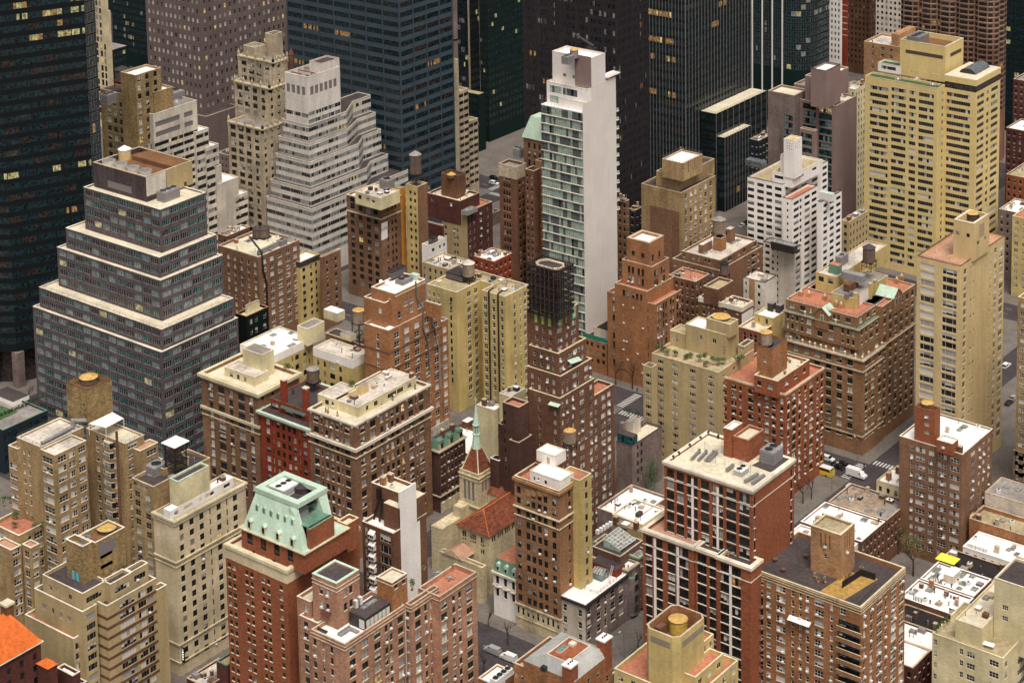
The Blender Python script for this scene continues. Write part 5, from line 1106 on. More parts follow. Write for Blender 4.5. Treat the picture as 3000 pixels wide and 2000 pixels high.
for a, d in ((p0, p1), (p1, p2)): m.quad((a[0], a[1], zb-1), (d[0], d[1], zb-1), (d[0], d[1], zb+.9), (a[0], a[1], zb+.9), 'hvac_dark'); m.quad((d[0], d[1], zb-1), (a[0], a[1], zb-1), (a[0], a[1], zb+.9), (d[0], d[1], zb+.9), 'hvac_dark')
railing(b, [at('L', 320, 975, zb)[:2], at('L', 450, 1015, zb)[:2], at('L', 510, 985, zb)[:2]], zb-.3, 1.2); railing(b, [at('L', 620, 1015, zb)[:2], at('L', 760, 870, zb)[:2]], zb-.3, 1.2)
for i in range(9):                                              # recessed corner balconies
    zz = zb-7.6-i*3.05; p0, p1 = on_y('L', 482, 1300, e1.y0), on_y('L', 640, 1300, e1.y0)
    m = b.mb('balcony'); x0_, x1_ = p0[0], e1.x1; m.box(x0_, x1_+.7, e1.y0-1.1, e1.y0+.05, zz-.25, zz, 'concrete'); m.box(x0_, x1_+.7, e1.y0-1.12, e1.y0-.98, zz, zz+1.0, 'brick_orange'); m.box(x0_+.2, x1_-.3, e1.y0-.06, e1.y0-.02, zz, zz+2.4, 'glass'); m.box(x0_, x1_+.72, e1.y0-1.16, e1.y0-.94, zz+1.0, zz+1.1, 'trim_cream')
for i in range(9):
    zz = zb-9.6-i*3.05; p0, p1 = on_y('K', 1652, 1100, e1.y0), on_y('K', 1732, 1100, e1.y0); m = b.mb('balcony'); m.box(p0[0]-1.6, p1[0], e1.y0-1.1, e1.y0+.05, zz-.25, zz, 'concrete'); m.box(p0[0]-1.6, p1[0], e1.y0-1.12, e1.y0-.98, zz, zz+1.0, 'brick_orange'); m.box(p0[0]-1.5, p1[0]-.1, e1.y0-.05, e1.y0-.01, zz+.05, zz+2.4, 'glass')
awning(b, 'S', *[on_y('L', x, y, e1.y0) for x, y in ((148, 1095), (298, 1150))], 1.3, .8, 'paint_white')
for (x, y) in ((50, 735), (105, 805), (262, 708)): vent(b, 'L', x, y, zb-1.1, .4, .8, 'brick_umber')
b.done()
BIG = e1

# yellow tank tower at the bottom edge
b = Bld('apartment_house', 'yellow painted building with chamfered tank tower and terracotta terraces at bottom edge', frame='fr_white', mix='bright')
zy = 53.0
X1, Y0, _ = at('K', 1140, 1268, zy); X0 = bis(lambda t: proj((t, Y0, zy))[0], src('K', 905)[0], X1-60, X1); Y1_ = bis(lambda t: proj((X1, t, zy))[0], src('K', 1345)[0], Y0, Y0+60)
ch = 1.5; oc = lambda i: [(X0+ch+i*.4, Y0+i), (X1-ch-i*.4, Y0+i), (X1-i, Y0+ch+i*.4), (X1-i, Y1_-ch-i*.4), (X1-ch-i*.4, Y1_-i), (X0+ch+i*.4, Y1_-i), (X0+i, Y1_-ch-i*.4), (X0+i, Y0+ch+i*.4)]
m = b.mb('tower_wall'); O_, I_ = oc(0), oc(.5)
for j in range(8):
    a, d = O_[j], O_[(j+1) % 8]; e_, f_ = I_[(j+1) % 8], I_[j]
    m.quad((*a, 20), (*d, 20), (*d, zy), (*a, zy), 'stucco_yellow'); m.quad((*a, zy), (*d, zy), (*e_, zy), (*f_, zy), 'trim_stone'); m.quad((*e_, zy-5), (*f_, zy-5), (*f_, zy), (*e_, zy), 'brick_orange')
m.poly([(*q, zy-5) for q in I_], 'roof_brown')
for k in range(4):
    z_ = zy-1.6-k*.42; m = b.mb('louver_slot'); m.box(X0+ch+.6, X1-ch-.6, Y0-.05, Y0+.02, z_-.3, z_-.08, 'louver'); m = b.mb('louver_slot'); m.box(X1-.02, X1+.05, Y0+ch+.6, Y1_-ch-.6, z_-.3, z_-.08, 'louver')
m = b.mb('chimney'); p = at('K', 1025, 1180, zy-2); m.box(p[0]-.9, p[0]+.9, p[1]-1.4, p[1]+1.4, zy-5, zy-1.6, 'brick_umber')
y1 = b.box(X0-8, X1+5, Y0-1.5, Y1_+6.5, 0, zy-13.5, wall='stucco_yellow', roof='roof_terra', par=1.1, cop='trim_cream', S=Z(('e', 6, .4), 3.0, 2.0, 1.5, 'pair', m=True), E=Z(('e', 5, .4), 3.0, 2.0, 1.5, 'pair', m=True))
b.box(X1-1, X1+3.2, Y0+3, Y1_+2.5, zy-14.5, zy-10.4, wall='stucco_yellow', roof='roof_terra', par=.9, cop='trim_cream', E=Z(('e', 3, .4), 3.0, 2.0, 1.5, 'pair', m=True, n=1)); b.box(X0+1, X1-1, Y1_-1, Y1_+4.5, zy-14.5, zy-7.6, wall='stucco_yellow', roof='roof_terra', par=.9, cop='trim_cream', E=Z(('e', 2, .4), 3.0, 2.0, 1.5, 'pair', m=True, n=1))
b.done()
p = at('K', 1145, 1225, zy-5)
water_tank('squat bright yellow painted tank standing inside the chamfered yellow tower', 'K', 1145, 1235, zy-5, 2.35, 3.9, leg=.3, wood='paint_yellow', lid='tank_lid', lidh=.5, hoops=2, stand='steel')
# gray mansard roof house at the bottom edge
b = Bld('town_house', 'house with gray zinc mansard roof, red flat deck and brick chimneys at bottom edge', frame='fr_white', mix='bright')
zm = 34.0
m1 = b.block('K', (430, 1560), 78, 690, z=zm, wall='brick_orange', roof='zinc', par=0, E=Z(('e', 4, .3), 3.2, 3.0, 1.7, 'dh', m=True))
tx1, ty0, tz_ = at('K', 385, 1425, zm+3.4); tx0 = bis(lambda t: proj((t, ty0, tz_))[0], src('K', 255)[0], tx1-40, tx1); ty1 = bis(lambda t: proj((tx1, t, tz_))[0], src('K', 530)[0], ty0, ty0+60)
B4 = [(m1.x0, m1.y0), (m1.x1, m1.y0), (m1.x1, m1.y1), (m1.x0, m1.y1)]; T4 = [(tx0-.6, ty0-.3), (tx1+.3, ty0-.3), (tx1+.3, ty1+.3), (tx0-.6, ty1+.3)]; m = b.mb('mansard_roof')
for j in range(4): m.quad((*B4[j], zm), (*B4[(j+1) % 4], zm), (*T4[(j+1) % 4], zm+3.4), (*T4[j], zm+3.4), 'zinc')
m = b.mb('roof_deck'); m.quad(*[(*q, zm+3.4) for q in T4], 'brick_rust'); m = b.mb('deck_rim'); m.ring(T4[0][0], T4[1][0], T4[0][1], T4[2][1], zm+3.4, zm+3.6, .25, 'trim_white')
p = at('K', 345, 1335, zm+3.4); m = b.mb('skylight'); m.box(p[0]-.8, p[0]+.8, p[1]-1.8, p[1]+1.8, zm+3.4, zm+3.7, 'fr_white', 'glass_aqua'); p = at('K', 418, 1305, zm+3.4); m = b.mb('roof_hatch'); m.box(p[0]-.8, p[0]+.8, p[1]-.8, p[1]+.8, zm+3.4, zm+4.1, 'trim_white')
p = at('K', 220, 1460, zm+1.8); m = b.mb('skylight'); m.box(p[0]-.7, p[0]+.7, p[1]-.6, p[1]+.6, zm+1.0, zm+2.1, 'fr_dark', 'glass')
for (x, y) in ((635, 1290), (400, 1470)):
    p = at('K', x, y, zm+3); m = b.mb('chimney'); m.box(p[0]-1.3, p[0]+1.3, p[1]-1.6, p[1]+1.6, zm-4, zm+4.2, 'brick_rust'); m.box(p[0]-1.5, p[0]+1.5, p[1]-1.8, p[1]+1.8, zm+4.2, zm+4.6, 'roof_white')
    for s_ in (-.7, .2, 1.0): m.cyl(p[0], p[1]+s_, zm+4.6, zm+5.0, .22, 'brick_dark', 8)
b.done()
b = Bld('town_house', 'brick house with patchy pink roof deck tiles left of the zinc mansard', frame='fr_white', mix='bright')
k = b.block('K', (85, 1460), 12, 330, z=30, wall='brick_orange', roof='roof_dark', par=.7, cop='trim_stone', S=Z(('e', 2, .4), 3.2, 3.0, 1.7, 'dh', m=True))
rr_ = random.Random(5); 
for i in range(4):
    for j in range(9):
        if rr_.random() < .72: x, y = k.x0+.8+i*(k.x1-k.x0-1.6)/4, k.y0+.8+j*(k.y1-k.y0-1.6)/9; m = b.mb('deck_tile'); m.box(x, x+(k.x1-k.x0-1.6)/4-.02, y, y+(k.y1-k.y0-1.6)/9-.02, k.roofz, k.roofz+.06, 'roof_pink')
b.done()
b = Bld('low_building', 'low roof crowded with white fans and cooling boxes at the bottom edge', frame='fr_white', mix='bright')
k = b.block('J', (1660, 1590), 1530, 1790, z=24, wall='brick_orange', roof='roof_white', par=.5, cop='trim_white')
for i in range(4): p = at('J', 1650+28*i, 1560-22*i, 24.5); m = b.mb('cooling_unit'); m.box(p[0]-1.1, p[0]+1.1, p[1]-1.0, p[1]+1.0, 23.5, 25.6, 'ac_white'); m.cyl(p[0], p[1], 25.6, 25.8, .8, 'hvac_gray', 12, top='black')
b.done()
# low roofs in the bottom left
b = Bld('low_building', 'maroon brick low house with green edged roof and crowded vents at bottom edge', frame='fr_dark', mix='dark')
k = b.block('I', (1560, 1450), 1490, 1705, z=19, wall='brick_maroon', roof='roof_tan', par=.5, cop='copper_dark'); k2 = b.block('I', (1420, 1600), 1285, 1640, z=14, wall='brick_maroon', roof='roof_old', par=.6, cop='trim_stone'); clutter(b, k2, 14, 41); b.done()
# pale townhouse with green mansard on the avenue
b = Bld('town_house', 'white fronted town house with green mansard and dormers left of the slender tower', frame='fr_dark', mix='dark', sill='trim_white')
k = b.box(SL.x0-9.2, SL.x0-.15, 439.2, 453, 0, on_y('J', 1640, 795, 439.2)[2], wall='paint_white', roof='roof_terra', par=0, S=Z(('e', 3, .38), 3.9, 2.4, 2.5, 'arch', m=True), bands=[(0, .7, .5, 'trim_white', 1), (4.2, .3, .25, 'trim_white', 1)])
m = b.mb('mansard_roof'); z_ = k.z1; m.quad((k.x0, k.y0, z_), (k.x1, k.y0, z_), (k.x1, k.y0+1.4, z_+3.6), (k.x0, k.y0+1.4, z_+3.6), 'copper_dark'); m.quad((k.x0, k.y0+1.4, z_+3.6), (k.x1, k.y0+1.4, z_+3.6), (k.x1, k.y1, z_+3.6), (k.x0, k.y1, z_+3.6), 'roof_terra'); m.poly([(k.x1, k.y0, z_), (k.x1, k.y1, z_), (k.x1, k.y1, z_+3.6), (k.x1, k.y0+1.4, z_+3.6)], 'paint_white'); m.poly([(k.x0, k.y1, z_), (k.x0, k.y0, z_), (k.x0, k.y0+1.4, z_+3.6), (k.x0, k.y1, z_+3.6)], 'paint_white')
for i in range(3): x = k.x0+(k.x1-k.x0)*(i+.5)/3; m = b.mb('dormer'); m.box(x-.6, x+.6, k.y0+.2, k.y0+1.6, z_+.5, z_+2.4, 'copper'); m.box(x-.4, x+.4, k.y0+.14, k.y0+.21, z_+.7, z_+2.1, 'glass'); m.tube((x, k.y0+.1, z_+2.3), (x, k.y0+1.6, z_+2.3), .65, 'copper', 10)
for i in range(3):
    x = k.x0+(k.x1-k.x0)*(i+.5)/3; m = b.mb('balcony'); m.box(x-.8, x+.8, k.y0-.7, k.y0, 9.6, 9.75, 'trim_white')
    for j in range(7): m.box(x-.78+.26*j-.02, x-.78+.26*j+.02, k.y0-.68, k.y0-.64, 9.75, 10.6, 'black')
b.done()
# ------------------------------------------------------------------ middle and right
b = Bld('apartment_house', 'orange-brown stepped tower with blank crown and white square roof', frame='fr_dark', sill='brick_umber', mix='home', ac=.16)
c4_ = [(700, 16), (728, 16), (768, 17), (794, 17), (835, 17), (862, 17), (903, 17), (930, 17)]
h0 = b.block('G', (985, 530), 655, 1182, y0=594.3, wall='brick_orange', roof='roof_terra', cop='trim_stone', S=Z(c4_, 62.3, 45, 40, 'dh'), E=Z([(1005, 12), (1022, 12), (1045, 12), (1062, 12), (1095, 13), (1112, 13), (1140, 13), (1158, 13)], 62.3, 40, 40, 'dh'))
h1 = b.block('G', (930, 442), 708, 1128, z=h0.z1+4.2, wall='brick_orange', roof='roof_terra', cop='trim_stone', S=Z([(770, 17), (797, 17), (835, 17), (862, 17), (890, 15)], 62.3, 50, 40, 'dh', n=1))
h2 = b.block('G', (963, 272), 757, 1082, z=h0.z1+12.6, z0=h0.z1-1, wall='brick_orange', roof='roof_terra', cop='trim_stone', S=Z([(806, 17), (832, 17), (873, 17), (900, 17)], 66, 55, 46, 'dh', n=2), E=Z([(985, 12), (1000, 12), (1030, 12), (1048, 12)], 66, 55, 42, 'dh', n=2))
h3 = b.block('G', (945, 108), 790, 1047, z=h0.z1+21.4, z0=h2.roofz, wall='brick_orange', roof='roof_white', par=.9, cop='trim_stone', cop_w=1.0, S=Z([(835, 20), (900, 22)], 80, 95, 30, 'pair', n=1), E=Z([(970, 14), (1015, 14)], 80, 110, 40, 'pair', n=1))
b.done()
b = Bld('low_building', 'low brown brick wing with green netting fence and black roof beside the orange tower', frame='fr_dark', mix='home', ac=.1)
p0 = on_y('G', 490, 748, 594.6)
k = b.block('G', (652, 800), 488, y0=594.6, dy=12, wall='brick_orange', roof='roof_dark', par=.3, cop='trim_stone', S=Z([(520, 16), (550, 16), (592, 18), (630, 20)], 52, 32, 30, 'dh'))
m = b.mb('green_fence'); m.box(k.x0, k.x1, k.y0-.05, k.y0+.05, k.z1, k.z1+1.9, 'net_greenfence') if 'net_greenfence' in MATS else (mottled('net_greenfence', (.02, .20, .13), big=.2, streak=0), m.box(k.x0, k.x1, k.y0-.05, k.y0+.05, k.z1, k.z1+1.9, 'net_greenfence'))
b.box(k.x0+3, k.x1+1, k.y0+3, k.y1, k.roofz, k.z1+3.4, wall='paint_offwhite', roof='roof_black', par=.2); b.done()

# tan house with planted roof
b = Bld('apartment_house', 'tan stucco apartment house with planted roof garden and round tan tank lid', frame='fr_white', mix='home')
cs = [(947, 40), (1023, 40), (1122, 40), (1243, 40), (1368, 42)]
j0 = b.block('G', (1420, 1000), 962, 1667, z=40, wall='stucco_tan', roof='roof_tan', par=.9, cop='trim_stone', S=Z(cs[1:], 54.3, 40, 26, 'pic'), E=Z([(1462, 18), (1530, 16)], 54.3, 40, 24, 'pair'))
j00 = b.block('G', (962, 965), 903, 1000, z=37.3, wall='stucco_tan', roof='roof_dark', par=.9, cop='trim_stone', S=Z([(947-10, 38)], 54.3, 60, 26, 'pic'))
for zz in range(11):
    for xx in cs[1:]:
        p = on_y('G', xx[0], 1000, j0.y0); m = b.mb('sleeve_vent'); z_ = 40-54.3*(zz+1)*.0545-1.1; m.box(p[0]-.4, p[0]+.4, j0.y0-.04, j0.y0, z_-.16, z_+.16, 'louver')
j1 = b.block('G', (1475, 742), 1195, 1562, z=48.2, z0=39, wall='stucco_tan', roof='roof_white', par=.3, cop='trim_cream', S=Z([(1300, 18), (1393, 26)], 60, 62, 32, 'pair', n=1))
b.block('G', (1190, 735), 1088, 1260, z=44.5, z0=39, wall='stucco_tan', roof='roof_tan', par=.4, cop='trim_cream', S=Z([(1125, 40), (1183, 14)], 60, 52, 26, 'pair', n=1))
b.block('G', (1600, 820), 1555, 1665, z=43.0, z0=37, wall='stucco_tan', roof='roof_dark', par=.3, cop='trim_cream', S=Z([(1580, 30)], 40, 20, 18, 'pair', n=1), E=Z([(1625, 60)], 40, 20, 16, 'rib', n=1))
j2 = b.block('G', (1500, 668), 1338, 1558, z=52.2, z0=47.5, wall='stucco_tan', roof='roof_tan', par=.8, cop='trim_cream')
for i in range(3): p = on_y('G', 1462, 820+22*i, j1.y0); m = b.mb('vent_grille'); m.box(p[0]-.35, p[0]+.35, j1.y0-.05, j1.y0, p[2]-.2, p[2]+.25, 'louver')
b.done()
GARD = j0
water_tank('broad low tank with flat tan lid on the tan house with planted roof', 'G', 1440, 625, 51.4, 3.0, .7, leg=0, lid='tank_lid', lidh=.5, hoops=1)
# red brick stepped apartment house
b = Bld('apartment_house', 'red-orange brick house stepping back to terraces with potted plants and pale round tank', frame='fr_dark', sill='trim_cream', mix='home', ac=.3)
l0 = b.block('H', (120, 1150), -325, 390, z=37.2, wall='brick_rust', roof='roof_terra', cop='trim_cream', S=Z([(-300, 30, 'dh2'), (-235, 34, 'dh3'), (-190, 16), (-120, 34, 'dh3'), (-60, 16), (-10, 30, 'dh2'), (40, 26, 'dh2'), (95, 20)], 58.5, 50, 34, 'dh'),
    E=Z([(140, 16), (178, 24, 'dh2'), (217, 14), (258, 14), (297, 22, 'dh2'), (340, 12), (370, 16)], 58.5, 50, 38, 'dh'), bands=[(4, 5, .12, 'trim_cream')])
l1 = b.block('H', (65, 1060), -95, 287, z=41.8, z0=36, wall='brick_rust', roof='roof_cream', par=.9, cop='trim_cream', cop_w=.5, S=Z([(-60, 26, 'dh2'), (15, 34, 'dh2')], 58, 48, 32, 'dh', n=1), E=Z([(70, 22, 'dh2'), (125, 16), (190, 18), (250, 16)], 58, 48, 32, 'dh', n=1))
l2 = b.block('G', (1560, 1105), 1480, 1700, z=33, wall='brick_rust', roof='roof_dark', cop='trim_cream', S=Z([(1532, 44, 'dh3')], 58.5, 60, 34, 'dh'))
lt = b.block('H', (28, 838), -78, 132, z=51, z0=40.5, wall='brick_orange', roof='roof_dark', par=.7, cop='brick_umber', S=Z([(-20, 22)], 58, 85, 30, 'dh', n=1))
b.done()
water_tank('pale pinkish wooden tank with mustard conical lid on orange brick bulkhead', 'G', 1750, 815, 50.4, 2.0, 4.0, leg=.8, wood='wood_pale', lid='tank_lid')
L22 = l1
# ornate brown hotel
b = Bld('hotel_building', 'ornate brown brick hotel with urn balustrades, copper gables and terracotta roof terrace', frame='fr_green', sill='trim_cream', mix='home')
cs_ = [(280, 48), (405, 48), (525, 58, 'dh2'), (655, 60, 'dh2'), (780, 60, 'dh2'), (903, 60, 'dh2')]
n0 = b.block('f', (1052, 1235), 180, 1287, y0=593.6, wall='brick_hotel', roof='roof_dark', par=.7, cop='trim_stone', S=Z(cs_, 104, 70, 66, 'dh2'), E=Z([(1092, 32), (1128, 12, 'dh'), (1165, 34), (1243, 34)], 104, 62, 66, 'dh2'), bands=[(0, 16, .6, 'trim_stone'), (130, 14, .4, 'trim_stone'), (880, 14, .3, 'trim_stone')])
n1 = b.block('f', (1012, 1112), 115, 1310, z=n0.z1+3.2, z0=n0.z1-1, wall='brick_hotel', roof='copper_dark', par=.1, cop='copper_dark', S=Z([(185, 50), (302, 50), (805, 50), (930, 50)], 104, 55, 62, 'dh2', n=1), E=Z([(1055, 26), (1210, 30)], 104, 55, 60, 'dh2', n=1))
n2 = b.block('f', (1000, 885), 150, 1292, z=n0.z1+10.6, z0=n1.roofz, wall='brick_hotel', roof='copper_dark', par=.1, cop='copper_dark', S=Z([(188, 26), (240, 26), (295, 26), (350, 26), (430, 58, 'dh2'), (555, 58, 'dh2'), (683, 58, 'dh2'), (818, 28), (880, 28), (940, 28)], 104, 62, 62, 'dh', n=2), E=Z([(1038, 16), (1088, 16), (1148, 34, 'dh2'), (1215, 32, 'dh2')], 104, 62, 62, 'dh', n=2), bands=[(0, 10, .4, 'trim_stone')])
n3 = b.block('f', (985, 748), 165, 1332, z=n0.z1+14.2, z0=n2.roofz, wall='brick_hotel', roof='roof_terra', par=.4, cop='trim_stone', S=Z([(238, 58), (357, 60), (450, 26, 'dh'), (720, 28, 'dh'), (770, 30, 'dh'), (880, 58)], 104, 55, 56, 'dh2', n=1), E=Z([(1028, 32), (1110, 34), (1175, 34)], 104, 55, 60, 'dh2', n=1))
yE1 = on_x('f', 1662, 420, n0.x1)[1]
n4 = b.box(n0.x0, n0.x1-.4, n0.y1-.5, yE1, 0, n3.z1, wall='brick_hotel', roof='roof_terra', par=.4, cop='trim_stone', E=Z(('e', 6, .42), 3.42, 2.4, 2.15, 'dh2', m=True), bands=[(14.3, .45, .4, 'trim_stone', 1)])
for face, (x, y) in (('S', (580, 690)), ('E', (1440, 470))):     # copper-roofed gables
    if face == 'S':
        p = on_y('f', 580, 760, n2.y0-.3); m = b.mb('gable'); X, Y, zz = p[0], n2.y0-.3, n3.z1-1.2
        m.box(X-2.6, X+2.6, Y, n3.y0+2, n2.z1-3.2, zz, 'brick_hotel'); m.poly([(X-2.6, Y, zz), (X+2.6, Y, zz), (X, Y, zz+2.2)], 'brick_hotel'); m.quad((X-2.9, Y-.3, zz-.1), (X, Y-.3, zz+2.4), (X, n3.y0+4, zz+2.4), (X-2.9, n3.y0+4, zz-.1), 'copper'); m.quad((X, Y-.3, zz+2.4), (X+2.9, Y-.3, zz-.1), (X+2.9, n3.y0+4, zz-.1), (X, n3.y0+4, zz+2.4), 'copper')
        m.box(X-.75, X+.75, Y-.06, Y-.01, zz-2.6, zz-.2, 'trim_cream'); m.box(X-.5, X+.5, Y-.1, Y-.05, zz-2.4, zz-.5, 'glass_aqua')
    else:
        Y = on_x('f', 1440, 560, n4.x1)[1]; X = n4.x1+.3; zz = n3.z1+.6; m = b.mb('gable')
        m.box(X-4, X, Y-3.2, Y+3.2, n3.z1-5.5, zz, 'brick_hotel'); m.poly([(X, Y-3.2, zz), (X, Y+3.2, zz), (X, Y, zz+2.6)], 'brick_hotel'); m.quad((X+.3, Y-3.5, zz-.1), (X+.3, Y, zz+2.8), (X-7, Y, zz+2.8), (X-7, Y-3.5, zz-.1), 'copper'); m.quad((X+.3, Y, zz+2.8), (X+.3, Y+3.5, zz-.1), (X-7, Y+3.5, zz-.1), (X-7, Y, zz+2.8), 'copper')
        for d in (-1.1, 1.1): m.box(X, X+.05, Y+d-.6, Y+d+.6, zz-3.2, zz-.6, 'trim_cream'); m.box(X+.04, X+.09, Y+d-.4, Y+d+.4, zz-3.0, zz-.8, 'glass')
for x, y in ((845, 1140), (965, 1175), (1045, 1180), (1118, 1130), (1198, 1080), (1270, 1030), (222, 965), (357, 905), (440, 945), (500, 970), (568, 985), (627, 1000), (712, 1005), (738, 795), (385, 700), (1285, 680), (1215, 920)):
    S_ = x < 1000
    ref = n0 if y > 850 else n2
    p = on_y('f', x, y, ref.y0+.3) if S_ else on_x('f', x, y, ref.x1-.3); m = b.mb('urn'); z_ = ref.z1+.1
    m.cyl(p[0], p[1], z_, z_+.5, .3, 'trim_white', 8); m.cyl(p[0], p[1], z_+.5, z_+1.1, .22, 'trim_white', 8, r2=.5); m.cone(p[0], p[1], z_+1.1, z_+1.7, .5, 'trim_white', 8)
railing(b, [(n0.x0, n0.y0+.25), (n0.x1-.25, n0.y0+.25), (n0.x1-.25, n0.y1)], n0.z1+.1, .8, 'trim_stone', .6, 'balustrade'); rail_round(b, n3, 'SE')
ph = b.block('f', (935, 528), 680, 1340, z=n3.roofz+4.0, z0=n3.roofz, wall='stucco_yellow', roof='roof_gray', par=.3, cop='trim_stone', E=Z([(1090, 20), (1290, 22)], 60, 70, 60, 'pair', n=1)); m = b.mb('wall_panel'); y0_, y1_ = [on_x('f', x, 560, ph.x1)[1] for x in (1010, 1112)]; m.box(ph.x1, ph.x1+.06, y0_, y1_, n3.roofz, n3.roofz+3.9, 'paint_white')
for x in (960, 1128, 1185): y_ = on_x('f', x, 560, ph.x1)[1]; m = b.mb('chimney'); m.box(ph.x1-.4, ph.x1+.7, y_-.7, y_+.7, n3.roofz, n3.roofz+5.4, 'stucco_yellow'); m.box(ph.x1-.5, ph.x1+.8, y_-.8, y_+.8, n3.roofz+5.4, n3.roofz+5.7, 'trim_stone')
b.block('f', (742, 286), 508, 1330, z=n3.roofz+6.6, z0=n3.roofz, wall='stucco_yellow', roof='roof_old', par=.4, cop='trim_stone', S=Z([(570, 60), (678, 60)], 110, 60, 60, 'dh2', n=2))
rbox(b, 'f', (1040, 275), 800, 1085, n3.roofz+6.2, 2.6, 'hvac_gray', None, 'cooling_unit'); rbox(b, 'f', (770, 155), 658, 810, n3.roofz+6.2, 3.4, 'copper_dark', 'roof_terra', 'tank_house'); hvac(b, 'f', (800, 60), 735, 885, n3.roofz+6.2, 3.4, 'hvac_gray', 1)
rbox(b, 'f', (900, 375), 828, 1000, n3.roofz+4, 2.4, 'brick_umber', None, 'bulkhead'); hvac(b, 'f', (880, 480), 838, 940, n3.roofz+3.9, 1.4, 'steel', 1)
for x, y in ((340, 500), (430, 510), (612, 545), (745, 620), (800, 640), (1440, 350), (1495, 315)): p = at('f', x, y, n3.roofz); m = b.mb('chimney'); m.box(p[0]-.7, p[0]+.7, p[1]-.7, p[1]+.7, n3.roofz, n3.roofz+1.7, 'brick_tan'); m.cyl(p[0], p[1], n3.roofz+1.7, n3.roofz+2.4, .3, 'trim_white', 8)
b.done()
HOT = n3
water_tank('dark wooden tank on black frame above the ornate hotel roof', 'H', 695, 290, n3.roofz+7, 2.3, 5.0, leg=3.2, wood='wood_tank', lid='roof_dark', lidh=1.5)
# cream tower
b = Bld('apartment_tower', 'plain cream brick tower with wide white windows and square chimney block on top', frame='fr_white', mix='bright', sill=None)
o0 = b.block('T', (912, 940), 245, 1585, y0=594.0, wall='stucco_cream', roof='roof_pink', par=.8, cop='trim_brown', cop_w=.3, S=Z([(405, 215, 'pic'), (745, 222, 'pic')], 125, 135, 90, 'rib'),
    E=[Z([(980, 42), (1440, 34), (1527, 55, 'dh2')], 125, 130, 82, 'dh2'), Z([(1072, 22), (1118, 20)], 250, 140, 50, 'dh'), Z([(1365, 15)], 125, 150, 44, 'dh')])
o1 = b.block('T', (1118, 295), 805, 1352, z=o0.z1+12.2, z0=o0.roofz, wall='stucco_cream', roof='roof_brown', par=2.4, cop='trim_cream', cop_w=.8, S=Z([(860, 52), (1025, 52)], 200, 195, 58, 'pair', n=1, frame='fr_dark', mix='dark'), E=Z([(1285, 30), (1178, 30)], 240, 330, 55, 'pair', n=1, frame='fr_dark', mix='dark'))
for i in range(6): y_ = on_x('T', 1203+13*i, 350, o1.x1)[1]; m = b.mb('louver_slot'); m.box(o1.x1, o1.x1+.04, y_-.12, y_+.12, o1.z1-6.2, o1.z1-1.5, 'louver')
rbox(b, 'T', (760, 800), 725, 820, o0.roofz, 1.0, 'stucco_cream', 'roof_pink'); railing(b, [(o0.x0+.4, o0.y1), (o0.x0+.4, o0.y0+.4), (o0.x1-.4, o0.y0+.4)], o0.z1, .6, 'rail', 1.2)
for x, y in ((520, 740), (740, 720), (693, 830)): p = at('T', x, y, o0.roofz); m = b.mb('mast'); m.tube((p[0], p[1], o0.roofz), (p[0], p[1], o0.roofz+2.3), .04, 'rail', 4)
b.done()
water_tank('dark tank sunk in the open top of the cream tower', 'T', 1095, 215, o1.z1-2.4, 2.3, 2.0, leg=0, wood='hvac_dark', lid='tank_lid', lidh=.7, hoops=3)
# brown house with white roof on the right
b = Bld('apartment_house', 'brown brick apartment house with bright white roof and tall brick tank tower', frame='fr_white', mix='bright', ac=.3)
p0 = b.block('H', (1340, 1562), 905, 1548, z=38.5, wall='brick_brown', roof='roof_white', par=.5, cop='trim_white', cop_w=.3, S=Z([(932, 60, 'dh3'), (990, 22), (1050, 66, 'dh3'), (1125, 38, 'dh2'), (1200, 60, 'dh3'), (1287, 66, 'dh3')], 61.2, 55, 34, 'dh'), E=Z([(1412, 30, 'dh2'), (1455, 14), (1485, 16), (1520, 16)], 61.2, 55, 30, 'dh'))
pt = b.block('H', (1150, 1270), 1010, 1187, z=38.5+11, z0=38, wall='brick_rust', roof='roof_brown', par=1.2, cop='brick_umber', S=Z([(1095, 34)], 55, 45, 26, 'pair', n=3, mix='pale'))
b.block('H', (1270, 1490), 1162, 1312, z=41.8, z0=38, wall='brick_rust', roof='roof_white', par=.2, cop='trim_white', S=Z([(1208, 36)], 40, 36, 24, 'dh2', n=1)); clutter(b, p0, 12, 61, [(pt.x0, pt.x1, pt.y0, pt.y1)])
b.done()
water_tank('tank with round tan lid inside the tall orange brick tower on the white roof', 'H', 1097, 1225, 48.5, 1.9, .9, leg=0, lid='tank_lid', lidh=.4, hoops=1)

# twin-winged yellow house
b = Bld('apartment_house', 'yellow brick apartment house with two wings, deep light court and black drain pipes', frame='fr_white', mix='dark', sill='trim_cream')
q0 = b.block('F', (1380, 447), 1178, 1548, z=46, wall='stucco_yellow', roof='roof_tan', par=.9, cop='trim_white', S=Z([(1195, 16), (1225, 14), (1257, 16), (1342, 20)], 54.3, 60, 30, 'dh', n=2), E=Z([(1395, 26, 'dh2'), (1468, 26, 'dh2'), (1515, 22, 'dh2')], 54.3, 52, 34, 'dh2'))
b.blocks[-1]
q1 = b.block('e', (118, 452), -85, 310, z=46, dy=14, wall='stucco_yellow', roof='roof_tan', par=.9, cop='trim_white', S=Z([(-55, 30, 'dh2'), (18, 24, 'dh'), (90, 22, 'dh')], 70, 70, 44, 'dh2'), E=Z([(205, 18, 'dh'), (255, 10, 'dh'), (298, 24, 'dh2')], 70, 62, 42, 'dh'))
q0.y1
xr = q0.x0; b.box(q0.x0, q1.x0+.5, q0.y1-.3, q1.y1, 0, 46.0, wall='stucco_yellow', roof='roof_tan', par=.9, cop='trim_white')
S1 = on_y('F', 1342, 500, q0.y0)[0]
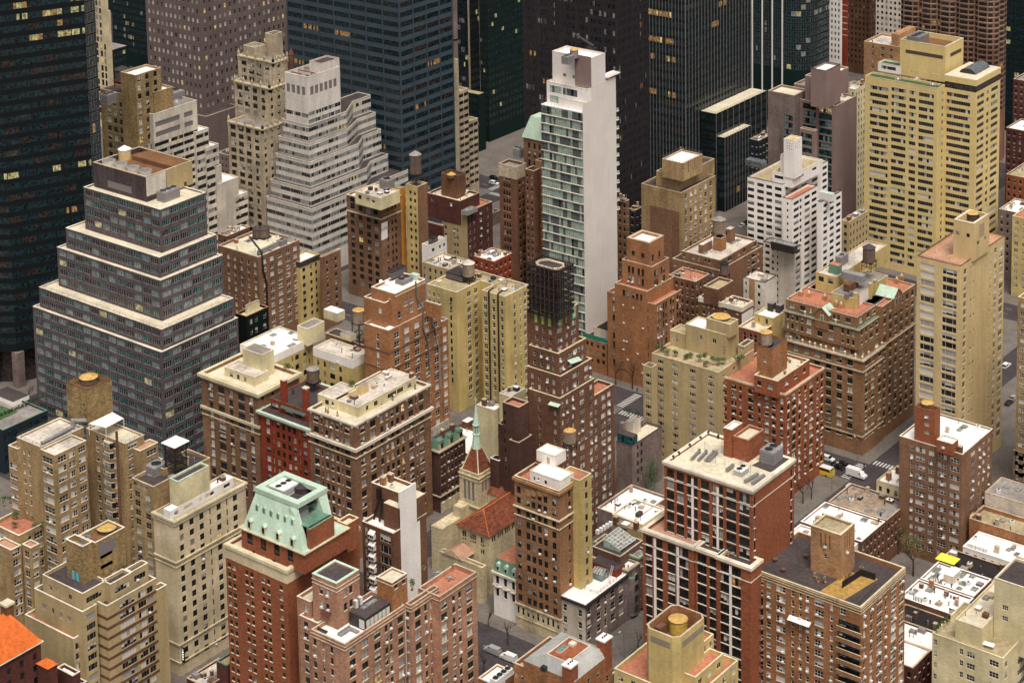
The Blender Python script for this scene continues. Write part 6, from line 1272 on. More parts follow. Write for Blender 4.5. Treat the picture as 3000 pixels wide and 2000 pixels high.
for i in range(11): pz_ = 46-52*.0555-i*3.0; m = b.mb('window'); m.box(S1-.4, S1+.4, q0.y0-.03, q0.y0+.01, pz_-1.2-.9, pz_-1.2+.9, 'glass')
for xx in (1602, 1665): p = on_y('F', xx, 430, q1.y0-.4); m = b.mb('drain_pipe'); m.tube((p[0], p[1], 0), (p[0], p[1], 46.6), .3, 'black', 8); m.tube((p[0], p[1], 46.6), (p[0]+.3, p[1]+2.5, 47.2), .3, 'black', 8)
hvac(b, 'F', (1420, 335), 1308, 1500, q0.roofz, 2.6, 'hvac_dark', 0); rbox(b, 'F', (1262, 375), 1238, 1290, q0.roofz, 1.6, 'stucco_pale')
clutter(b, q1, 9, 81); clutter(b, b.blocks[2], 8, 82)
b.done()
water_tank('weathered gray tank with faceted lid over the yellow twin-winged house', 'F', 1465, 375, q0.roofz, 2.35, 4.6, leg=2.6, wood='wood_pale', lid='roof_old', lidh=1.6)
# orange brick house with rooftop pipes
b = Bld('apartment_house', 'orange brick house with crooked roof drain pipes and crenellated machinery roof', frame='fr_white', sill='trim_stone', mix='bright')
zr = 60
s0 = b.block('F', (912, 712), 742, 1272, z=zr, wall='brick_orange', roof='roof_white', cop='trim_stone', S=Z([(838, 18)], 63, 60, 40, 'dh'), E=Z([(970, 36, 'dh2'), (1040, 34, 'dh2'), (1110, 34, 'dh2'), (1180, 30, 'dh2'), (1242, 28, 'dh2')], 63, 55, 38, 'dh'), bands=[(150, 6, .2, 'trim_brown'), (270, 6, .2, 'trim_brown')])
b.block('F', (1278, 650), 1180, 1322, z=zr-6, wall='brick_orange', roof='roof_white', cop='zinc', E=Z([(1300, 26, 'dh2')], 63, 60, 38, 'dh'))
s1 = b.block('F', (957, 458), 792, 1172, z=zr+10.6, z0=zr-1, wall='brick_orange', roof='roof_white', par=.9, cop='trim_white', cop_w=.5, S=Z([(922, 14)], 60, 35, 14, 'arch', n=1), E=[Z([(990, 22, 'dh'), (1072, 22, 'dh'), (1135, 40, 'dh2')], 63, 155, 46, 'dh2', n=1, mix='pale'), Z([(1030, 26), (1072, 24)], 60, 90, 48, 'arch', n=1, mix='louver')])
b.block('F', (885, 520), 742, 960, z=zr+7.6, z0=zr-1, wall='brick_orange', roof='roof_white', cop='trim_white', S=Z([(855, 20), (880, 12)], 60, 60, 34, 'dh', n=1)); b.block('F', (1265, 535), 1165, 1276, z=zr+4.0, z0=zr-1, wall='brick_orange', roof='roof_white', cop='trim_white', E=Z([(1240, 30)], 60, 45, 34, 'dh2', n=1))
for pts in ((1100, 370, 1105, 470, 1150, 560, 1150, 690, 1185, 790, 1195, 980), (1170, 330, 1172, 490, 1215, 560, 1220, 670, 1240, 700, 1245, 790, 1262, 830, 1268, 1100)):
    m = b.mb('drain_pipe'); P_ = []
    for i in range(0, len(pts), 2):
        y_ = pts[i+1]; P_.append(on_x('F', pts[i], y_, (s1.x1 if y_ < 560 else s0.x1)+.35))
    for a, d in zip(P_[:-1], P_[1:]): m.tube(a, d, .28, 'rail' if pts[0] == 1100 else 'hvac_gray', 7)
for i in range(26):
    m = b.mb('corbel'); y_ = s1.y0+(s1.y1-s1.y0)*(i+.5)/26; m.box(s1.x1, s1.x1+.22, y_-.14, y_+.14, s1.z1-1.1, s1.z1-.6, 'trim_cream')
hvac(b, 'F', (935, 305), 903, 1035, s1.roofz, 3.2, 'hvac_dark', 3); hvac(b, 'F', (1010, 370), 958, 1080, s1.roofz, 1.6, 'hvac_gray', 2); rbox(b, 'F', (1105, 330), 1060, 1130, s1.roofz, 1.9, 'copper', None, 'cooling_unit'); dish(b, 'F', 905, 395, s1.roofz, .9); dish(b, 'F', 860, 385, s1.roofz, .6)
b.done()
water_tank('pale wooden tank with orange conical lid on a tall black steel frame', 'F', 712, 790, 44.0, 2.05, 4.4, leg=7.2, wood='wood_pale', lid='tank_lid', lidh=1.0, hoops=8)
b = Bld('low_building', 'low dark roofed block under the tall black tank frame', frame='fr_dark', mix='dark')
k = b.block('F', (830, 840), 480, 900, z=43.9, z0=0, wall='brick_brown', roof='roof_dark', par=.3, cop='trim_stone'); rbox(b, 'F', (560, 590), 465, 612, k.roofz, 3.2, 'stucco_pale', 'roof_white', 'bulkhead'); clutter(b, k, 8, 95); b.done()
# ------------------------------------------------------------------ far towers
def tower(b, c, ncx, lx, rx, y0, ztop, wall, nS, nE, z0=0, roof='roof_gray', v=600, dyx=None, **kw):
    """curtain-wall box whose near edge stands at pixel column ncx of crop c on the plane y = y0"""
    x1 = on_y(c, ncx, v, y0)[0]; x0 = on_y(c, lx, v, y0)[0]; y1 = on_x(c, rx, v, x1)[1]
    zk = {k: kw.pop(k) for k in list(kw) if k in ('pickS', 'pickE')}
    b.facet((x0, y0), (x1, y0), z0, ztop, wall, nS, pick=zk.get('pickS'), **kw); b.facet((x1, y0), (x1, y1), z0, ztop, wall, nE, pick=zk.get('pickE'), **kw)
    b.facet((x1, y1), (x0, y1), z0, ztop, wall); b.facet((x0, y1), (x0, y0), z0, ztop, wall); b.polytop([(x0, y0), (x1, y0), (x1, y1), (x0, y1)], ztop, roof)
    return x0, x1, y0, y1
# black faceted tower on the left edge
b = Bld('office_tower', 'huge black glass tower with folded facets and a few yellow lit floors at left edge', frame='fr_dark', mix='navy')
pf = at('E', 128, 1095, 0.0)[:2]
d1 = (.787, .617); pl = (pf[0]-42*d1[0], pf[1]-42*d1[1]); a2 = math.radians(66); d2 = (math.cos(a2), math.sin(a2))
L2 = bis(lambda t: proj((pf[0]+d2[0]*t, pf[1]+d2[1]*t, 120))[0], src('A', 600)[0], 0, 120); p2 = (pf[0]+d2[0]*L2, pf[1]+d2[1]*L2)
a3 = math.radians(97); d3 = (math.cos(a3), math.sin(a3)); L3 = bis(lambda t: proj((p2[0]+d3[0]*t, p2[1]+d3[1]*t, 120))[0], src('A', 672)[0], 0, 120); p3 = (p2[0]+d3[0]*L3, p2[1]+d3[1]*L3)
litrow = {13: 1, 14: 1, 15: 1, 16: 1, 18: 1, 30: 1}
rl = random.Random(3)
def pk(i, k): return 'lit_floor' if (i in litrow and rl.random() < .6) else None
ZT = 214.0
b.facet(pl, pf, 14, ZT, 'spandrel_black', 7, fh=4.3, d0=2.2, h=2.3, frac=.96, pick=pk); b.facet(pf, p2, 14, ZT, 'spandrel_black', 6, fh=4.3, d0=2.2, h=2.3, frac=.96, pick=pk); b.facet(p2, p3, 14, ZT, 'spandrel_black', 4, fh=4.3, d0=2.2, h=3.6, frac=.95, frame='fr_gray')
pb = (p3[0]-40, p3[1]+5); pc = (pl[0]-10, pl[1]+30); b.facet(p3, pb, 14, ZT, 'spandrel_black'); b.facet(pb, pc, 14, ZT, 'spandrel_black'); b.facet(pc, pl, 14, ZT, 'spandrel_black'); b.polytop([pl, pf, p2, p3, pb, pc], ZT, 'roof_dark'); b.polytop([pl, pf, p2, p3, pb, pc][::-1], 14, 'spandrel_black', 'soffit')
for k in range(5):                                           # lobby: stone pylons and tall glass
    t = k/4; x, y = pl[0]+(pf[0]-pl[0])*t, pl[1]+(pf[1]-pl[1])*t; m = b.mb('pylon'); m.box(x-1.6, x+1.6, y-1.2, y+2.2, 0, 14, 'stone_gray')
m = b.mb('lobby_wall'); ins = lambda p: (p[0]-2.5, p[1]+4.0); m.quad((*ins(pl), 0), (*ins(pf), 0), (*ins(pf), 14), (*ins(pl), 14), 'glass_brown'); m.quad((*ins(pf), 0), (*ins(p2), 0), (*ins(p2), 14), (*ins(pf), 14), 'glass_brown')
b.done()
b = Bld('low_building', 'low dark annex with turf and hedge roof garden below the black tower', frame='fr_dark', mix='navy')
k = b.block('E', (20, 1395), -300, 325, z=16, wall='spandrel_navy', roof='roof_gray', par=.6, cop='copper_dark', E=Z(('e', 6, .8), 4, 3, 2.6, 'grid', m=True)); m = b.mb('turf_bed'); q = [at('E', x, y, 15.6) for x, y in ((-40, 1340), (120, 1265), (10, 1225), (-100, 1260))]; m.quad(*q, 'turf'); rbox(b, 'E', (90, 1200), -60, 200, 15.4, 1.5, 'paint_white', 'roof_dark', 'skylight_box')
b.done()
HEDGEZ = 15.4
# tan old tower and pale tower by the black one
b = Bld('office_building', 'old buff brick building with white roofed tower part and rooftop cooling rack', frame='fr_dark', mix='home', sill='trim_stone')
k = b.block('A', (905, 665), 690, 1010, y0=545, wall='brick_buff', roof='roof_dark', cop='trim_stone', S=Z([(705, 26), (750, 26), (792, 26), (835, 26), (872, 26)], 61, 78, 38, 'dh2'))
t_ = b.block('A', (932, 522), 830, 1108, z=k.z1+11, wall='brick_buff', roof='roof_white', par=.8, cop='trim_stone', E=Z([(958, 24), (1013, 24), (1070, 22)], 60, 30, 38, 'dh2'), S=())
b.block('A', (1060, 640), 930, 1190, z=k.z1+1.5, wall='brick_buff', roof='roof_white', cop='trim_stone', E=Z([(1070, 40)], 60, 30, 30, 'dh2'))
hvac(b, 'A', (735, 660), 688, 803, k.roofz, 4.0, 'hvac_gray', 2); b.done()
water_tank('gray cone-topped tank on a red steel frame behind the white stepped building', 'A', 845, 600, k.z1+2, 3.0, 4.6, leg=3.0, lid='roof_dark', stand='red_paint')
b = Bld('office_tower', 'slim pale stone tower with tall window strips behind the black tower', frame='fr_dark', mix='stone')
k = b.block('A', (725, 85), 600, 760, y0=690, wall='stone_cream', roof='roof_gray', cop='trim_cream', S=Z([(660, 16), (690, 16), (714, 14)], 50, 45, 40, 'dh2')); b.block('A', (700, -60), 600, 740, z=k.z1+26, z0=k.z1-1, wall='stone_cream', roof='roof_gray', S=Z([(660, 14), (684, 14)], 50, 40, 34, 'dh2'))
b.block('A', (790, 455), 600, 830, z=k.z1-62, wall='stone_cream', roof='roof_terra', cop='trim_cream', S=Z([(672, 18), (702, 18), (738, 18), (770, 18)], 58, 40, 34, 'dh2')); b.done()
for lab, args, kw in (
    ('very dark green glass tower filling the gap left of the gray stone tower', ('A', 1050, 775, 1100, 780, 240, 'spandrel_green', 9, 1), dict(mix='green')),
    ('dark navy glass tower sliver behind the slim pale stone tower', ('A', 790, 560, 830, 860, 240, 'spandrel_navy', 8, 1), dict(mix='navy'))):
    b = Bld('office_tower', lab, frame='fr_dark', mix=kw['mix']); tower(b, *args, fh=4.0, h=2.4, frac=.94, v=200); b.done()
b = Bld('low_building', 'dark glass podium with flat gray roof between the pale and gray towers', frame='fr_dark', mix='green')
k = b.block('A', (760, 350), 600, 885, y0=740, wall='spandrel_green', roof='roof_gray', cop=None, par=.2, S=Z(('e', 6, .9), 4, 3, 2.4, 'rib', m=True), E=Z(('e', 6, .9), 4, 3, 2.4, 'rib', m=True)); b.done()
# gray stone tower
b = Bld('office_tower', 'massive brown-gray stone tower with ranks of small windows, some lit yellow', frame='fr_gray', mix='stone')
Y = 668; x1 = on_y('j', 620, 300, Y)[0]; x0 = on_y('j', 322, 300, Y)[0]; y1 = on_x('j', 1092, 300, x1)[1]
zt_ = on_y('j', 620, -60, Y)[2]; vs = vscale((x1, Y, zt_))/1.8667
k = b.box(x0, x1, Y, y1, 0, zt_, wall='stone_tower', S=Z(('e', 12, .44, .02, .02), 52*vs, 26*vs, 24*vs, 'dh', m=True, zmin=20), E=Z(('e', 17, .42, .02, .02), 52*vs, 26*vs, 24*vs, 'dh', m=True, zmin=20))
for i in range(13): m = b.mb('pilaster'); xx = x0+(x1-x0)*(.02+.96*i/12); m.box(xx-.35, xx+.35, Y-.3, Y, 0, zt_, 'stone_tower')
for i in range(18): m = b.mb('pilaster'); yy = Y+(y1-Y)*(.02+.96*i/17); m.box(x1, x1+.3, yy-.35, yy+.35, 0, zt_, 'stone_tower')
b.block('j', (640, 640), 520, 820, x1=x1+6, wall='stone_tower', roof='roof_dark'); b.done()
# gothic tower
b = Bld('office_tower', 'beige gothic office tower with pinnacles, stepped crown and stone water tank house', frame='fr_dark', mix='home')
cg = [(850, 28, 'dh3'), (890, 28, 'dh3'), (930, 28, 'dh3'), (973, 28, 'dh3')]
g3 = b.block('j', (950, 706), 765, 1058, y0=600, wall='stone_gothic', roof='roof_gray', cop='trim_cream', S=Z([(790, 28), (833, 28), (872, 28), (915, 30)], 42, 30, 26, 'dh3'), E=Z([(965, 12, 'dh'), (1000, 14, 'dh'), (1040, 12, 'dh')], 42, 24, 20, 'dh'), bands=[(0, 8, .5, 'trim_cream')])
g2 = b.block('j', (988, 482), 800, 1082, z=g3.z1+15.2, z0=g3.z1-1, wall='stone_gothic', roof='roof_gray', cop='trim_cream', S=Z([(826, 28), (866, 28), (907, 28), (950, 28)], 42, 34, 26, 'dh3'), E=Z([(1000, 12, 'dh'), (1040, 14, 'dh'), (1070, 10, 'dh')], 42, 24, 20, 'dh'), bands=[(0, 8, .5, 'trim_cream')])
g1_ = b.block('j', (1008, 340), 820, 1085, z=g2.z1+10.5, z0=g2.z1-1, wall='stone_gothic', roof='roof_gray', cop='trim_cream', S=Z(cg, 41, 40, 24, 'dh3'), E=Z([(1040, 12)], 42, 30, 20, 'dh'), bands=[(0, 8, .5, 'trim_cream')])
gt = b.block('j', (1008, 192), 965, 1058, z=g1_.z1+9.5, z0=g1_.roofz, wall='stone_gothic', roof='roof_dark', cop='trim_cream'); b.block('j', (905, 262), 845, 965, z=g1_.z1+4.5, z0=g1_.roofz, wall='stone_gothic', roof='roof_gray', cop='trim_cream')
for blk, n in ((g3, 5), (g2, 5), (g1_, 5)):
    for i in range(n):
        for (x, y) in ((blk.x0+(blk.x1-blk.x0)*i/(n-1), blk.y0), (blk.x1, blk.y0+(blk.y1-blk.y0)*i/(n-1))):
            m = b.mb('pinnacle'); m.box(x-.4, x+.4, y-.4, y+.4, blk.z1-2, blk.z1+1.3, 'stone_gothic'); m.cone(x, y, blk.z1+1.3, blk.z1+3.0, .55, 'stone_gothic', 6)
    for i in range(5): m = b.mb('pilaster'); x = blk.x0+(blk.x1-blk.x0)*i/4; m.box(x-.35, x+.35, blk.y0-.3, blk.y0, max(0, blk.z1-60), blk.z1-.2, 'stone_gothic')
x = g1_.x1+1.5; y = g1_.y1+1; m = b.mb('corner_turret'); m.cyl(x, y, g1_.z1-14, g1_.z1+1.5, 1.2, 'brick_umber', 8); m.cone(x, y, g1_.z1+1.5, g1_.z1+4.5, 1.3, 'brick_umber', 8)
b.done()
# white ziggurat
b = Bld('office_building', 'white wedding-cake office building with ribbon windows and blank boxed top', frame='fr_gray', mix='pale')
zb_ = on_y('i', 480, 1450, 600)[2]; fz = 3.75
TI = [(480, 1450, 65, 1050, 1185, 1090, 1125, 1250, 1060, 0), (470, 1275, 100, 985, 1075, 1022, 1010, 1172, 945, 2), (462, 1020, 148, 910, 858, 950, 780, 1098, 713, 5), (455, 850, 178, 805, 712, 905, 622, 1050, 558, 7), (448, 680, 210, 800, 552, 855, 462, 1000, 398, 9)]
prevz = 0.0
for n_, (x, y, L, ax, ay, bx, by, cx, cy, fl) in enumerate(TI):
    z_ = zb_+fl*fz; n3d = at('i', x, y, z_); x1, y0 = n3d[0], n3d[1]; x0 = bis(lambda t: proj((t, y0, z_))[0], src('i', L)[0], x1-120, x1)
    ya = bis(lambda t: proj((x1, t, z_))[0], src('i', ax)[0], y0, y0+150); pb_ = at('i', bx, by, z_); pc_ = at('i', cx, cy, z_); yc = pc_[1]; xb = pb_[0]; yb = pb_[1]
    P = [(x0, y0), (x1, y0), (x1, ya), (xb, yb), (xb, yc), (x0, yc)]
    if n_ == 0: P = [(x0, y0), (x1, y0), (x1, yc), (x0, yc)]
    kw = dict(fh=fz, d0=fz*.62, h=1.7, frac=.97, kind='rib', zmin=8); z0_ = prevz
    for a, d in zip(P, P[1:]+P[:1]):
        L_ = math.hypot(d[0]-a[0], d[1]-a[1]); vis_ = (d[0] > a[0]-1e-6) or (d[1] > a[1]+.01)
        b.facet(a, d, z0_, z_, 'zig_white', max(1, round(L_/5.6)) if vis_ else 0, **kw)
    b.polytop(P, z_-.25, 'roof_dark'); m = b.mb('parapet')
    for a, d in zip(P, P[1:]+P[:1]): m.tube((*a, z_-.05), (*d, z_-.05), .22, 'trim_white', 4)
    m = b.mb('terrace_rail')
    for a, d in zip(P, P[1:]+P[:1]): m.tube((*a, z_+.8), (*d, z_+.8), .07, 'rail', 4)
    prevz = z_-.25
zt_ = zb_+11.2*fz+14.5
bx_ = b.block('i', (440, 242), 230, 738, z=zt_-1.5, z0=prevz, wall='zig_white', roof='roof_brown', par=3.0, cop='trim_white', S=[Z([(265, 30), (312, 30), (358, 30), (405, 30)], 200, 135, 78, 'lou', n=1, mix='louver', frame='louver'), Z(('e', 3, .92), 70, 360, 38, 'rib', n=2)], E=[Z([(483, 30), (527, 30), (570, 30), (613, 30), (655, 30), (697, 28)], 200, 135, 78, 'lou', n=1, mix='louver', frame='louver'), Z(('e', 5, .94), 70, 345, 38, 'rib', n=2)])
for x, y in ((425, 215), (510, 190)): p = at('i', x, y, zt_-2.5); m = b.mb('cooling_fan'); m.cyl(p[0], p[1], zt_-4.5, zt_-2.0, 2.2, 'trim_white', 16, top='hvac_gray')
for i in range(4): m = b.mb('steel_beam'); t = .2+.2*i; m.box(bx_.x0+.4, bx_.x1-.4, bx_.y0+(bx_.y1-bx_.y0)*t-.15, bx_.y0+(bx_.y1-bx_.y0)*t+.15, zt_-2.4, zt_-2.0, 'brick_umber')
b.box(bx_.x0+4, bx_.x1-2, bx_.y1-9, bx_.y1+2, prevz, zt_+1.5, wall='zig_white', roof='roof_dark', par=.5, cop='trim_stone')
b.done()
# white stepped building
b = Bld('office_building', 'white paneled building with dark ribbon windows cascading down to the right', frame='fr_dark', mix='dark')
w0 = b.block('A', (1055, 790), 893, 1355, y0=548, wall='paint_offwhite', roof='roof_gray', par=.7, cop='trim_white', S=[Z([(1018, 32)], 75, 70, 36, 'pair', n=2, mix='pale'), Z([(948, 62), (1022, 46)], 75, 225, 34, 'rib')], E=[Z([(1155, 170), (1300, 60)], 70, 75, 34, 'rib', n=2, mix='louver'), Z(('e', 3, .96), 52, 215, 26, 'rib')])
fs = 52
for px, dz in ((1422, 13.2), (1487, 21.5), (1500, 31), (1612, 39), (1672, 47)):
    y1k = bis(lambda t: proj((w0.x1, t, w0.z1-dz))[0], src('A', px)[0], w0.y0, w0.y0+150); prevy = b.blocks[-1].y1
    b.box(w0.x0, w0.x1+.6+dz*.05, prevy-2.5, y1k, 0, w0.z1-dz, wall='paint_offwhite', roof='roof_white', par=.5, cop='trim_white', S=(), E=Z(('e', max(1, round((y1k-prevy)/4)), .96), 3.7, 2.4, 1.8, 'rib', m=True))
hvac(b, 'A', (1165, 655), 1080, 1272, w0.roofz, 3.4, 'hvac_gray', 2); clutter(b, w0, 5, 17); b.done()
water_tank('round brown tank with mustard cone lid on the white stepped building', 'A', 1015, 715, w0.roofz, 2.4, 4.8, leg=.4, wood='wood_tank', lid='tank_lid')
# blue glass slab tower
b = Bld('office_tower', 'broad blue-black banded office tower with scattered orange lit windows', frame='fr_dark', mix='navy')
zt_ = on_y('k', 522, -40, 660)[2]; vs = vscale((on_y('k', 522, 100, 660)[0], 660, zt_-20))/1.6; fb = 45.5*vs
X = tower(b, 'k', 530, 8, 777, 660, zt_, 'spandrel_blue', 7, 4, fh=fb, d0=fb*.5, h=fb*.52, frac=.93, kind='rib', v=200)
for i in range(8): m = b.mb('mullion_fin'); xx = X[0]+(X[1]-X[0])*i/7; m.box(xx-.25, xx+.25, X[2]-.35, X[2], 0, zt_, 'spandrel_blue')
for i in range(5): m = b.mb('mullion_fin'); yy = X[2]+(X[3]-X[2])*i/4; m.box(X[1], X[1]+.35, yy-.25, yy+.25, 0, zt_, 'spandrel_blue')
b.done()
# towers behind
b = Bld('office_tower', 'dark green glass slab with pale vertical edges right of the blue tower', frame='fr_dark', mix='green'); X = tower(b, 'k', 855, 700, 905, 815, 260, 'spandrel_navy', 8, 6, fh=4, h=2.6, frac=.95, v=200)
for xx, yy in ((X[1], X[2]), (X[1], X[3])): m = b.mb('edge_strip'); m.box(xx-.3, xx+.4, yy-.4, yy+.3, 0, 260, 'stone_cream')
b.done()
b = Bld('office_tower', 'deep green glass tower dotted with small pale lit windows behind the white slab', frame='fr_dark', mix='green'); X = tower(b, 'k', 942, 905, 1130, 790, 260, 'spandrel_green', 3, 12, fh=4, h=2.2, frac=.62, kind='pair', v=200); b.done()
b = Bld('office_tower', 'thin brown-pink tower edge seen beside the blue glass tower', frame='fr_dark', mix='dark'); k = b.block('k', (785, 185), 720, 802, y0=760, z0=0, wall='stone_gray', roof='roof_gray'); b.box(k.x0, k.x1, k.y0, k.y1, k.z1-1, 220, wall='stone_gray', S=Z(('e', 2, .5), 4, 3, 2, 'dh', m=True)); b.done()
b = Bld('low_building', 'dark glass podium with tan roof ledge behind the stepped tan strip', frame='fr_dark', mix='green'); k = b.block('k', (900, 445), 815, 930, y0=775, wall='spandrel_green', roof='roof_tan', par=.1, cop=None, S=Z(('e', 3, .92), 4, 3, 2.4, 'rib', m=True)); b.done()
b = Bld('office_building', 'tan concrete building stepping down in three narrow ribbon-windowed slices', frame='fr_dark', mix='purple')
x1 = on_y('k', 782, 300, 712)[0]; prev = 712
for px0, px1, py, st in ((780, 805, 287, 0), (806, 852, 432, 0), (853, 897, 572, 0)):
    a_ = on_x('k', px0, py, x1); d_ = on_x('k', px1, py, x1); b.box(x1-14, x1, a_[1], d_[1]-.05, 0, a_[2], wall='stone_gothic', roof='roof_tan', cop='trim_cream', E=Z(('e', 2, .9), 3.5, 2.3, 1.7, 'rib', m=True))
b.done()
# purple-black tower
b = Bld('office_tower', 'purple-black gridded office tower rising behind the white slab', frame='fr_dark', mix='purple')
zt_ = on_y('C', 720, -40, 670)[2]; vs = vscale((on_y('C', 720, 100, 670)[0], 670, zt_-20))/2.3507; fb = 61*vs
X = tower(b, 'C', 722, 88, 937, 670, zt_, 'spandrel_purple', 7, 6, fh=fb, d0=fb*.5, h=fb*.6, frac=.8, kind='rib', v=500)
for i in range(22): m = b.mb('mullion_fin'); xx = X[0]+(X[1]-X[0])*i/21; m.box(xx-.12, xx+.12, X[2]-.4, X[2], 0, zt_, 'spandrel_purple')
for i in range(19): m = b.mb('mullion_fin'); yy = X[2]+(X[3]-X[2])*i/18; m.box(X[1], X[1]+.4, yy-.12, yy+.12, 0, zt_, 'spandrel_purple')
b.done()
# black glass tower with white fins and podium
b = Bld('office_tower', 'sleek black glass tower with thin white vertical fins and pale roofed podium steps', frame='fr_dark', mix='navy')
lr = {2: 1, 5: 1, 7: 1, 11: 1}
def pkb(i, k): return 'lit_orange' if (i in lr and k < 3 and (i*k) % 4 != 3) else None
MIX['lit_orange'] = (('lit_dim', 60), ('lit', 15), ('glass_brown', 25))
zt_ = on_y('C', 1190, -40, 759)[2]; kw = dict(fh=4.2, d0=2.6, h=2.7, frac=.97, kind='rib')
X = tower(b, 'C', 1195, 930, 1642, 759, zt_, 'spandrel_black', 4, 8, v=500, pickS=pkb, **kw)
for i in range(13): m = b.mb('fin'); xx = X[0]+(X[1]-X[0])*i/12; m.box(xx-.07, xx+.07, X[2]-.35, X[2], 0, zt_, 'fin_gray') if 'fin_gray' in MATS else (plain('fin_gray', (.15, .15, .145), .5), m.box(xx-.07, xx+.07, X[2]-.35, X[2], 0, zt_, 'fin_gray'))
for i in range(22): m = b.mb('fin'); yy = X[2]+(X[3]-X[2])*i/21; m.box(X[1], X[1]+.35, yy-.07, yy+.07, 0, zt_, 'fin_gray')
for nc, lx, rx, y_ in (((1405, 785), 1300, 1752, None), ((1465, 950), 1268, 1645, None)):
    p = on_x('C', nc[0], nc[1], X[1]+ (9 if nc[0] == 1405 else 13)); x1 = p[0]; y0_ = p[1]; zz = p[2]; y1_ = on_x('C', rx, nc[1]-120, x1)[1]; x0_ = bis(lambda t: proj((t, y0_, zz))[0], src('C', lx)[0], x1-60, x1)
    n_ = len([q for q in b.parts if q[0] == 'podium_roof'])
    b.facet((x0_, y0_), (x1, y0_), 0, zz, 'spandrel_black', 3, **kw); b.facet((x1, y0_), (x1, y1_), 0, zz, 'spandrel_black', 7, **kw); b.facet((x1, y1_), (x0_, y1_), 0, zz, 'spandrel_black'); b.facet((x0_, y1_), (x0_, y0_), 0, zz, 'spandrel_black'); b.polytop([(x0_, y0_), (x1, y0_), (x1, y1_), (x0_, y1_)], zz, 'roof_cream', 'podium_roof'); railing(b, [(x0_, y0_), (x1, y0_), (x1, y1_)], zz, 1.0, 'rail', 2.5)
    for i in range(10): m = b.mb('fin'); yy = y0_+(y1_-y0_)*i/9; m.box(x1, x1+.3, yy-.07, yy+.07, 0, zz, 'fin_gray')
b.done()
# white slab with glass front
b = Bld('apartment_tower', 'slender white slab tower with glazed balcony front and crane arm on its roof', frame='fr_dark', mix='mint')
y0s = 598.0; sl = on_y('C', 487, 778, y0s); x1 = sl[0]; zs = sl[2]; x0 = bis(lambda t: proj((t, y0s, zs))[0], src('C', 200)[0], x1-60, x1); y1 = bis(lambda t: proj((x1, t, zs))[0], src('C', 716)[0], y0s, y0s+80)
vs = vscale((x1, y0s, zs)); fs_ = 27.0*vs
b.facet((x0, y0s), (x1, y0s), 0, zs, 'paint_white', 4, fh=fs_, d0=fs_*.52, h=fs_*.86, frac=.985, kind='rib', lip=.45); b.facet((x1, y0s), (x1, y1), 0, zs+24*vs, 'panel_white'); b.facet((x1, y1), (x0, y1), 0, zs, 'panel_white'); b.facet((x0, y1), (x0, y0s), 0, zs, 'panel_white'); b.polytop([(x0, y0s), (x1, y0s), (x1, y1), (x0, y1)], zs, 'roof_white')
for i in range(int(zs/fs_)):
    m = b.mb('balcony_rail'); z_ = zs-fs_*(i+.95)+.3; m.tube((x0, y0s-.45, z_+.9), (x1, y0s-.45, z_+.9), .05, 'rail', 4)
for k in range(14): m = b.mb('panel_seam'); yy = y0s+(y1-y0s)*(k+.5)/14; m.box(x1, x1+.03, yy-.03, yy+.03, 0, zs, 'zig_white')
for i in range(12):
    m = b.mb('balcony'); z_ = zs-5-i*fs_; m.box(x1-4, x1+.5, y1-.1, y1+1.3, z_, z_+.3, 'paint_white'); m.box(x1-.1, x1+.45, y1, y1+1.2, z_+.3, z_+1.2, 'glass_mint')
s2 = b.block('C', (508, 712), 320, 640, x1=x1-.02, z0=zs-.3, wall='paint_white', roof='roof_white', par=.6, cop='trim_white', S=Z([(410, 150)], 30, 42, 38, 'rib', n=1))
s3 = b.block('C', (520, 618), 238, 640, x1=x1-.02, z0=zs-.3, wall='paint_white', roof='roof_white', par=.6, cop='trim_white', S=Z([(300, 80), (400, 100), (460, 40)], 70, 45, 48, 'rib', n=2))
s4 = b.block('C', (545, 405), 277, 642, x1=x1-.02, z0=s3.z1-1, wall='panel_white', roof='roof_white', par=.8, cop='trim_white', S=Z([(362, 22), (425, 16)], 60, 150, 22, 'lou', n=1, mix='louver', frame='louver'))
z4 = s4.z1
m = b.mb('wall_panel'); xa = on_y('C', 437, 450, s4.y0)[0]; m.box(xa, s4.x1-.02, s4.y0-.4, s4.y0-.02, s3.z1-.5, z4+.6, 'panel_taupe')
m = b.mb('east_wall'); m.box(x1-3, x1-.01, s4.y0, y1-.05, zs-.2, on_x('C', 640, 560, x1)[2], 'panel_white')
p = at('C', 545, 355, z4); m = b.mb('crane'); m.tube((p[0]-1, p[1]+2, z4-.8), (p[0]-1, p[1]+2, z4+2), .5, 'black', 8); m.tube((p[0]-.2, p[1]+2, z4+1.6), (p[0]-8.5, p[1]+1, z4+5.5), .55, 'black', 6, r2=.3); m.box(p[0]-3, p[0]+1, p[1]+1, p[1]+3, z4-.8, z4+1.2, 'black')
hvac(b, 'C', (385, 395), 340, 430, s4.roofz, 3.0, 'hvac_gray', 2)
railing(b, [(x0, y0s), (x1, y0s)], zs, 1.1, 'fr_gray', 1.6); rail_round(b, s3, 'SE', h=1.0, mat='fr_gray'); m = b.mb('roof_terrace'); k_ = on_x('C', 645, 530, x1); m.box(x1-3, x1+.8, k_[1], y1+2, k_[2]-.5, k_[2], 'paint_white'); railing(b, [(x1+.7, k_[1]), (x1+.7, y1+1.9)], k_[2], 1.0, 'fr_gray', 1.2)
b.done()
water_tank('tiny tank with tan cone lid on the white slab tower roof', 'C', 428, 405, z4-.8, 1.7, 3.2, leg=.2, wood='hvac_gray', lid='tank_lid')
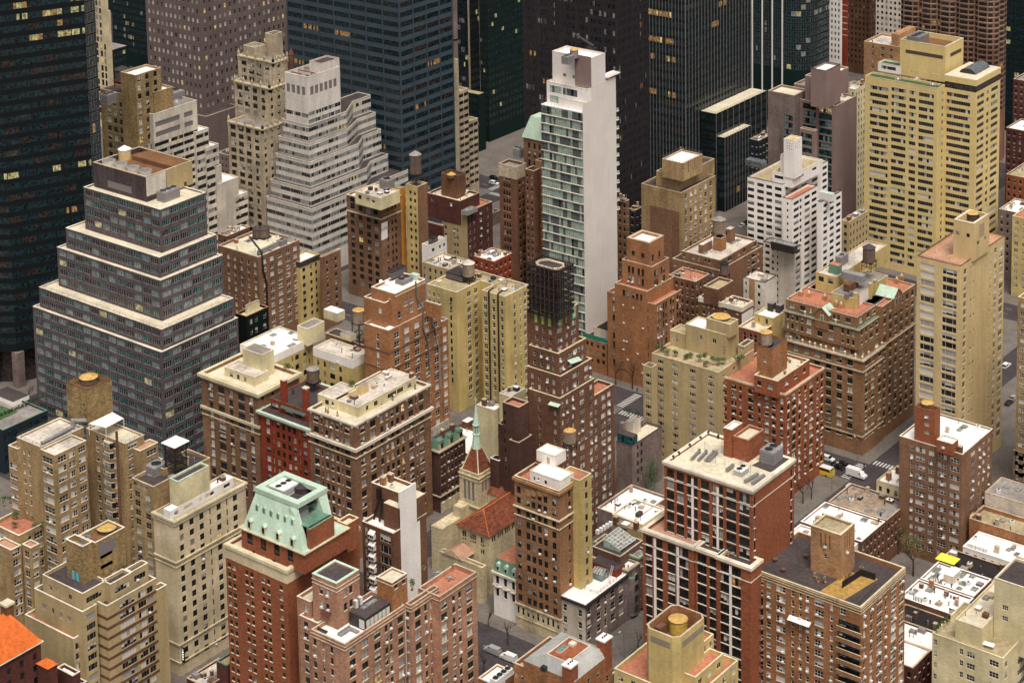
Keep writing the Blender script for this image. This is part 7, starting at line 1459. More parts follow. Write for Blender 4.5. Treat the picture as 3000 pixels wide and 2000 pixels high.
# ------------------------------------------------------------------ middle distance
b = Bld('apartment_house', 'tan brick building stepping up to a boxy penthouse with white roof', frame='fr_white', mix='bright', ac=.1, sill='trim_stone')
a0 = b.block('C', (1165, 1330), 890, 1402, y0=642, wall='brick_ochre', roof='roof_dark', cop='trim_stone', E=Z([(1198, 16), (1232, 16), (1265, 16), (1300, 16), (1335, 16), (1370, 16)], 58, 38, 34, 'dh'))
a1 = b.block('C', (1150, 1215), 992, 1395, z=a0.z1+5.2, z0=a0.z1-1, wall='brick_ochre', roof='roof_dark', cop='trim_stone'); a2_ = b.block('C', (1178, 1128), 1033, 1312, z=a0.z1+11.6, z0=a1.roofz, wall='brick_ochre', roof='roof_white', par=.5, cop='trim_stone')
for x in (1215, 1260): y_ = on_x('C', x, 1200, a2_.x1)[1]; m = b.mb('blind_slot'); m.box(a2_.x1, a2_.x1+.04, y_-.2, y_+.2, a0.z1+7, a0.z1+12, 'brick_umber')
rail_round(b, a2_, 'all', h=1.2); m = b.mb('gravel_wall_patch'); m.quad((a0.x0+4, a0.y0-.02, 20), (a0.x1-1, a0.y0-.02, 20), (a0.x1-1, a0.y0-.02, a0.z1-8), (a0.x0+4, a0.y0-.02, a0.z1-8), 'brick_brown')
b.done()
# brown banner building
b = Bld('office_building', 'brown brick building with arched cream top windows and a white banner on its side', frame='fr_dark', mix='dark', sill=None)
c0 = b.block('m', (215, 215), 28, 325, y0=597, wall='brick_brown', roof='roof_white', cop='trim_cream', S=[Z([(60, 26), (103, 24), (147, 24), (185, 24)], 41, 42, 70, 'arch', n=1, frame='trim_cream'), Z([(62, 20), (105, 22), (150, 22), (190, 22)], 41, 110, 26, 'dh2')], E=Z([(253, 10), (278, 10), (297, 10)], 41, 50, 22, 'dh'), bands=[(0, 4, .3, 'trim_cream'), (85, 8, .2, 'trim_cream')])
ph_ = b.block('m', (215, 190), 75, 320, z=c0.z1+4.2, z0=c0.roofz, wall='stucco_pale', roof='roof_old', par=.4, cop='trim_cream', S=Z([(102, 18), (147, 20), (175, 18)], 40, 22, 22, 'dh', n=1)); hvac(b, 'm', (255, 95), 208, 290, ph_.roofz, 4, 'hvac_gray', 1); clutter(b, ph_, 7, 44)
m = b.mb('orange_wall'); y0_, y1_ = on_x('m', 326, 300, c0.x1)[1], on_x('m', 352, 300, c0.x1)[1]; m.box(c0.x1-8, c0.x1+.1, y0_+.05, y1_, 0, c0.z1+2.6, 'orange_paint', 'roof_gray')
ban = [on_x('m', x, y, c0.x1+.12) for x, y in ((219, 326), (253, 314), (253, 405), (219, 420))]
m = b.mb('banner'); m.quad(*ban[::-1], 'paint_white'); BAN = (ban, c0)
b.done()
b = Bld('apartment_house', 'narrow brown block with yellow brick side under a tall steel framed tank', frame='fr_dark', mix='dark')
d0_ = b.block('m', (416, 128), 350, 470, y0=609, wall='stucco_yellow', wallE='brick_brown', roof='roof_dark', cop='trim_stone', S=Z([(378, 12), (402, 12)], 41, 38, 20, 'dh')); b.done()
water_tank('tall tank with gray cone lid on a high black steel tower', 'm', 408, 110, d0_.roofz, 2.5, 8.0, leg=4.6, wood='wood_tank', lid='lid_gray', lidh=1.8, hoops=9)
b = Bld('apartment_house', 'dark red-brown brick building with pale tan side and rooftop terrace furniture', frame='fr_white', mix='dark', ac=.25)
e0 = b.block('m', (688, 268), 550, 825, y0=640, wall='stucco_tan', wallE='brick_maroon', roof='roof_terra', cop='trim_stone', S=Z([(568, 14), (617, 12), (632, 12)], 41, 30, 20, 'dh'), E=Z([(702, 10), (725, 10), (762, 12), (800, 10)], 41, 30, 22, 'dh'))
e1_ = b.block('m', (650, 205), 470, 755, z=e0.z1+4.5, z0=e0.z1-6, wall='brick_maroon', roof='roof_cream', cop='trim_stone', S=Z([(500, 14), (600, 14)], 41, 30, 18, 'dh', n=1)); e2_ = b.block('m', (630, 72), 545, 680, z=e1_.z1+9, z0=e1_.roofz, wall='brick_umber', roof='roof_dark', cop='brick_umber')
X0, X1, Y0, Y1, Zt = rbox(b, 'm', (690, 262), 655, 745, e0.z1-.2, 1.8, 'fr_gray', 'glass_pale', 'greenhouse'); b.block('m', (550, 340), 470, 560, z=e0.z1-7, wall='brick_maroon', roof='roof_dark', cop='trim_stone'); clutter(b, e1_, 8, 45); b.done()
water_tank('small tank with bright tan cone lid on the dark red-brown building', 'm', 602, 75, e2_.roofz, 1.9, 1.3, leg=0, wood='brick_umber', lid='tank_lid', lidh=1.2, hoops=2)
b = Bld('low_building', 'small white walled building with railed roof machinery in the middle distance', frame='fr_dark', mix='dark')
k = b.block('m', (480, 450), 440, 577, y0=602, wall='paint_white', roof='roof_gray', cop='trim_white', E=Z([(503, 14), (540, 10), (563, 10)], 50, 30, 18, 'dh')); hvac(b, 'm', (500, 410), 475, 528, k.roofz, 2.6, 'hvac_dark', 2); b.done()
b = Bld('apartment_house', 'tall umber brick building with stone crown and gray machinery left of the white slab', frame='fr_dark', mix='dark', sill='brick_tan')
f0 = b.block('m', (957, 20), 862, 1010, y0=602, wall='brick_umber', roof='roof_gray', cop='trim_stone', S=Z([(890, 10), (905, 10), (919, 10)], 43, 70, 26, 'arch'), E=Z([(975, 10), (995, 10)], 43, 50, 22, 'dh')); m = b.mb('stone_crown'); m.ring(f0.x0-.12, f0.x1+.12, f0.y0-.12, f0.y1+.12, f0.z1-5, f0.z1+.2, .3, 'stone_gothic'); hvac(b, 'C', (50, 1030), 5, 78, f0.roofz, 4, 'hvac_gray', 2); b.done()
b = Bld('apartment_house', 'brown brick tower with pale green copper hipped roof beside the white slab', frame='fr_dark', mix='dark', sill='brick_tan')
f1 = b.block('C', (200, 970), 78, 300, y0=612, wall='brick_brown', roof='copper', par=0, S=Z([(118, 16), (155, 16), (190, 14)], 62, 50, 42, 'arch')); m = b.mb('hipped_roof'); cx, cy = (f1.x0+f1.x1)/2, (f1.y0+f1.y1)/2; c4 = [(f1.x0-.5, f1.y0-.5), (f1.x1+.5, f1.y0-.5), (f1.x1+.5, f1.y1+.5), (f1.x0-.5, f1.y1+.5)]
t4 = [(cx-2, cy-3), (cx+2, cy-3), (cx+2, cy+3), (cx-2, cy+3)]
for j in range(4): m.quad((*c4[j], f1.z1), (*c4[(j+1) % 4], f1.z1), (*t4[(j+1) % 4], f1.z1+8.5), (*t4[j], f1.z1+8.5), 'copper')
m.quad(*[(*q, f1.z1+8.5) for q in t4], 'copper'); b.done()
b = Bld('apartment_house', 'brown brick block with rows of small windows below the green copper roof', frame='fr_dark', mix='dark', sill='brick_tan')
k = b.block('C', (205, 1115), 160, 330, y0=604, wall='brick_orange', roof='roof_terra', cop='trim_stone', S=Z([(188, 16)], 46, 60, 26, 'dh')); k2 = b.block('C', (150, 1180), 90, 205, y0=600, wall='brick_umber', roof='roof_dark', cop='trim_stone', S=Z([(105, 12), (135, 12)], 46, 40, 24, 'dh')); b.done()
# brown house with pipes left of it
b = Bld('apartment_house', 'brown brick apartment house with black roof pipe and row of roof vents', frame='fr_white', mix='bright', sill='trim_stone')
g0 = b.block('F', (15, 205), -262, 298, y0=535, wall='brick_brown', roof='roof_cream', cop='trim_stone', S=Z(('e', 6, .32), 53, 55, 30, 'dh'), E=Z([(60, 22), (110, 26), (165, 32, 'dh3'), (222, 28), (272, 26)], 53, 45, 30, 'dh2'))
for i in range(11): p = at('F', 20+13*i, 190-6*i, g0.roofz); m = b.mb('vent_stack'); m.box(p[0]-.5, p[0]+.5, p[1]-.5, p[1]+.5, g0.roofz, g0.roofz+2.0, 'hvac_gray')
m = b.mb('stack_pipe'); p = on_x('F', 50, 300, g0.x1+.4); q = on_x('F', 72, 380, g0.x1+.4); r_ = on_x('F', 80, 700, g0.x1+.4); P_ = [(p[0]-6, p[1]-1, g0.z1+7), (p[0]-.6, p[1], g0.z1+1.5), p, q, (q[0], q[1], 0)]
for a, d in zip(P_[:-1], P_[1:]): m.tube(a, d, .42, 'black', 8)
clutter(b, g0, 12, 46); hvac(b, 'F', (170, 95), 140, 215, g0.roofz, 2.4, 'hvac_gray', 1); p = at('F', 245, 85, g0.roofz); m = b.mb('vent_dome'); m.cone(p[0], p[1], g0.roofz, g0.roofz+2.2, 2.6, 'roof_gray', 14); b.done()
for i, (x, y, r) in enumerate(((55, 70, 2.4), (5, 75, 1.7))):
    water_tank(('large' if i == 0 else 'smaller')+' striped conical-lid tank of the pair on the brown roof with vents', 'F', x, y, g0.roofz, r, 3.4, leg=.5, wood='wood_tank', lid='roof_dark', lidh=1.6)
b = Bld('apartment_house', 'yellow and brown brick house with recessed dark light shaft beside the vented brown one', frame='fr_dark', mix='dark', sill='trim_stone')
g1 = b.block('F', (305, 240), 290, 440, y0=556, dx=8, wall='stucco_yellow', roof='roof_white', cop='trim_stone', E=Z([(330, 20), (380, 16), (415, 14)], 53, 60, 28, 'dh2'), bands=[(0, 36, .1, 'hvac_dark')]); g2_ = b.block('F', (455, 205), 438, 582, z=g1.z1+1.5, wall='brick_brown', roof='roof_gray', cop='trim_stone', E=Z([(490, 12), (550, 14)], 53, 50, 28, 'dh'))
b.done()
b = Bld('low_building', 'small black-green painted building with roof terrace beside the stepped gray block', frame='fr_white', mix='bright')
k = b.block('a', (712, 108), 590, 965, y0=498, wall='black_green', roof='roof_cream', par=.9, cop='brick_orange', E=Z([(770, 28), (828, 30), (925, 34)], 120, 80, 60, 'dh')); b.box(k.x0+2, k.x1-2.5, k.y0+3, k.y1-2, k.roofz, k.roofz+3.4, wall='stucco_pale', roof='roof_gray', par=.3, S=Z(('e', 3, .4), 3, 1.7, 1.4, 'pair', m=True, n=1)); b.done()
# ------------------------------------------------------------------ upper right
b = Bld('apartment_tower', 'white brick apartment tower with stepped terraces and slim white roof tower', frame='fr_dark', mix='dark', sill=None)
v0 = b.block('D', (105, 1272), -142, 412, z=60.5, wall='paint_white', roof='roof_tan', cop='roof_dark', S=Z([(-118, 44), (-52, 46), (8, 40), (70, 46)], 46, 38, 24, 'dh2'), E=Z([(130, 12), (180, 40), (250, 36), (322, 38), (390, 30)], 46, 38, 24, 'dh2'))
b.block('D', (168, 1375), 100, 340, z=57.5, wall='paint_white', roof='roof_terra', cop='brick_umber', S=Z([(135, 12)], 46, 36, 18, 'dh'), E=Z([(195, 36), (225, 14), (270, 36), (318, 34)], 46, 38, 24, 'dh2')); b.block('D', (368, 1392), 344, 508, z=56, wall='paint_white', roof='roof_black', par=.4, cop='black', E=Z([(395, 26), (440, 28), (485, 30)], 46, 38, 24, 'dh2'))
v1 = b.block('D', (168, 1212), 30, 376, z=64.5, z0=59.5, wall='paint_white', roof='roof_tan', cop='trim_white', S=Z([(75, 60)], 40, 30, 22, 'rib', n=1), E=Z([(230, 30), (320, 30)], 40, 32, 20, 'dh2', n=1)); b.block('D', (165, 1085), 85, 222, z=71, z0=63.5, wall='paint_white', roof='roof_dark', par=.3, cop='trim_white')
vt = b.block('D', (182, 972), 108, 234, z=79, z0=63.5, wall='paint_white', roof='tank_lid', par=.8, cop='trim_white', S=Z([(132, 7), (148, 7), (164, 7)], 18, 25, 8, 'sl', n=3), E=Z([(192, 5), (205, 5), (218, 5)], 18, 25, 8, 'sl', n=3))
m = b.mb('glass_canopy'); p = at('C', 1680, 1140, 60.5); m.box(p[0]-4, p[0]+4, p[1]-2, p[1]+2, 60.4, 62.8, 'glass_slate'); X0, X1, Y0, Y1, Zt = rbox(b, 'D', (440, 1340), 350, 460, 56, 3.0, 'fr_white', 'copper', 'greenhouse')
vw = b.block('h', (1790, 322), 1365, 1880, z=44, wall='paint_offwhite', roof='roof_gray', par=.5, cop='black', S=[Z([(1422, 60, 'dh2')], 88, 50, 44, 'dh2'), Z([(1495, 30), (1558, 20)], 88, 75, 40, 'dh')], E=Z([(1835, 60)], 88, 60, 50, 'dh2')); rbox(b, 'h', (1780, 290), 1465, 1830, vw.roofz, 3.0, 'fr_dark', 'glass_pale', 'sunroom'); b.done()
# gray-brown block with teal glass
b = Bld('apartment_tower', 'taupe paneled block with teal glazed front, blank side wall and planted roof', frame='fr_dark', mix='green')
w1_ = b.block('D', (468, 732), 190, 612, y0=757, wall='panel_taupe', roof='roof_cream', par=.8, cop='trim_stone', S=Z([(285, 90), (335, 40), (395, 90)], 50, 38, 40, 'grid', mix='teal'))
w2 = b.block('D', (180, 660), 0, 270, y0=752, wall='stone_gray', roof='roof_cream', cop='trim_stone', S=Z([(30, 60), (140, 60)], 50, 160, 36, 'grid', mix='teal')); w3 = b.block('D', (300, 600), 180, 440, z=w1_.z1+4, wall='panel_taupe', roof='roof_gray', cop='trim_stone'); w4 = b.block('D', (385, 545), 255, 555, z=w1_.z1+11, z0=w1_.z1-1, wall='panel_taupe', roof='roof_white', cop='trim_stone'); w5 = b.block('D', (400, 490), 295, 500, z=w1_.z1+17, z0=w1_.z1, wall='panel_taupe', roof='roof_white', cop='hvac_dark')
b.block('D', (318, 905), 220, 340, z=w1_.z1-9.5, wall='panel_taupe', roof='roof_cream', cop='trim_stone', S=Z([(265, 75)], 50, 42, 32, 'grid', mix='teal')); clutter(b, w1_, 9, 51); b.done()
# tall yellow tower
b = Bld('apartment_tower', 'very tall yellow banded apartment tower with green turf terrace and barrel skylight', frame='fr_gray', mix='ytower')
y0t = 753
k0 = b.block('D', (1168, 612), 668, 1218, y0=y0t, wall='tower_yellow', roof='turf', par=.6, cop='trim_cream', S=[Z([(900, 100), (995, 46), (1090, 104)], 50.3, 60, 27, 'rib'), Z([(765, 126)], 50.3, 72, 27, 'rib')], E=Z([(1203, 12)], 50.3, 50, 24, 'dh'))
k1 = b.block('D', (1432, 640), 1215, 1600, z=k0.z1-1.0, wall='tower_yellow', roof='roof_cream', par=0, S=Z([(1312, 162)], 50.3, 42, 27, 'rib'), E=Z([(1465, 46), (1513, 16), (1560, 46)], 50.3, 42, 27, 'rib'))
m = b.mb('window_band'); m.box(k1.x0+.3, k1.x1-.05, k1.y0+.05, k1.y1-.3, k1.z1, k1.z1+2.8, 'glass_brown'); m = b.mb('roof_slab'); m.box(k1.x0-.1, k1.x1+.15, k1.y0-.15, k1.y1+.1, k1.z1+2.8, k1.z1+5.4, 'tower_yellow', 'roof_cream')
m = b.mb('barrel_skylight'); cx, cy = (k1.x0+k1.x1)/2, (k1.y0+k1.y1)/2+2; n = 10; W_ = 3.6; Lh = 7
for i in range(n):
    a, d = math.pi*i/n, math.pi*(i+1)/n; q = lambda t, yy: (cx+W_*math.cos(t), yy, k1.z1+5.4+W_*.62*math.sin(t)); m.quad(q(a, cy-Lh), q(a, cy+Lh), q(d, cy+Lh), q(d, cy-Lh), 'glass_slate')
m.poly([(cx+W_*math.cos(math.pi*i/n), cy-Lh, k1.z1+5.4+W_*.62*math.sin(math.pi*i/n)) for i in range(n+1)], 'fr_dark')
k2 = b.block('D', (1222, 325), 910, 1347, z=k0.z1+14.8, z0=k0.roofz, wall='tower_yellow', roof='roof_brown', par=2.0, cop='trim_cream', cop_w=.6)
m = b.mb('louver_band'); xa, xb = [on_y('D', x, 380, k2.y0)[0] for x in (948, 1205)]; m.box(xa, xb, k2.y0-.06, k2.y0, k2.z1-5.4, k2.z1-3.9, 'fr_brown'); m = b.mb('louver_band'); ya, yb = [on_x('D', x, 380, k2.x1)[1] for x in (1255, 1330)]; m.box(k2.x1, k2.x1+.06, ya, yb, k2.z1-5.4, k2.z1-3.9, 'fr_brown')
m = b.mb('sun_deck'); q = b.block('D', (915, 460), 757, 960, z=k0.roofz+3.6, z0=k0.roofz, wall='paint_white', roof='turf', par=.5, cop='trim_white', S=Z([(830, 100)], 30, 25, 24, 'rib', n=1)); hvac(b, 'D', (1040, 262), 955, 1110, k2.roofz, 4, 'steel', 3); rail_round(b, k0, 'SE')
for i in range(6):
    p = on_y('D', 990+35*i, 515+8*i, k2.y0-.1); m = b.mb('wall_lamp'); m.box(p[0]-.2, p[0]+.2, p[1]-.1, p[1]+.1, k0.roofz+2.6, k0.roofz+2.9, 'lit')
b.done()
YT, YTB = k0, k2
b = Bld('apartment_house', 'tan brick building with green roof mat directly behind the tall yellow tower', frame='fr_white', mix='dark')
k = b.block('D', (980, 340), 660, 1100, y0=835, wall='brick_tan', roof='roof_old', cop='trim_stone', S=Z([(722, 14), (790, 26), (848, 26)], 47, 30, 22, 'dh')); rbox(b, 'D', (900, 240), 850, 1020, k.roofz, 6, 'brick_tan', None, 'bulkhead'); clutter(b, k, 8, 52); b.done()
# brown wavy tower
b = Bld('apartment_tower', 'brown brick tower with undulating bay windows behind the yellow tower', frame='fr_dark', mix='purple')
Y = 905; zt_ = on_y('D', 1300, -60, Y)[2]; x0, x1 = on_y('D', 915, 200, Y)[0], on_y('D', 1558, 200, Y)[0]; y1 = on_x('D', 1642, 200, x1)[1]; fw = 37*vscale((x1, Y, zt_))/2.3507
nb = 5; wv = (x1-x0)/nb
P_ = []
for i in range(nb): a = x0+wv*i; P_ += [(a, Y), (a+wv*.22, Y-1.6), (a+wv*.72, Y-1.6), (a+wv*.94, Y)]
P_ += [(x1, Y), (x1+1.0, Y+3), (x1, Y+6), (x1+1.0, Y+9), (x1, y1)]
for a, d in zip(P_[:-1], P_[1:]):
    L_ = math.hypot(d[0]-a[0], d[1]-a[1]); b.facet(a, d, 0, zt_, 'brick_wavy', 0 if L_ < 1.6 else 1, fh=fw, d0=fw*.5, h=fw*.62, frac=.82, kind='rib', zmin=25)
b.facet((x1, y1), (x0, y1), 0, zt_, 'brick_wavy'); b.facet((x0, y1), (x0, Y), 0, zt_, 'brick_wavy')
for i in range(int(zt_/fw)):
    z_ = zt_-fw*(i+.95)
    if z_ < 60: break
    m = b.mb('floor_band')
    for a, d in zip(P_[:-1], P_[1:]): L_ = math.hypot(d[0]-a[0], d[1]-a[1]); nx, ny = (d[1]-a[1])/L_*.08, -(d[0]-a[0])/L_*.08; m.quad((a[0]+nx, a[1]+ny, z_), (d[0]+nx, d[1]+ny, z_), (d[0]+nx, d[1]+ny, z_+.25), (a[0]+nx, a[1]+ny, z_+.25), 'trim_stone')
b.polytop(P_+[(x0, y1)], zt_, 'roof_gray'); b.done()
# teal glass round tower, white strip, red strip, brick behind
b = Bld('apartment_tower', 'teal glass tower with white ribs and rounded curtain wall corner at top right', frame='fin_gray', mix='green')
Y = 905; x0, xm = on_y('D', -120, 200, Y)[0], on_y('D', 128, 200, Y)[0]; ztw = 235; P_ = [(x0, Y), (xm, Y)]; R_ = (on_y('D', 372, 200, Y)[0]-xm)
for i in range(1, 8): a = math.radians(-90+90*i/7); P_.append((xm+R_*.55*(math.cos(a)), Y+R_*.55*(1+math.sin(a))))
P_.append((P_[-1][0], P_[-1][1]+14))
for i, (a, d) in enumerate(zip(P_[:-1], P_[1:])): L_ = math.hypot(d[0]-a[0], d[1]-a[1]); b.facet(a, d, 0, ztw, 'spandrel_green', max(1, round(L_/5)), fh=3.6, d0=2, h=2.7, frac=.97, kind='rib', zmin=30, frame='fin_gray')
e_ = (x0, P_[-1][1]); b.facet(P_[-1], e_, 0, ztw, 'spandrel_green'); b.facet(e_, (x0, Y), 0, ztw, 'spandrel_green'); b.polytop(P_+[e_], ztw, 'roof_gray')
for i in range(4): m = b.mb('white_rib'); xx = x0+(xm-x0)*(i+.2)/3.6; m.box(xx-.3, xx+.3, Y-.5, Y, 0, ztw, 'paint_white')
for i in range(16): m = b.mb('white_band'); z_ = ztw-i*10.8; m.box(x0, xm, Y-.42, Y, z_-.35, z_, 'paint_white')
b.done()
b = Bld('apartment_tower', 'narrow white tower with columns of dark windows beside the teal glass tower', frame='fr_dark', mix='dark'); X = tower(b, 'D', 500, 405, 510, 930, 240, 'paint_white', 0, 0, v=200); b.facet((X[0], X[2]-.02), (X[1], X[2]-.02), 0, 240, 'paint_white', 4, fh=3.2, d0=2, h=1.6, frac=.35, kind='dh', zmin=30); b.done()
b = Bld('apartment_tower', 'bright brick-red tower strip with white floor lines at top right', frame='fr_dark', mix='dark'); X = tower(b, 'D', 546, 500, 552, 938, 240, 'brick_red', 0, 0, v=200)
for i in range(60): m = b.mb('floor_line'); z_ = 238-i*3.3; m.box(X[0], X[1], X[2]-.08, X[2], z_, z_+.3, 'trim_white')
b.done()
b = Bld('apartment_tower', 'plain brown brick tower with dark windows in the far top right gap', frame='fr_dark', mix='dark'); X = tower(b, 'D', 700, 540, 742, 1010, 230, 'brick_umber', 6, 3, fh=3.3, d0=2, h=1.6, frac=.4, kind='dh2', v=150); b.done()
b = Bld('apartment_tower', 'pale gray apartment tower with small balconies in the far top right', frame='fr_dark', mix='dark'); X = tower(b, 'D', 920, 742, 960, 985, 230, 'stone_white', 6, 1, fh=3.2, d0=2, h=1.5, frac=.45, kind='pair', v=150)
for i in range(26):
    for x in (.35, .75): m = b.mb('balcony'); xx = X[0]+(X[1]-X[0])*x; m.box(xx-1.6, xx+1.6, X[2]-1.2, X[2], 225-i*3.2, 225.9-i*3.2, 'glass_slate')
b.done()
b = Bld('apartment_tower', 'dark teal glass tower with slab edges at the far right edge', frame='fr_dark', mix='green'); X = tower(b, 'D', 1800, 1640, 1850, 960, 230, 'spandrel_green', 5, 2, fh=3.4, d0=2, h=2.4, frac=.95, v=150)
for i in range(40): m = b.mb('floor_slab'); z_ = 229-i*3.4; m.box(X[0], X[1], X[2]-.6, X[2], z_, z_+.25, 'brick_salmon')
b.done()
# ------------------------------------------------------------------ low houses and infill
CROP.update(n=(2300, 1320, 2.9217), o=(1700, 1040, 2.489))
def low(name, label, x0, x1, y0, y1, z, wl, rf, n=6, seed=0, S=True, E=True, par=.5, cop='trim_stone', frame='fr_dark', sill='trim_stone', mix='dark', extra=None):
    b = Bld(name, label, frame=frame, sill=sill, mix=mix)
    f = lambda L: Z(('e', max(1, round(L/2.6)), .38), 3.3, 2.3, 1.7, 'dh', m=True)
    k = b.box(x0, x1, y0, y1, 0, z, wall=wl, roof=rf, par=par, cop=cop, S=f(x1-x0) if S else (), E=f(y1-y0) if E else ())
    clutter(b, k, int(n*1.7)+2, seed)
    if extra: extra(b, k)
    b.done(); return k
def flues(b, k):
    for i in range(6): m = b.mb('flue'); m.cyl(k.x0+4+i*.5, k.y0+.8, k.roofz, k.roofz+1.8, .13, 'black', 6)
def hut(b, k): m = b.mb('stair_bulkhead'); m.box(k.x0+6, k.x0+9, k.y0+3, k.y0+8, k.roofz, k.roofz+2.6, 'paint_offwhite', 'roof_white'); flues(b, k)
def deck(b, k):
    for i in range(14): m = b.mb('deck_plank'); m.box(k.x0+1+i*1.05, k.x0+1.9+i*1.05, k.y0+1, k.y1-1, k.roofz, k.roofz+.1, 'wood_pale')
R_ = 'row_house'
low(R_, 'row house with white roof nearest the square brick tower', -297.6, -277.5, 503, 518.5, 13.2, 'paint_offwhite', 'roof_white', 9, 1, extra=flues, cop='roof_white')
low(R_, 'row house with white roof and raised white stair hut, second from the brick tower', -297.6, -276.5, 518.7, 534, 14.0, 'brick_umber', 'roof_white', 12, 2, extra=hut, cop='roof_white')
low(R_, 'row house with gray planked roof deck next to the avenue crossing', -296.5, -276, 534.2, 549, 14.4, 'brick_umber', 'roof_gray', 10, 3, extra=deck)
low(R_, 'pale yellow walled corner house with white roof by the crossing', -287.5, -276.5, 549.2, 560, 18, 'stucco_pale', 'roof_white', 2, 4, E=False)
low('low_building', 'small brick annex with artificial turf on its roof below the brown apartment house', -271, -262, 500, 509, 9.5, 'brick_brown', 'turf', 2, 5)
low(R_, 'row house with bright white roof and many flues right of the brown apartment house', -253.5, -236, 499.3, 511, 13, 'brick_umber', 'roof_white', 12, 6, extra=flues, cop='roof_white')
low(R_, 'row house with white roof and dark stair hut behind the flue-lined one', -253, -236, 511.2, 523, 13.4, 'brick_umber', 'roof_white', 12, 7, extra=hut, cop='roof_white')
low(R_, 'row house with flat black roof between two white roofs', -251.5, -233, 490.5, 499, 11.5, 'brick_umber', 'roof_black', 5, 8, extra=flues)
low(R_, 'row house with worn white roof next to the black one', -250, -232.5, 481, 490.3, 11.8, 'brick_maroon', 'roof_white', 4, 9)
low(R_, 'maroon brick house with clean white roof beside the pale yellow building', -249, -234.5, 470, 480.8, 12.0, 'brick_maroon', 'roof_white', 1, 10, par=.2)
tb = low(R_, 'roof terrace house with red deck and yellow shade sails', -254, -236, 523.3, 534, 12.2, 'brick_maroon', 'roof_black', 6, 11)
low(R_, 'white roofed house with a row of five condensers', -250.5, -226, 534.3, 545.5, 14.0, 'paint_white', 'roof_white', 6, 12, cop='roof_white', extra=lambda b, k: [b.mb('condenser').box(k.x0+1+i*1.3, k.x0+2+i*1.3, k.y0+1.2, k.y0+2.1, k.roofz, k.roofz+1.3, 'ac_white') for i in range(5)])
low('low_building', 'orange brick building with sunken mossy roof wells at right edge', -254, -226, 546, 556, 17, 'brick_orange', 'roof_tan', 8, 13, S=False, par=1.2)
low('low_building', 'white walled building with railed roof at right edge', -254, -226, 557, 569, 21, 'paint_offwhite', 'roof_gray', 4, 14, S=False)
low('low_building', 'gray roofed tenement between the cream tower and the right edge', -262, -240, 596, 618, 17, 'stone_gray', 'roof_old', 10, 15)
low('low_building', 'pale stone low house with cornice right of the brown white-roofed house', -240, -226, 596, 610, 22, 'stone_cream', 'roof_gray', 5, 16)
# pale yellow terraced building, lower right corner
b = Bld('apartment_house', 'pale yellow stucco building with planted curved terrace in lower right corner', frame='fr_white', mix='dark', sill=None)
a = b.block('L', (1620, 1400), 1132, 1830, z=24, wall='stucco_pale', roof='roof_tan', par=1.0, cop='trim_cream', S=Z([(1150, 22), (1330, 26), (1395, 56, 'dh3'), (1555, 66, 'dh3')], 80, 55, 40, 'dh2'), E=Z([(1640, 18), (1745, 50, 'dh3')], 80, 60, 40, 'dh2'))
b.block('L', (1475, 1195), 1290, 1790, z=28.5, z0=22, wall='stucco_pale', roof='roof_cream', par=.5, cop='trim_cream', S=())
X_, Y_, _q = at('L', 1560, 845, 40); c = b.box(X_, X_+24, Y_, Y_+13, 20, 40, wall='stucco_pale', roof='roof_dark', par=.5, cop='trim_white', S=Z([(3.2, 1.7), (3.2, 1.7)], 3.1, 7.5, 1.4, 'dh3', m=True, n=2))
awning(b, 'S', *[on_y('L', x, y, a.y0+4.5) for x, y in ((1478, 1272), (1565, 1298))], 1.2, .4, 'paint_white'); clutter(b, b.blocks[1], 9, 31); b.done(); PALE = a
# clustered houses right of the orange tower
b = Bld('apartment_house', 'wide brown brick block with pale roof, bulkheads and rows of small windows', frame='fr_dark', mix='home', ac=.1, sill='trim_stone')
k1 = b.block('h', (780, 478), 265, 1282, y0=634, wall='brick_brown', roof='roof_old', par=.8, cop='trim_stone', S=Z([(295, 30), (420, 30), (495, 30), (583, 18), (632, 28)], 100, 48, 44, 'dh', n=1), E=Z([(895, 24), (925, 24), (1040, 20), (1110, 24), (1240, 60, 'dh3')], 100, 50, 50, 'dh'))
k2_ = b.block('h', (775, 614), 138, 1360, z=k1.z1-3.4, wall='brick_brown', roof='roof_dark', par=.7, cop='trim_stone', S=Z([(175, 28), (278, 24), (360, 20), (422, 26), (582, 26), (642, 22), (685, 28)], 100, 70, 46, 'dh'), E=Z([(1170, 24), (1240, 60, 'dh3'), (1300, 24)], 100, 60, 46, 'dh'))
m = b.mb('yellow_wall'); m.quad((k2_.x0, k2_.y0-.02, 0), (k2_.x0+9, k2_.y0-.02, 0), (k2_.x0+9, k2_.y0-.02, k2_.z1-8), (k2_.x0, k2_.y0-.02, k2_.z1-8), 'stucco_yellow')
bb = b.block('h', (795, 185), 690, 866, z=k1.roofz+5.2, z0=k1.roofz, wall='brick_orange', roof='roof_dark', par=.3, S=Z([(710, 22)], 60, 60, 60, 'dh', n=1)); rbox(b, 'h', (545, 270), 490, 672, k1.roofz, 3.6, 'brick_brown', 'roof_old', 'bulkhead'); rbox(b, 'h', (925, 60), 855, 985, k1.roofz, 5.6, 'brick_brown', 'roof_old', 'bulkhead'); clutter(b, k1, 7, 61); b.done()
water_tank('big weathered tank on a dark steel base over the wide brown block', 'h', 770, 150, k1.roofz+5.0, 2.6, 5.2, leg=1.6, wood='wood_pale', lid='lid_gray')
tk = low('low_building', 'brick house with green shed roof carrying a slim tank tower', k1.x1-9, k1.x1+3, 612, 622, on_y('h', 760, 850, 612)[2], 'brick_umber', 'roof_terra', 4, 62)
water_tank('slim banded tank with black cone roof on thin posts', 'h', 840, 790, tk.roofz+1, 1.7, 4.2, leg=3.6, wood='wood_tank', lid='roof_black', lidh=1.4, hoops=9)
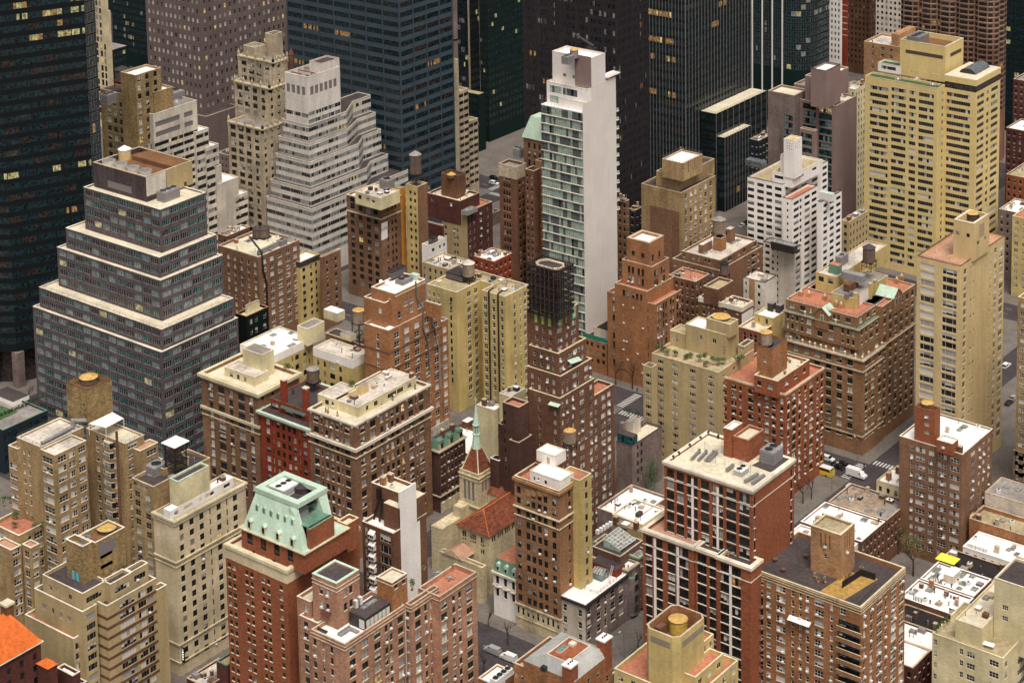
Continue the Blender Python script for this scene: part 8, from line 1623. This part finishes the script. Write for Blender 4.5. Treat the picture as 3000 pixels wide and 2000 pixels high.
b = Bld('row_house', 'red brick house with cream paneled parapet and white side wall', frame='fr_dark', mix='home', sill='trim_cream', ac=.1)
a = b.block('h', (1075, 1110), 800, 1224, y0=604, wall='brick_umber', roof='roof_cream', par=1.0, cop='trim_white', S=Z([(855, 30), (1015, 32)], 110, 85, 50, 'dh2'), bands=[(0, 62, .2, 'trim_white')]); b.block('h', (800, 1045), 498, 900, z=a.z1+.1, wall='brick_umber', roof='roof_cream', par=1.0, cop='trim_white', S=Z([(565, 30), (628, 24), (695, 22)], 110, 85, 50, 'dh'), bands=[(0, 62, .2, 'trim_white')]); b.block('h', (750, 870), 560, 960, z=a.z1+5, z0=a.z1-1.5, wall='brick_umber', roof='roof_tan', cop='trim_stone'); m = b.mb('side_wall'); m.quad((a.x1+.02, a.y0, 0), (a.x1+.02, a.y1, 0), (a.x1+.02, a.y1, a.z1-2.6), (a.x1+.02, a.y0, a.z1-2.6), 'paint_white'); clutter(b, a, 7, 63); b.done()
b = Bld('apartment_house', 'blank cream walled tenement with gray roof and orange corner strip', frame='fr_dark', mix='dark'); a = b.block('h', (1385, 778), 1098, 1552, y0=618, wall='stone_white', roof='roof_old', par=.5, cop='roof_dark', S=Z([(1132, 20), (1308, 36)], 110, 70, 50, 'dh')); m = b.mb('orange_strip'); x_ = on_y('h', 1215, 850, a.y0)[0]; m.box(x_-1.2, x_+1.2, a.y0-.15, a.y0-.02, a.z1-11, a.z1+.3, 'brick_tan'); clutter(b, a, 4, 64); b.done()
b = Bld('low_building', 'low yellow stucco house with two black box tanks on its pale roof', frame='fr_dark', mix='dark'); a = b.block('h', (1500, 1262), 1245, 1640, y0=603, wall='stucco_yellow', roof='roof_white', par=.6, cop='trim_cream', S=Z([(1312, 30), (1412, 34)], 90, 60, 70, 'dh', n=1))
for x, y in ((1480, 1065), (1590, 1090)): rbox(b, 'h', (x+10, y), x-58, x+58, a.roofz, 3.0, 'hvac_dark', 'hvac_gray', 'box_tank')
b.done()
b = Bld('row_house', 'red brick house with white arched windows in front of the yellow stucco house', frame='fr_white', mix='dark'); a = b.block('h', (1330, 1450), 1030, 1560, y0=595.5, wall='brick_rust', roof='roof_cream', par=.6, cop='trim_white', S=Z([(1112, 44), (1195, 42), (1258, 42)], 130, 105, 110, 'arch', n=1)); clutter(b, a, 6, 65); b.done()
# house with teal glazed penthouse near the avenue, and its neighbours
b = Bld('town_house', 'white town house with teal glazed penthouse and clipped shrubs by the avenue', frame='fr_dark', mix='dark'); a = b.block('o', (375, 668), 262, 462, y0=521, dy=18, wall='stone_gray', roof='roof_cream', par=.6, cop='hvac_dark', E=Z([(420, 14), (447, 14)], 60, 30, 36, 'dh')); X0, X1, Y0, Y1, Zt = rbox(b, 'o', (378, 602), 270, 418, a.roofz, 3.2, 'glass_teal', 'roof_dark', 'glazed_penthouse'); rbox(b, 'o', (385, 495), 330, 440, a.roofz, 4.6, 'paint_offwhite', 'roof_gray', 'bulkhead'); rbox(b, 'o', (310, 500), 285, 330, a.roofz, 4.6, 'panel_taupe', None, 'chimney'); b.done()
low('low_building', 'low blank gray-green walled house with ivy behind the studio houses', -352, -338, 486, 505, 15.5, 'stone_gray', 'roof_white', 6, 66, S=False, par=.7)
low('low_building', 'tan low house with white roof between tan apartment house and red brick block', -338, -320, 480, 500, 15, 'stucco_tan', 'roof_white', 9, 67)
low('low_building', 'brown low house with gray roof behind the tall red brick block', -296, -275, 472, 502.8, 15, 'brick_brown', 'roof_gray', 10, 68)
# upper right edge
b = Bld('apartment_house', 'brownish tan brick apartment house cut by the right edge', frame='fr_white', mix='bright'); q = on_y('H', 1722, 478, 596); b.box(q[0], q[0]+26, 596, 622, 0, q[2], wall='brick_ochre', roof='roof_terra', cop='trim_cream', S=Z(('e', 7, .5), 3.0, 2.4, 1.5, 'dh3', m=True)); b.done()
b = Bld('apartment_house', 'yellow brick apartment house with red roof terrace near the right edge', frame='fr_white', mix='bright'); q = on_y('H', 1683, -80, 756); b.box(q[0], q[0]+28, 756, 780, 0, q[2], wall='stucco_yellow', roof='roof_terra', cop='trim_cream', S=Z(('e', 8, .5), 3.0, 2.4, 1.5, 'dh3', m=True)); b.done()
for i, (lab, x, y, Y, w, d, wl, rf) in enumerate((
    ('dark maroon brick building beyond the yellow tower at right edge', 1690, 545, 850, 40, 24, 'brick_maroon', 'roof_gray'), ('red brick building with stepped white-edged roof at right edge', 1640, 1200, 800, 40, 22, 'brick_rust', 'roof_tan'),
    ('maroon brick tenement with white parapets at right edge', 1640, 880, 830, 40, 16, 'brick_maroon', 'roof_white'), ('small gray tenement right of the yellow tower foot', 1590, 1440, 770, 16, 16, 'stone_gray', 'roof_white'))):
    q = on_y('D', x, y, Y); low('apartment_house', lab, q[0], q[0]+w, Y, Y+d, q[2], wl, rf, 6, 80+i)
for i, (lab, c, nc, lx, rx, Y, wl, rf) in enumerate((
    ('dark red-brown house with windows in the gap left of the tall yellow tower', 'H', (640, 40), 500, 690, 742, 'brick_maroon', 'roof_white'),
    ('low pale walled house with cluttered roof left of the yellow tower', 'D', (600, 620), 500, 690, 800, 'stucco_pale', 'roof_old'),
    ('low house with gray roof at the foot of the taupe block', 'D', (560, 1530), 505, 690, 712, 'stucco_tan', 'roof_old'),
    ('navy painted low block with white roof beside the black glass podium', 'C', (1700, 970), 1640, 1790, 745, 'spandrel_navy', 'roof_white'),
    ('low building with white ledge roof beside the white slab foot', 'C', (850, 1450), 805, 900, 650, 'hvac_dark', 'roof_cream'),
    ('brown brick house just right of the white slab tower', 'C', (790, 1385), 725, 806, 640, 'brick_brown', 'roof_terra'),
    ('low white-edged roof with red parapet behind the yellow twin house', 'F', (1640, 235), 1500, 1763, 580, 'brick_red', 'roof_white'),
    ('low dark roofed garage in the gap behind the dark red-brown building', 'm', (790, 300), 755, 870, 690, 'stone_gray', 'roof_dark'),
    ('long low white roof strip behind the yellow wing walls', 'm', (590, 580), 440, 700, 585, 'stucco_tan', 'roof_old'),
    ('low white building at the foot of the white stepped building', 'E', (1560, 60), 1500, 1720, 545, 'brick_umber', 'roof_white'),
    ('low tan block with dark roof beside the gothic tower foot', 'j', (760, 850), 700, 830, 640, 'stone_gray', 'roof_dark'),
    )):
    p = on_y(c, *nc, Y); x1 = p[0]; x0 = bis(lambda t: proj((t, Y, p[2]))[0], src(c, lx)[0], x1-90, x1); y1 = bis(lambda t: proj((x1, t, p[2]))[0], src(c, rx)[0], Y, Y+90); low('low_building', lab, x0, x1, Y, y1, max(6, p[2]), wl, rf, 9, 90+i)
# ------------------------------------------------------------------ planting
plain('leaf_a', hexlin('4f6a2e', .8), .6); plain('leaf_b', hexlin('33502a', .8), .6); plain('leaf_c', hexlin('7c8a3c', .8), .6); mottled('bark', hexlin('4a3c32'), streak=.3)
def leaves(name, parent, r, h, n, seed, mats, z0=0.0, size=.3, cone=0.0):
    """a crown of small leaf faces through an uneven volume"""
    g = random.Random(seed); m = MB(); lobes = [(g.uniform(-.5, .5)*r, g.uniform(-.5, .5)*r, z0+h*g.uniform(.3, .8), r*g.uniform(.4, .75)) for _ in range(6)]
    for i in range(n):
        lx, ly, lz, lr = g.choice(lobes); a = g.uniform(0, 6.283); b_ = math.acos(g.uniform(-1, 1)); d = lr*g.uniform(.55, 1.05)
        x, y, z = lx+d*math.sin(b_)*math.cos(a), ly+d*math.sin(b_)*math.sin(a), max(z0+.02, lz+d*.8*math.cos(b_)*h/(2*r))
        if cone: k = max(.1, 1-(z-z0)/h*cone); x *= k; y *= k
        u = Vector((g.gauss(0, 1), g.gauss(0, 1), g.gauss(0, .7))).normalized(); w = u.orthogonal().normalized(); s_ = size*g.uniform(.6, 1.3); p = Vector((x, y, z))
        m.quad(tuple(p-u*s_*.5), tuple(p+w*s_*.35), tuple(p+u*s_*.5), tuple(p-w*s_*.35), g.choice(mats))
    return m.obj(name, parent)
SH = 0; ORD = 'first second third fourth fifth sixth seventh eighth ninth tenth eleventh twelfth thirteenth fourteenth fifteenth sixteenth'.split(); CNT = {}
def shrub(label, p, r=.8, h=1.4, group=None, n=170, mats=('leaf_a', 'leaf_b', 'leaf_b', 'leaf_c'), pot=True, cone=0.0):
    global SH; SH += 1
    if group: CNT[group] = CNT.get(group, 0)+1; label = label+', '+ORD[CNT[group]-1]+' from the left'
    o = empty('potted_shrub' if pot else 'shrub', p, label, 'shrub', group); m = MB()
    if pot: m.cyl(0, 0, 0, .45, .32, 'brick_terra_pot' if 'brick_terra_pot' in MATS else 'roof_terra', 10, r2=.4); m.obj('pot', o)
    else: m.tube((0, 0, 0), (0, 0, h*.5), .07, 'bark', 5); m.obj('stem', o)
    leaves('foliage', o, r, h, n, SH, mats, .4 if pot else .2, .34, cone); return o
def bare_tree(label, p, h, seed, group='bare street trees', green=0):
    g = random.Random(seed); o = empty('bare_tree', p, label, 'tree', group); tr, br = MB(), MB()
    tr.tube((0, 0, 0), (0, 0, h*.35), h*.022, 'bark', 7, r2=h*.016); tr.obj('trunk', o)
    tips = []
    def grow(q, d, L, r, lv):
        e = q+d*L; br.tube(tuple(q), tuple(e), r, 'bark', 4, r2=r*.6, cap=False); tips.append(e)
        if lv < 4:
            for _ in range(3 if lv < 2 else 2): grow(q+d*L*g.uniform(.55, 1), (d+Vector((g.gauss(0, .5), g.gauss(0, .5), g.gauss(.12, .25)))).normalized(), L*g.uniform(.55, .75), r*.6, lv+1)
    for k in range(4): grow(Vector((0, 0, h*.33)), Vector((g.gauss(0, .45), g.gauss(0, .45), 1)).normalized(), h*.26, h*.012, 1)
    br.obj('branches', o)
    if green: leaves('buds', o, h*.3, h*.6, green, seed, ('leaf_c', 'leaf_a'), h*.35, .28)
    return o
for x, y, h in ((30, 350, 2.4), (70, 330, 2.2), (105, 500, 1.5), (110, 440, 1.6), (150, 410, 1.7), (160, 365, 2.0), (240, 505, 1.6), (250, 460, 2.2), (300, 505, 1.6), (350, 465, 2.0)):
    shrub('leafy shrub in the planted terrace garden at the left edge', at('I', x, y, GTER.roofz), 1.3, h*1.15, 'left edge terrace shrubs')
for x, y, h in ((1005, 850, 1.9), (1045, 860, 1.8), (1075, 880, 1.7), (1130, 890, 1.8), (1190, 905, 1.4), (1230, 900, 1.4), (1290, 925, 2.0), (1330, 925, 2.6), (1340, 960, 1.6), (1385, 945, 2.2), (1420, 950, 2.0), (1450, 940, 1.6)):
    shrub('leafy shrub along the parapet of the tan house\'s roof garden', at('G', x, y, GARD.roofz), 1.35, h*1.25, 'tan house roof shrubs', 230)
shrub('large round bright green bush at the corner of the tan house roof', at('G', 1565, 935, GARD.roofz), 1.9, 3.0, None, 420, ('leaf_a', 'leaf_a', 'leaf_b'))
shrub('bushy green tree behind the pale parapet of the cream corniced house', at('a', 1175, 745, WWZ), 1.9, 2.8, None, 360, ('leaf_a', 'leaf_b'), pot=False)
shrub('green vine-like bush between roof railings behind the white penthouse', at('U', 790, 330, BRN.roofz+2.5), 1.6, 2.2, None, 300, pot=False)
shrub('palm-like green plant on the salmon brick roof', at('Y', 1490, 440, SAL2.roofz), .9, 3.0, None, 220)
shrub('yellow-green bush at the far corner of the terracotta roof deck', at('Y', 1965, 200, SAL3.roofz), .6, 1.2, None, 120, ('leaf_c', 'leaf_c', 'leaf_a')); shrub('small yellow-green plant at the near left corner of the terracotta deck', at('Y', 1630, 200, SAL3.roofz), .5, 1.0, None, 90, ('leaf_c', 'leaf_a'))
for x, y in ((455, 640), (485, 655), (605, 690), (1160, 545), (1235, 490), (1310, 490), (1595, 345)): shrub('small conical shrub on the long white penthouse terrace', at('U', x, y, BRN.roofz), .35, 1.5, 'white penthouse terrace shrubs', 70, cone=.8)
for x, y in ((1150, 1235), (1165, 1215), (1180, 1200), (1205, 1180), (1225, 1160), (1245, 1145)): shrub('clipped evergreen shrub in the hedge on the curved pale yellow terrace', at('L', x, y, PALE.roofz), .7, 1.9, 'pale yellow terrace hedge', 130, ('leaf_b', 'leaf_a'))
for x, y in ((330, 850), (345, 875), (395, 880), (540, 870), (560, 845), (650, 800)): shrub('rusty leafed planter shrub on the ochre roof terrace', at('L', x, y, BIG.roofz), .6, 1.6, 'ochre terrace planters', 100, ('leaf_c', 'curtain', 'tile_red'))
for x, y in ((60, 985), (100, 970), (115, 1010), (130, 920), (150, 930), (205, 970), (230, 930)): shrub('low potted plant on the cream terrace of the red-orange stepped house', at('H', x, y, L22.roofz), .55, .9, 'red-orange house terrace pots', 80, ('leaf_c', 'leaf_a', 'curtain'))
for x in (1490, 1520, 1555, 1590): shrub('dry ornamental shrub on the small terrace of the rust-red block', at('K', x, 690, RUSTL3.roofz), .6, .9, 'rust-red block terrace shrubs', 80, ('leaf_c', 'curtain'))
for i in range(16): p = at('E', -60+24*i, 1330-10.5*i, HEDGEZ); shrub('low clipped hedge plant edging the roof garden under the black tower', p, .8, 1.1, 'roof garden hedge', 110, ('leaf_b',), pot=False)
o = shrub('tall dark green climbing tree against the gray wall behind the rust-red block', at('K', 960, 300, 0), 2.6, 17, None, 1500, ('leaf_b', 'leaf_a'), pot=False)
for x, y in ((355, 430), (420, 450)): shrub('pair of dark clipped shrubs on the teal penthouse house', at('o', x, y, 20), 1.0, 2.0, 'teal penthouse shrubs', 150, ('leaf_b',))
for i, (lab, c, x, y, h, gr) in enumerate((
    ('bare tree at the church corner by the portico steps', 'J', 1235, 640, 10, 0), ('bare tree on the pavement in front of the limestone base', 'J', 1735, 1300, 9, 0), ('thin bare tree on the side street pavement by the black car', 'K', 868, 1340, 7, 0), ('low bare bushy tree beside the salmon brick house', 'J', 1600, 1180, 7, 0),
    ('wide bare tree left of the orange tower entrance', 'G', 715, 1080, 13, 0), ('wide bare tree right of the orange tower entrance', 'G', 830, 1110, 13, 0), ('bare tree with first green buds beside the brown white-roofed house', 'L', 1000, 830, 15, 500), ('bare tree with pale buds behind the square brick tower', 'L', 900, 680, 11, 160),
    ('bare branching tree by the red-orange stepped house', 'L', 240, 330, 10, 0), ('second bare tree by the red-orange stepped house', 'L', 300, 300, 9, 0), ('bare tree on the black tower plaza', 'E', 200, 1195, 8, 0), ('bare tree on the avenue median at bottom edge', 'J', 1570, 1500, 8, 0), ('blossoming pale tree at the far right street', 'D', 1680, 1100, 11, 120))):
    bare_tree(lab, at(c, x, y, .13), h, 100+i, green=gr)
# ------------------------------------------------------------------ roof furniture
def table_set(label, p, n=3, group=None, mat='fr_gray', sq=False):
    o = empty('table', p, label, 'table', group); m = MB(); m.cyl(0, 0, .68, .74, .55, mat, 12) if not sq else m.box(-.5, .5, -.5, .5, .68, .74, mat); m.obj('table_top', o); m = MB(); m.cyl(0, 0, 0, .68, .06, mat, 6); m.cyl(0, 0, 0, .04, .3, mat, 10); m.obj('leg', o)
    an = sorted((6.283*i/n+.4 for i in range(n)), key=lambda a: proj((p[0]+math.cos(a), p[1]+math.sin(a), p[2]))[0])
    wd = ['left', 'front', 'right'] if n == 3 else (['left', 'front', 'back', 'right'] if proj((p[0]+math.cos(an[1]), p[1]+math.sin(an[1]), p[2]))[1] > proj((p[0]+math.cos(an[2]), p[1]+math.sin(an[2]), p[2]))[1] else ['left', 'back', 'front', 'right'])
    if n == 3 and proj((p[0]+math.cos(an[1]), p[1]+math.sin(an[1]), p[2]))[1] < proj(p)[1]: wd[1] = 'back'
    for i, a in enumerate(an):
        q = (p[0]+.95*math.cos(a), p[1]+.95*math.sin(a), p[2]); c = empty('chair', q, wd[i]+' chair at the '+label, 'chair', (group or label)+' chairs'); c.rotation_euler = (0, 0, a+math.pi/2)
        m = MB(); m.box(-.24, .24, -.24, .24, .42, .48, mat); m.obj('seat', c); m = MB(); m.box(-.24, .24, -.28, -.22, .48, .95, mat); m.obj('backrest', c)
        for sx in (-.2, .2):
            for sy in (-.2, .2): m = MB(); m.box(sx-.03, sx+.03, sy-.03, sy+.03, 0, .42, mat); m.obj('leg', c)
for lab, c, x, y, z in (('far round metal table on the terracotta roof deck', 'Y', 1795, 250, SAL3.roofz), ('near round metal table on the terracotta roof deck', 'Y', 1940, 310, SAL3.roofz)): table_set(lab, at(c, x, y, z), 4)
for lab, x, y in (('leftmost dark table on the red hotel\'s terrace', 490, 1110), ('middle dark table on the red hotel\'s terrace', 650, 1120), ('dark table by the last door of the red hotel\'s terrace', 830, 1180), ('front dark table on the red hotel\'s terrace', 745, 1230)): table_set(lab, at('d', x, y, RED_Z), 3, mat='fr_dark')
for i, (lab, x, y) in enumerate((('left white table set on the yellow tower\'s turf', 895, 555), ('middle white table set on the yellow tower\'s turf', 1025, 550), ('right white table set on the yellow tower\'s turf', 1135, 590))): table_set(lab, at('D', x, y, YT.roofz), 4, mat='fr_white', sq=True)
def sofa(label, parts, z, mat='hvac_gray', name='sofa'):
    o = empty(name, (parts[0][0], parts[0][1], z), label, 'sofa')
    for i, (x, y, w, d, h) in enumerate(parts): m = MB(); m.box(x-w-parts[0][0], x+w-parts[0][0], y-d-parts[0][1], y+d-parts[0][1], 0, h, mat); m.obj('seat' if i < 2 else 'backrest', o)
p = at('Y', 700, 940, SAL.roofz); sofa('gray covered L-shaped outdoor sofa on the salmon brick roof', [(p[0], p[1], .55, 2.2, .5), (p[0]+1.6, p[1]+1.7, 1.2, .55, .48), (p[0]-.6, p[1], .15, 2.2, .8)], SAL.roofz)
p = at('Y', 425, 925, SAL.roofz); sofa('dark slatted bench against the parapet of the salmon brick roof', [(p[0], p[1], 1.5, .35, .45), (p[0], p[1]+.02, 1.4, .3, .5), (p[0], p[1]-.4, 1.5, .08, .9)], SAL.roofz, 'fr_dark', 'bench')
p = at('L', 1240, 690, 15.4); o = empty('shade_sail', (p[0], p[1], tb.roofz), 'bright yellow striped shade canopy over the red roof terrace', 'canopy')
for i in range(6): m = MB(); m.quad((-3.2, -2.1+i*.72, 2.6), (3.0, -2.1+i*.72, 2.6), (3.0, -1.45+i*.72, 2.75), (-3.2, -1.45+i*.72, 2.75), 'yellow_cloth'); m.quad((-3.2, -1.46+i*.72, 2.73), (3.0, -1.46+i*.72, 2.73), (3.0, -2.1+i*.72, 2.58), (-3.2, -2.1+i*.72, 2.58), 'yellow_cloth'); m.obj('canvas_strip', o)
for sx in (-3.1, 2.9):
    for sy in (-2, 2.1): m = MB(); m.box(sx-.06, sx+.06, sy-.06, sy+.06, 0, 2.65, 'rail'); m.obj('post', o)
# banner lettering, too faint to read more than strokes
ban, bk = BAN
try:
    cu = bpy.data.curves.new('banner_lettering', 'FONT'); cu.body = 'HAIK'; cu.size = 2.0; cu.align_x = 'CENTER'; t = bpy.data.objects.new('lettering', cu); COL.objects.link(t); cu.materials.append(M('hvac_gray'))
    root = [o for o in bpy.data.objects if o.get('label', '').startswith('brown brick building with arched cream')][0]
    t2 = bpy.data.objects.new('lettering', bpy.data.meshes.new_from_object(t)); COL.objects.link(t2); bpy.data.objects.remove(t); t = t2; t.parent = root
    yc = (ban[0][1]+ban[1][1])/2; t.location = (bk.x1+.2-root.location[0], yc-root.location[1], ban[1][2]-3.2); t.rotation_euler = (math.pi/2, 0, math.pi/2)
except Exception as e: print('banner', e)
# ------------------------------------------------------------------ vehicles, lamps, people
def car(label, p, rz, col, kind='car', name='parked_car', cat='car', roof=None):
    L, Wd, H = dict(car=(4.6, 1.85, 1.45), suv=(4.9, 1.95, 1.8), van=(5.4, 2.0, 2.2), bus=(11, 2.55, 3.1), truck=(7, 2.4, 3.0))[kind]
    o = empty(name, (p[0], p[1], .02), label, cat, 'vehicles on the streets'); o.rotation_euler = (0, 0, rz); w = Wd/2
    prof = dict(car=[(-.5, .25), (.5, .25), (.5, .5), (.46, .58), (.22, .62), (.08, .98), (-.28, .98), (-.43, .64), (-.5, .6)], suv=[(-.5, .22), (.5, .22), (.5, .52), (.46, .58), (.26, .62), (.14, .98), (-.42, .98), (-.49, .62)],
                van=[(-.5, .18), (.5, .18), (.5, .42), (.46, .5), (.3, .56), (.2, .97), (-.48, .98), (-.5, .9)], bus=[(-.5, .12), (.5, .12), (.5, .9), (.47, .98), (-.5, .98)], truck=[(-.5, .2), (.5, .2), (.5, .45), (.36, .5), (.3, .75), (.18, .78), (.18, 1), (-.5, 1)])[kind]
    m = MB(); n = len(prof)
    def V(i, s): x, z = prof[i]; k = w*(1-.16*max(0, (z-.6)/.4)) if kind in ('car', 'suv', 'van') else w; return (x*L, s*k, z*H)
    for i in range(n):
        j = (i+1) % n; up = prof[i][1] > .9 and prof[j][1] > .9; m.quad(V(i, -1), V(i, 1), V(j, 1), V(j, -1), (roof or col) if up else ('glass' if kind != 'truck' and min(prof[i][1], prof[j][1]) > .5 and max(prof[i][1], prof[j][1]) > .9 and not up else col))
    m.poly([V(i, -1) for i in range(n)], col); m.poly([V(i, 1) for i in reversed(range(n))], col); m.obj('body', o)
    x0, x1 = dict(car=(-.3, .1), suv=(-.42, .16), van=(.05, .2), bus=(-.46, .46), truck=(.2, .29))[kind]
    for s in (-1, 1):
        k = w*(.95 if kind in ('car', 'suv', 'van') else 1.01); m = MB(); m.quad((x0*L, s*(k+.01), H*.64), (x1*L, s*(k+.01), H*.64), ((x1-.03)*L, s*(w*.86 if k < w else k+.01)+s*.02, H*.92), ((x0+.02)*L, s*(w*.86 if k < w else k+.01)+s*.02, H*.92), 'glass'); m.obj('side_window', o)
        for wx in (-.31, .31): m = MB(); m.tube((wx*L, s*(w-.22), .33), (wx*L, s*(w+.02), .33), .34 if H < 2.5 else .48, 'black', 12); t = m.obj('tyre', o); m = MB(); m.tube((wx*L, s*(w+.02), .33), (wx*L, s*(w+.04), .33), .19, 'steel', 10); m.obj('rim', t)
        m = MB(); m.box(L*.5-.03, L*.5+.02, s*w*.7-.18, s*w*.7+.18, H*.36, H*.44, 'lit_pale' if False else 'fr_white'); m.obj('headlight', o); m = MB(); m.box(-L*.5-.02, -L*.5+.03, s*w*.7-.16, s*w*.7+.16, H*.42, H*.52, 'red_paint'); m.obj('tail_light', o)
    return o
plain('paint_black', (.012, .013, .016), .18, spec=.6); plain('paint_silver', (.42, .41, .40), .3, .3); plain('paint_snow', (.72, .71, .69), .3); plain('paint_taxi', (.72, .48, .04), .3)
PI = math.pi
for lab, c, x, y, rz, col, kind, nm, cat in (
    ('silver-gray van parked along the avenue in front of the limestone base', 'J', 1630, 1360, PI, 'paint_silver', 'van', 'parked_van', 'van'), ('white van parked behind the silver-gray van on the avenue', 'J', 1740, 1408, PI, 'paint_snow', 'van', 'parked_van', 'van'),
    ('glossy black car parked on the side street by the thin bare tree', 'K', 845, 1400, -PI/2, 'paint_black', 'suv', 'parked_car', 'car'), ('white and green utility car at the avenue kerb near the ornate hotel', 'L', 410, 35, 0, 'paint_snow', 'suv', 'parked_car', 'car'),
    ('long black sedan in the traffic lane near the ornate hotel', 'L', 480, 90, 0, 'paint_black', 'suv', 'moving_car', 'car'), ('black car at the kerb in front of the ornate hotel', 'L', 520, 70, 0, 'paint_black', 'car', 'parked_car', 'car'), ('small black car nearest the crossing by the ornate hotel', 'L', 560, 90, 0, 'paint_black', 'car', 'parked_car', 'car'),
    ('bus with yellow front half hidden behind the red-orange house', 'L', 350, 120, 0, 'paint_taxi', 'bus', 'city_bus', 'bus'), ('white box truck standing at the crossing', 'L', 610, 150, 0, 'paint_snow', 'truck', 'box_truck', 'truck'),
    ('white car on the street behind the wide brown block', 'C', 1590, 1558, PI/2, 'paint_snow', 'car', 'moving_car', 'car'), ('dark green car beside the white car behind the wide brown block', 'C', 1620, 1545, PI/2, 'paint_black', 'suv', 'moving_car', 'car'),
    ('white car in the gap left of the umber tower', 'B', 1640, 1270, 0, 'paint_snow', 'suv', 'moving_car', 'car'), ('black car in the gap left of the umber tower', 'B', 1640, 1235, 0, 'paint_black', 'suv', 'moving_car', 'car'), ('yellow taxi in the street gap left of the tall yellow tower', 'D', 620, 1140, PI/2, 'paint_taxi', 'car', 'taxi', 'car'), ('silver car in the street gap left of the tall yellow tower', 'D', 630, 1195, PI/2, 'paint_silver', 'car', 'moving_car', 'car'),
    ('white car on the street at the right edge', 'H', 1640, 960, PI/2, 'paint_snow', 'suv', 'parked_car', 'car'), ('dark car on the street at the right edge', 'H', 1660, 1215, PI/2, 'paint_black', 'car', 'parked_car', 'car'), ('silver car on the street at the right edge', 'H', 1690, 1180, PI/2, 'paint_silver', 'car', 'parked_car', 'car')):
    car(lab, at(c, x, y, .02), rz, col, kind, nm, cat, 'paint_snow' if kind == 'bus' else None)
def lamp(label, p, rz):
    o = empty('street_lamp', p, label, 'street lamp', 'street lamps'); o.rotation_euler = (0, 0, rz); m = MB(); m.tube((0, 0, 0), (0, 0, 8.4), .11, 'steel', 7, r2=.07); m.obj('pole', o); m = MB(); m.tube((0, 0, 8.3), (2.2, 0, 9.0), .05, 'steel', 5); m.obj('arm', o); m = MB(); m.box(2.0, 2.8, -.14, .14, 8.92, 9.08, 'fr_white'); m.obj('lamp_head', o)
lamp('tall street lamp at the crossing near the bus', at('L', 440, 235, .13), 1.2); lamp('dark lamp post on the pavement by the black parked car', at('K', 772, 1390, .13), -1.5); lamp('street lamp at the corner below the ornate hotel', at('L', 620, 60, .13), 2.6)
def person(label, p, rz, top, leg):
    me = bpy.data.meshes.new('person'); V = [(0, 0, .95), (0, 0, 1.2), (0, 0, 1.42), (0, 0, 1.53), (0, .02, 1.66), (-.18, 0, 1.4), (-.25, -.05, 1.13), (-.23, .1, .9), (.18, 0, 1.4), (.25, .05, 1.13), (.23, -.1, .9), (-.09, 0, .9), (-.1, .16, .5), (-.1, .02, .08), (-.1, .14, .04), (.09, 0, .9), (.1, -.05, .5), (.1, -.28, .1), (.1, -.18, .04)]
    E_ = [(0, 1), (1, 2), (2, 3), (3, 4), (2, 5), (5, 6), (6, 7), (2, 8), (8, 9), (9, 10), (0, 11), (11, 12), (12, 13), (13, 14), (0, 15), (15, 16), (16, 17), (17, 18)]; me.from_pydata(V, E_, []); me.materials.append(M(top))
    o = bpy.data.objects.new('person', me); COL.objects.link(o); o.location = p; o.rotation_euler = (0, 0, rz); k = o.modifiers.new('skin', 'SKIN'); R = [.15, .15, .16, .06, .11, .08, .055, .045, .08, .055, .045, .1, .08, .05, .045, .1, .08, .05, .045]
    for s, r in zip(me.skin_vertices[0].data, R): s.radius = (r, r)
    me.skin_vertices[0].data[0].use_root = True; o.modifiers.new('subsurf', 'SUBSURF').render_levels = 1; tag(o, label, 'person', 'pedestrians')
person('person in dark clothes walking on the corner pavement below the ornate hotel', at('L', 662, 88, .13), .6, 'black', 'black'); person('person in gray coat standing by the signal pole on the corner', at('L', 605, 85, .13), 2.2, 'hvac_gray', 'black'); person('person in dark clothes on the pavement by the orange tower', at('G', 862, 1130, .13), 1.0, 'black', 'black')
# vertical sign at the limestone house corner
p = at('I', 1222, 1500, 9.0); o = empty('vertical_sign', (B2.x1+.3, B2.y0+.6, 0), 'dark green vertical sign with glowing white marks on the limestone house corner', 'sign'); m = MB(); m.box(0, .9, -.15, .15, 4.5, 9.0, 'black_green'); m.obj('board', o)
for i in range(5): m = MB(); m.box(.25, .65, -.2, -.15, 8.2-i*.72, 8.6-i*.72, 'lit_sign') if 'lit_sign' in MATS else (plain('lit_sign', (.9, 1, .85), .5, emit=1.0), m.box(.25, .65, -.2, -.15, 8.2-i*.72, 8.6-i*.72, 'lit_sign')); m.obj('glyph', o)
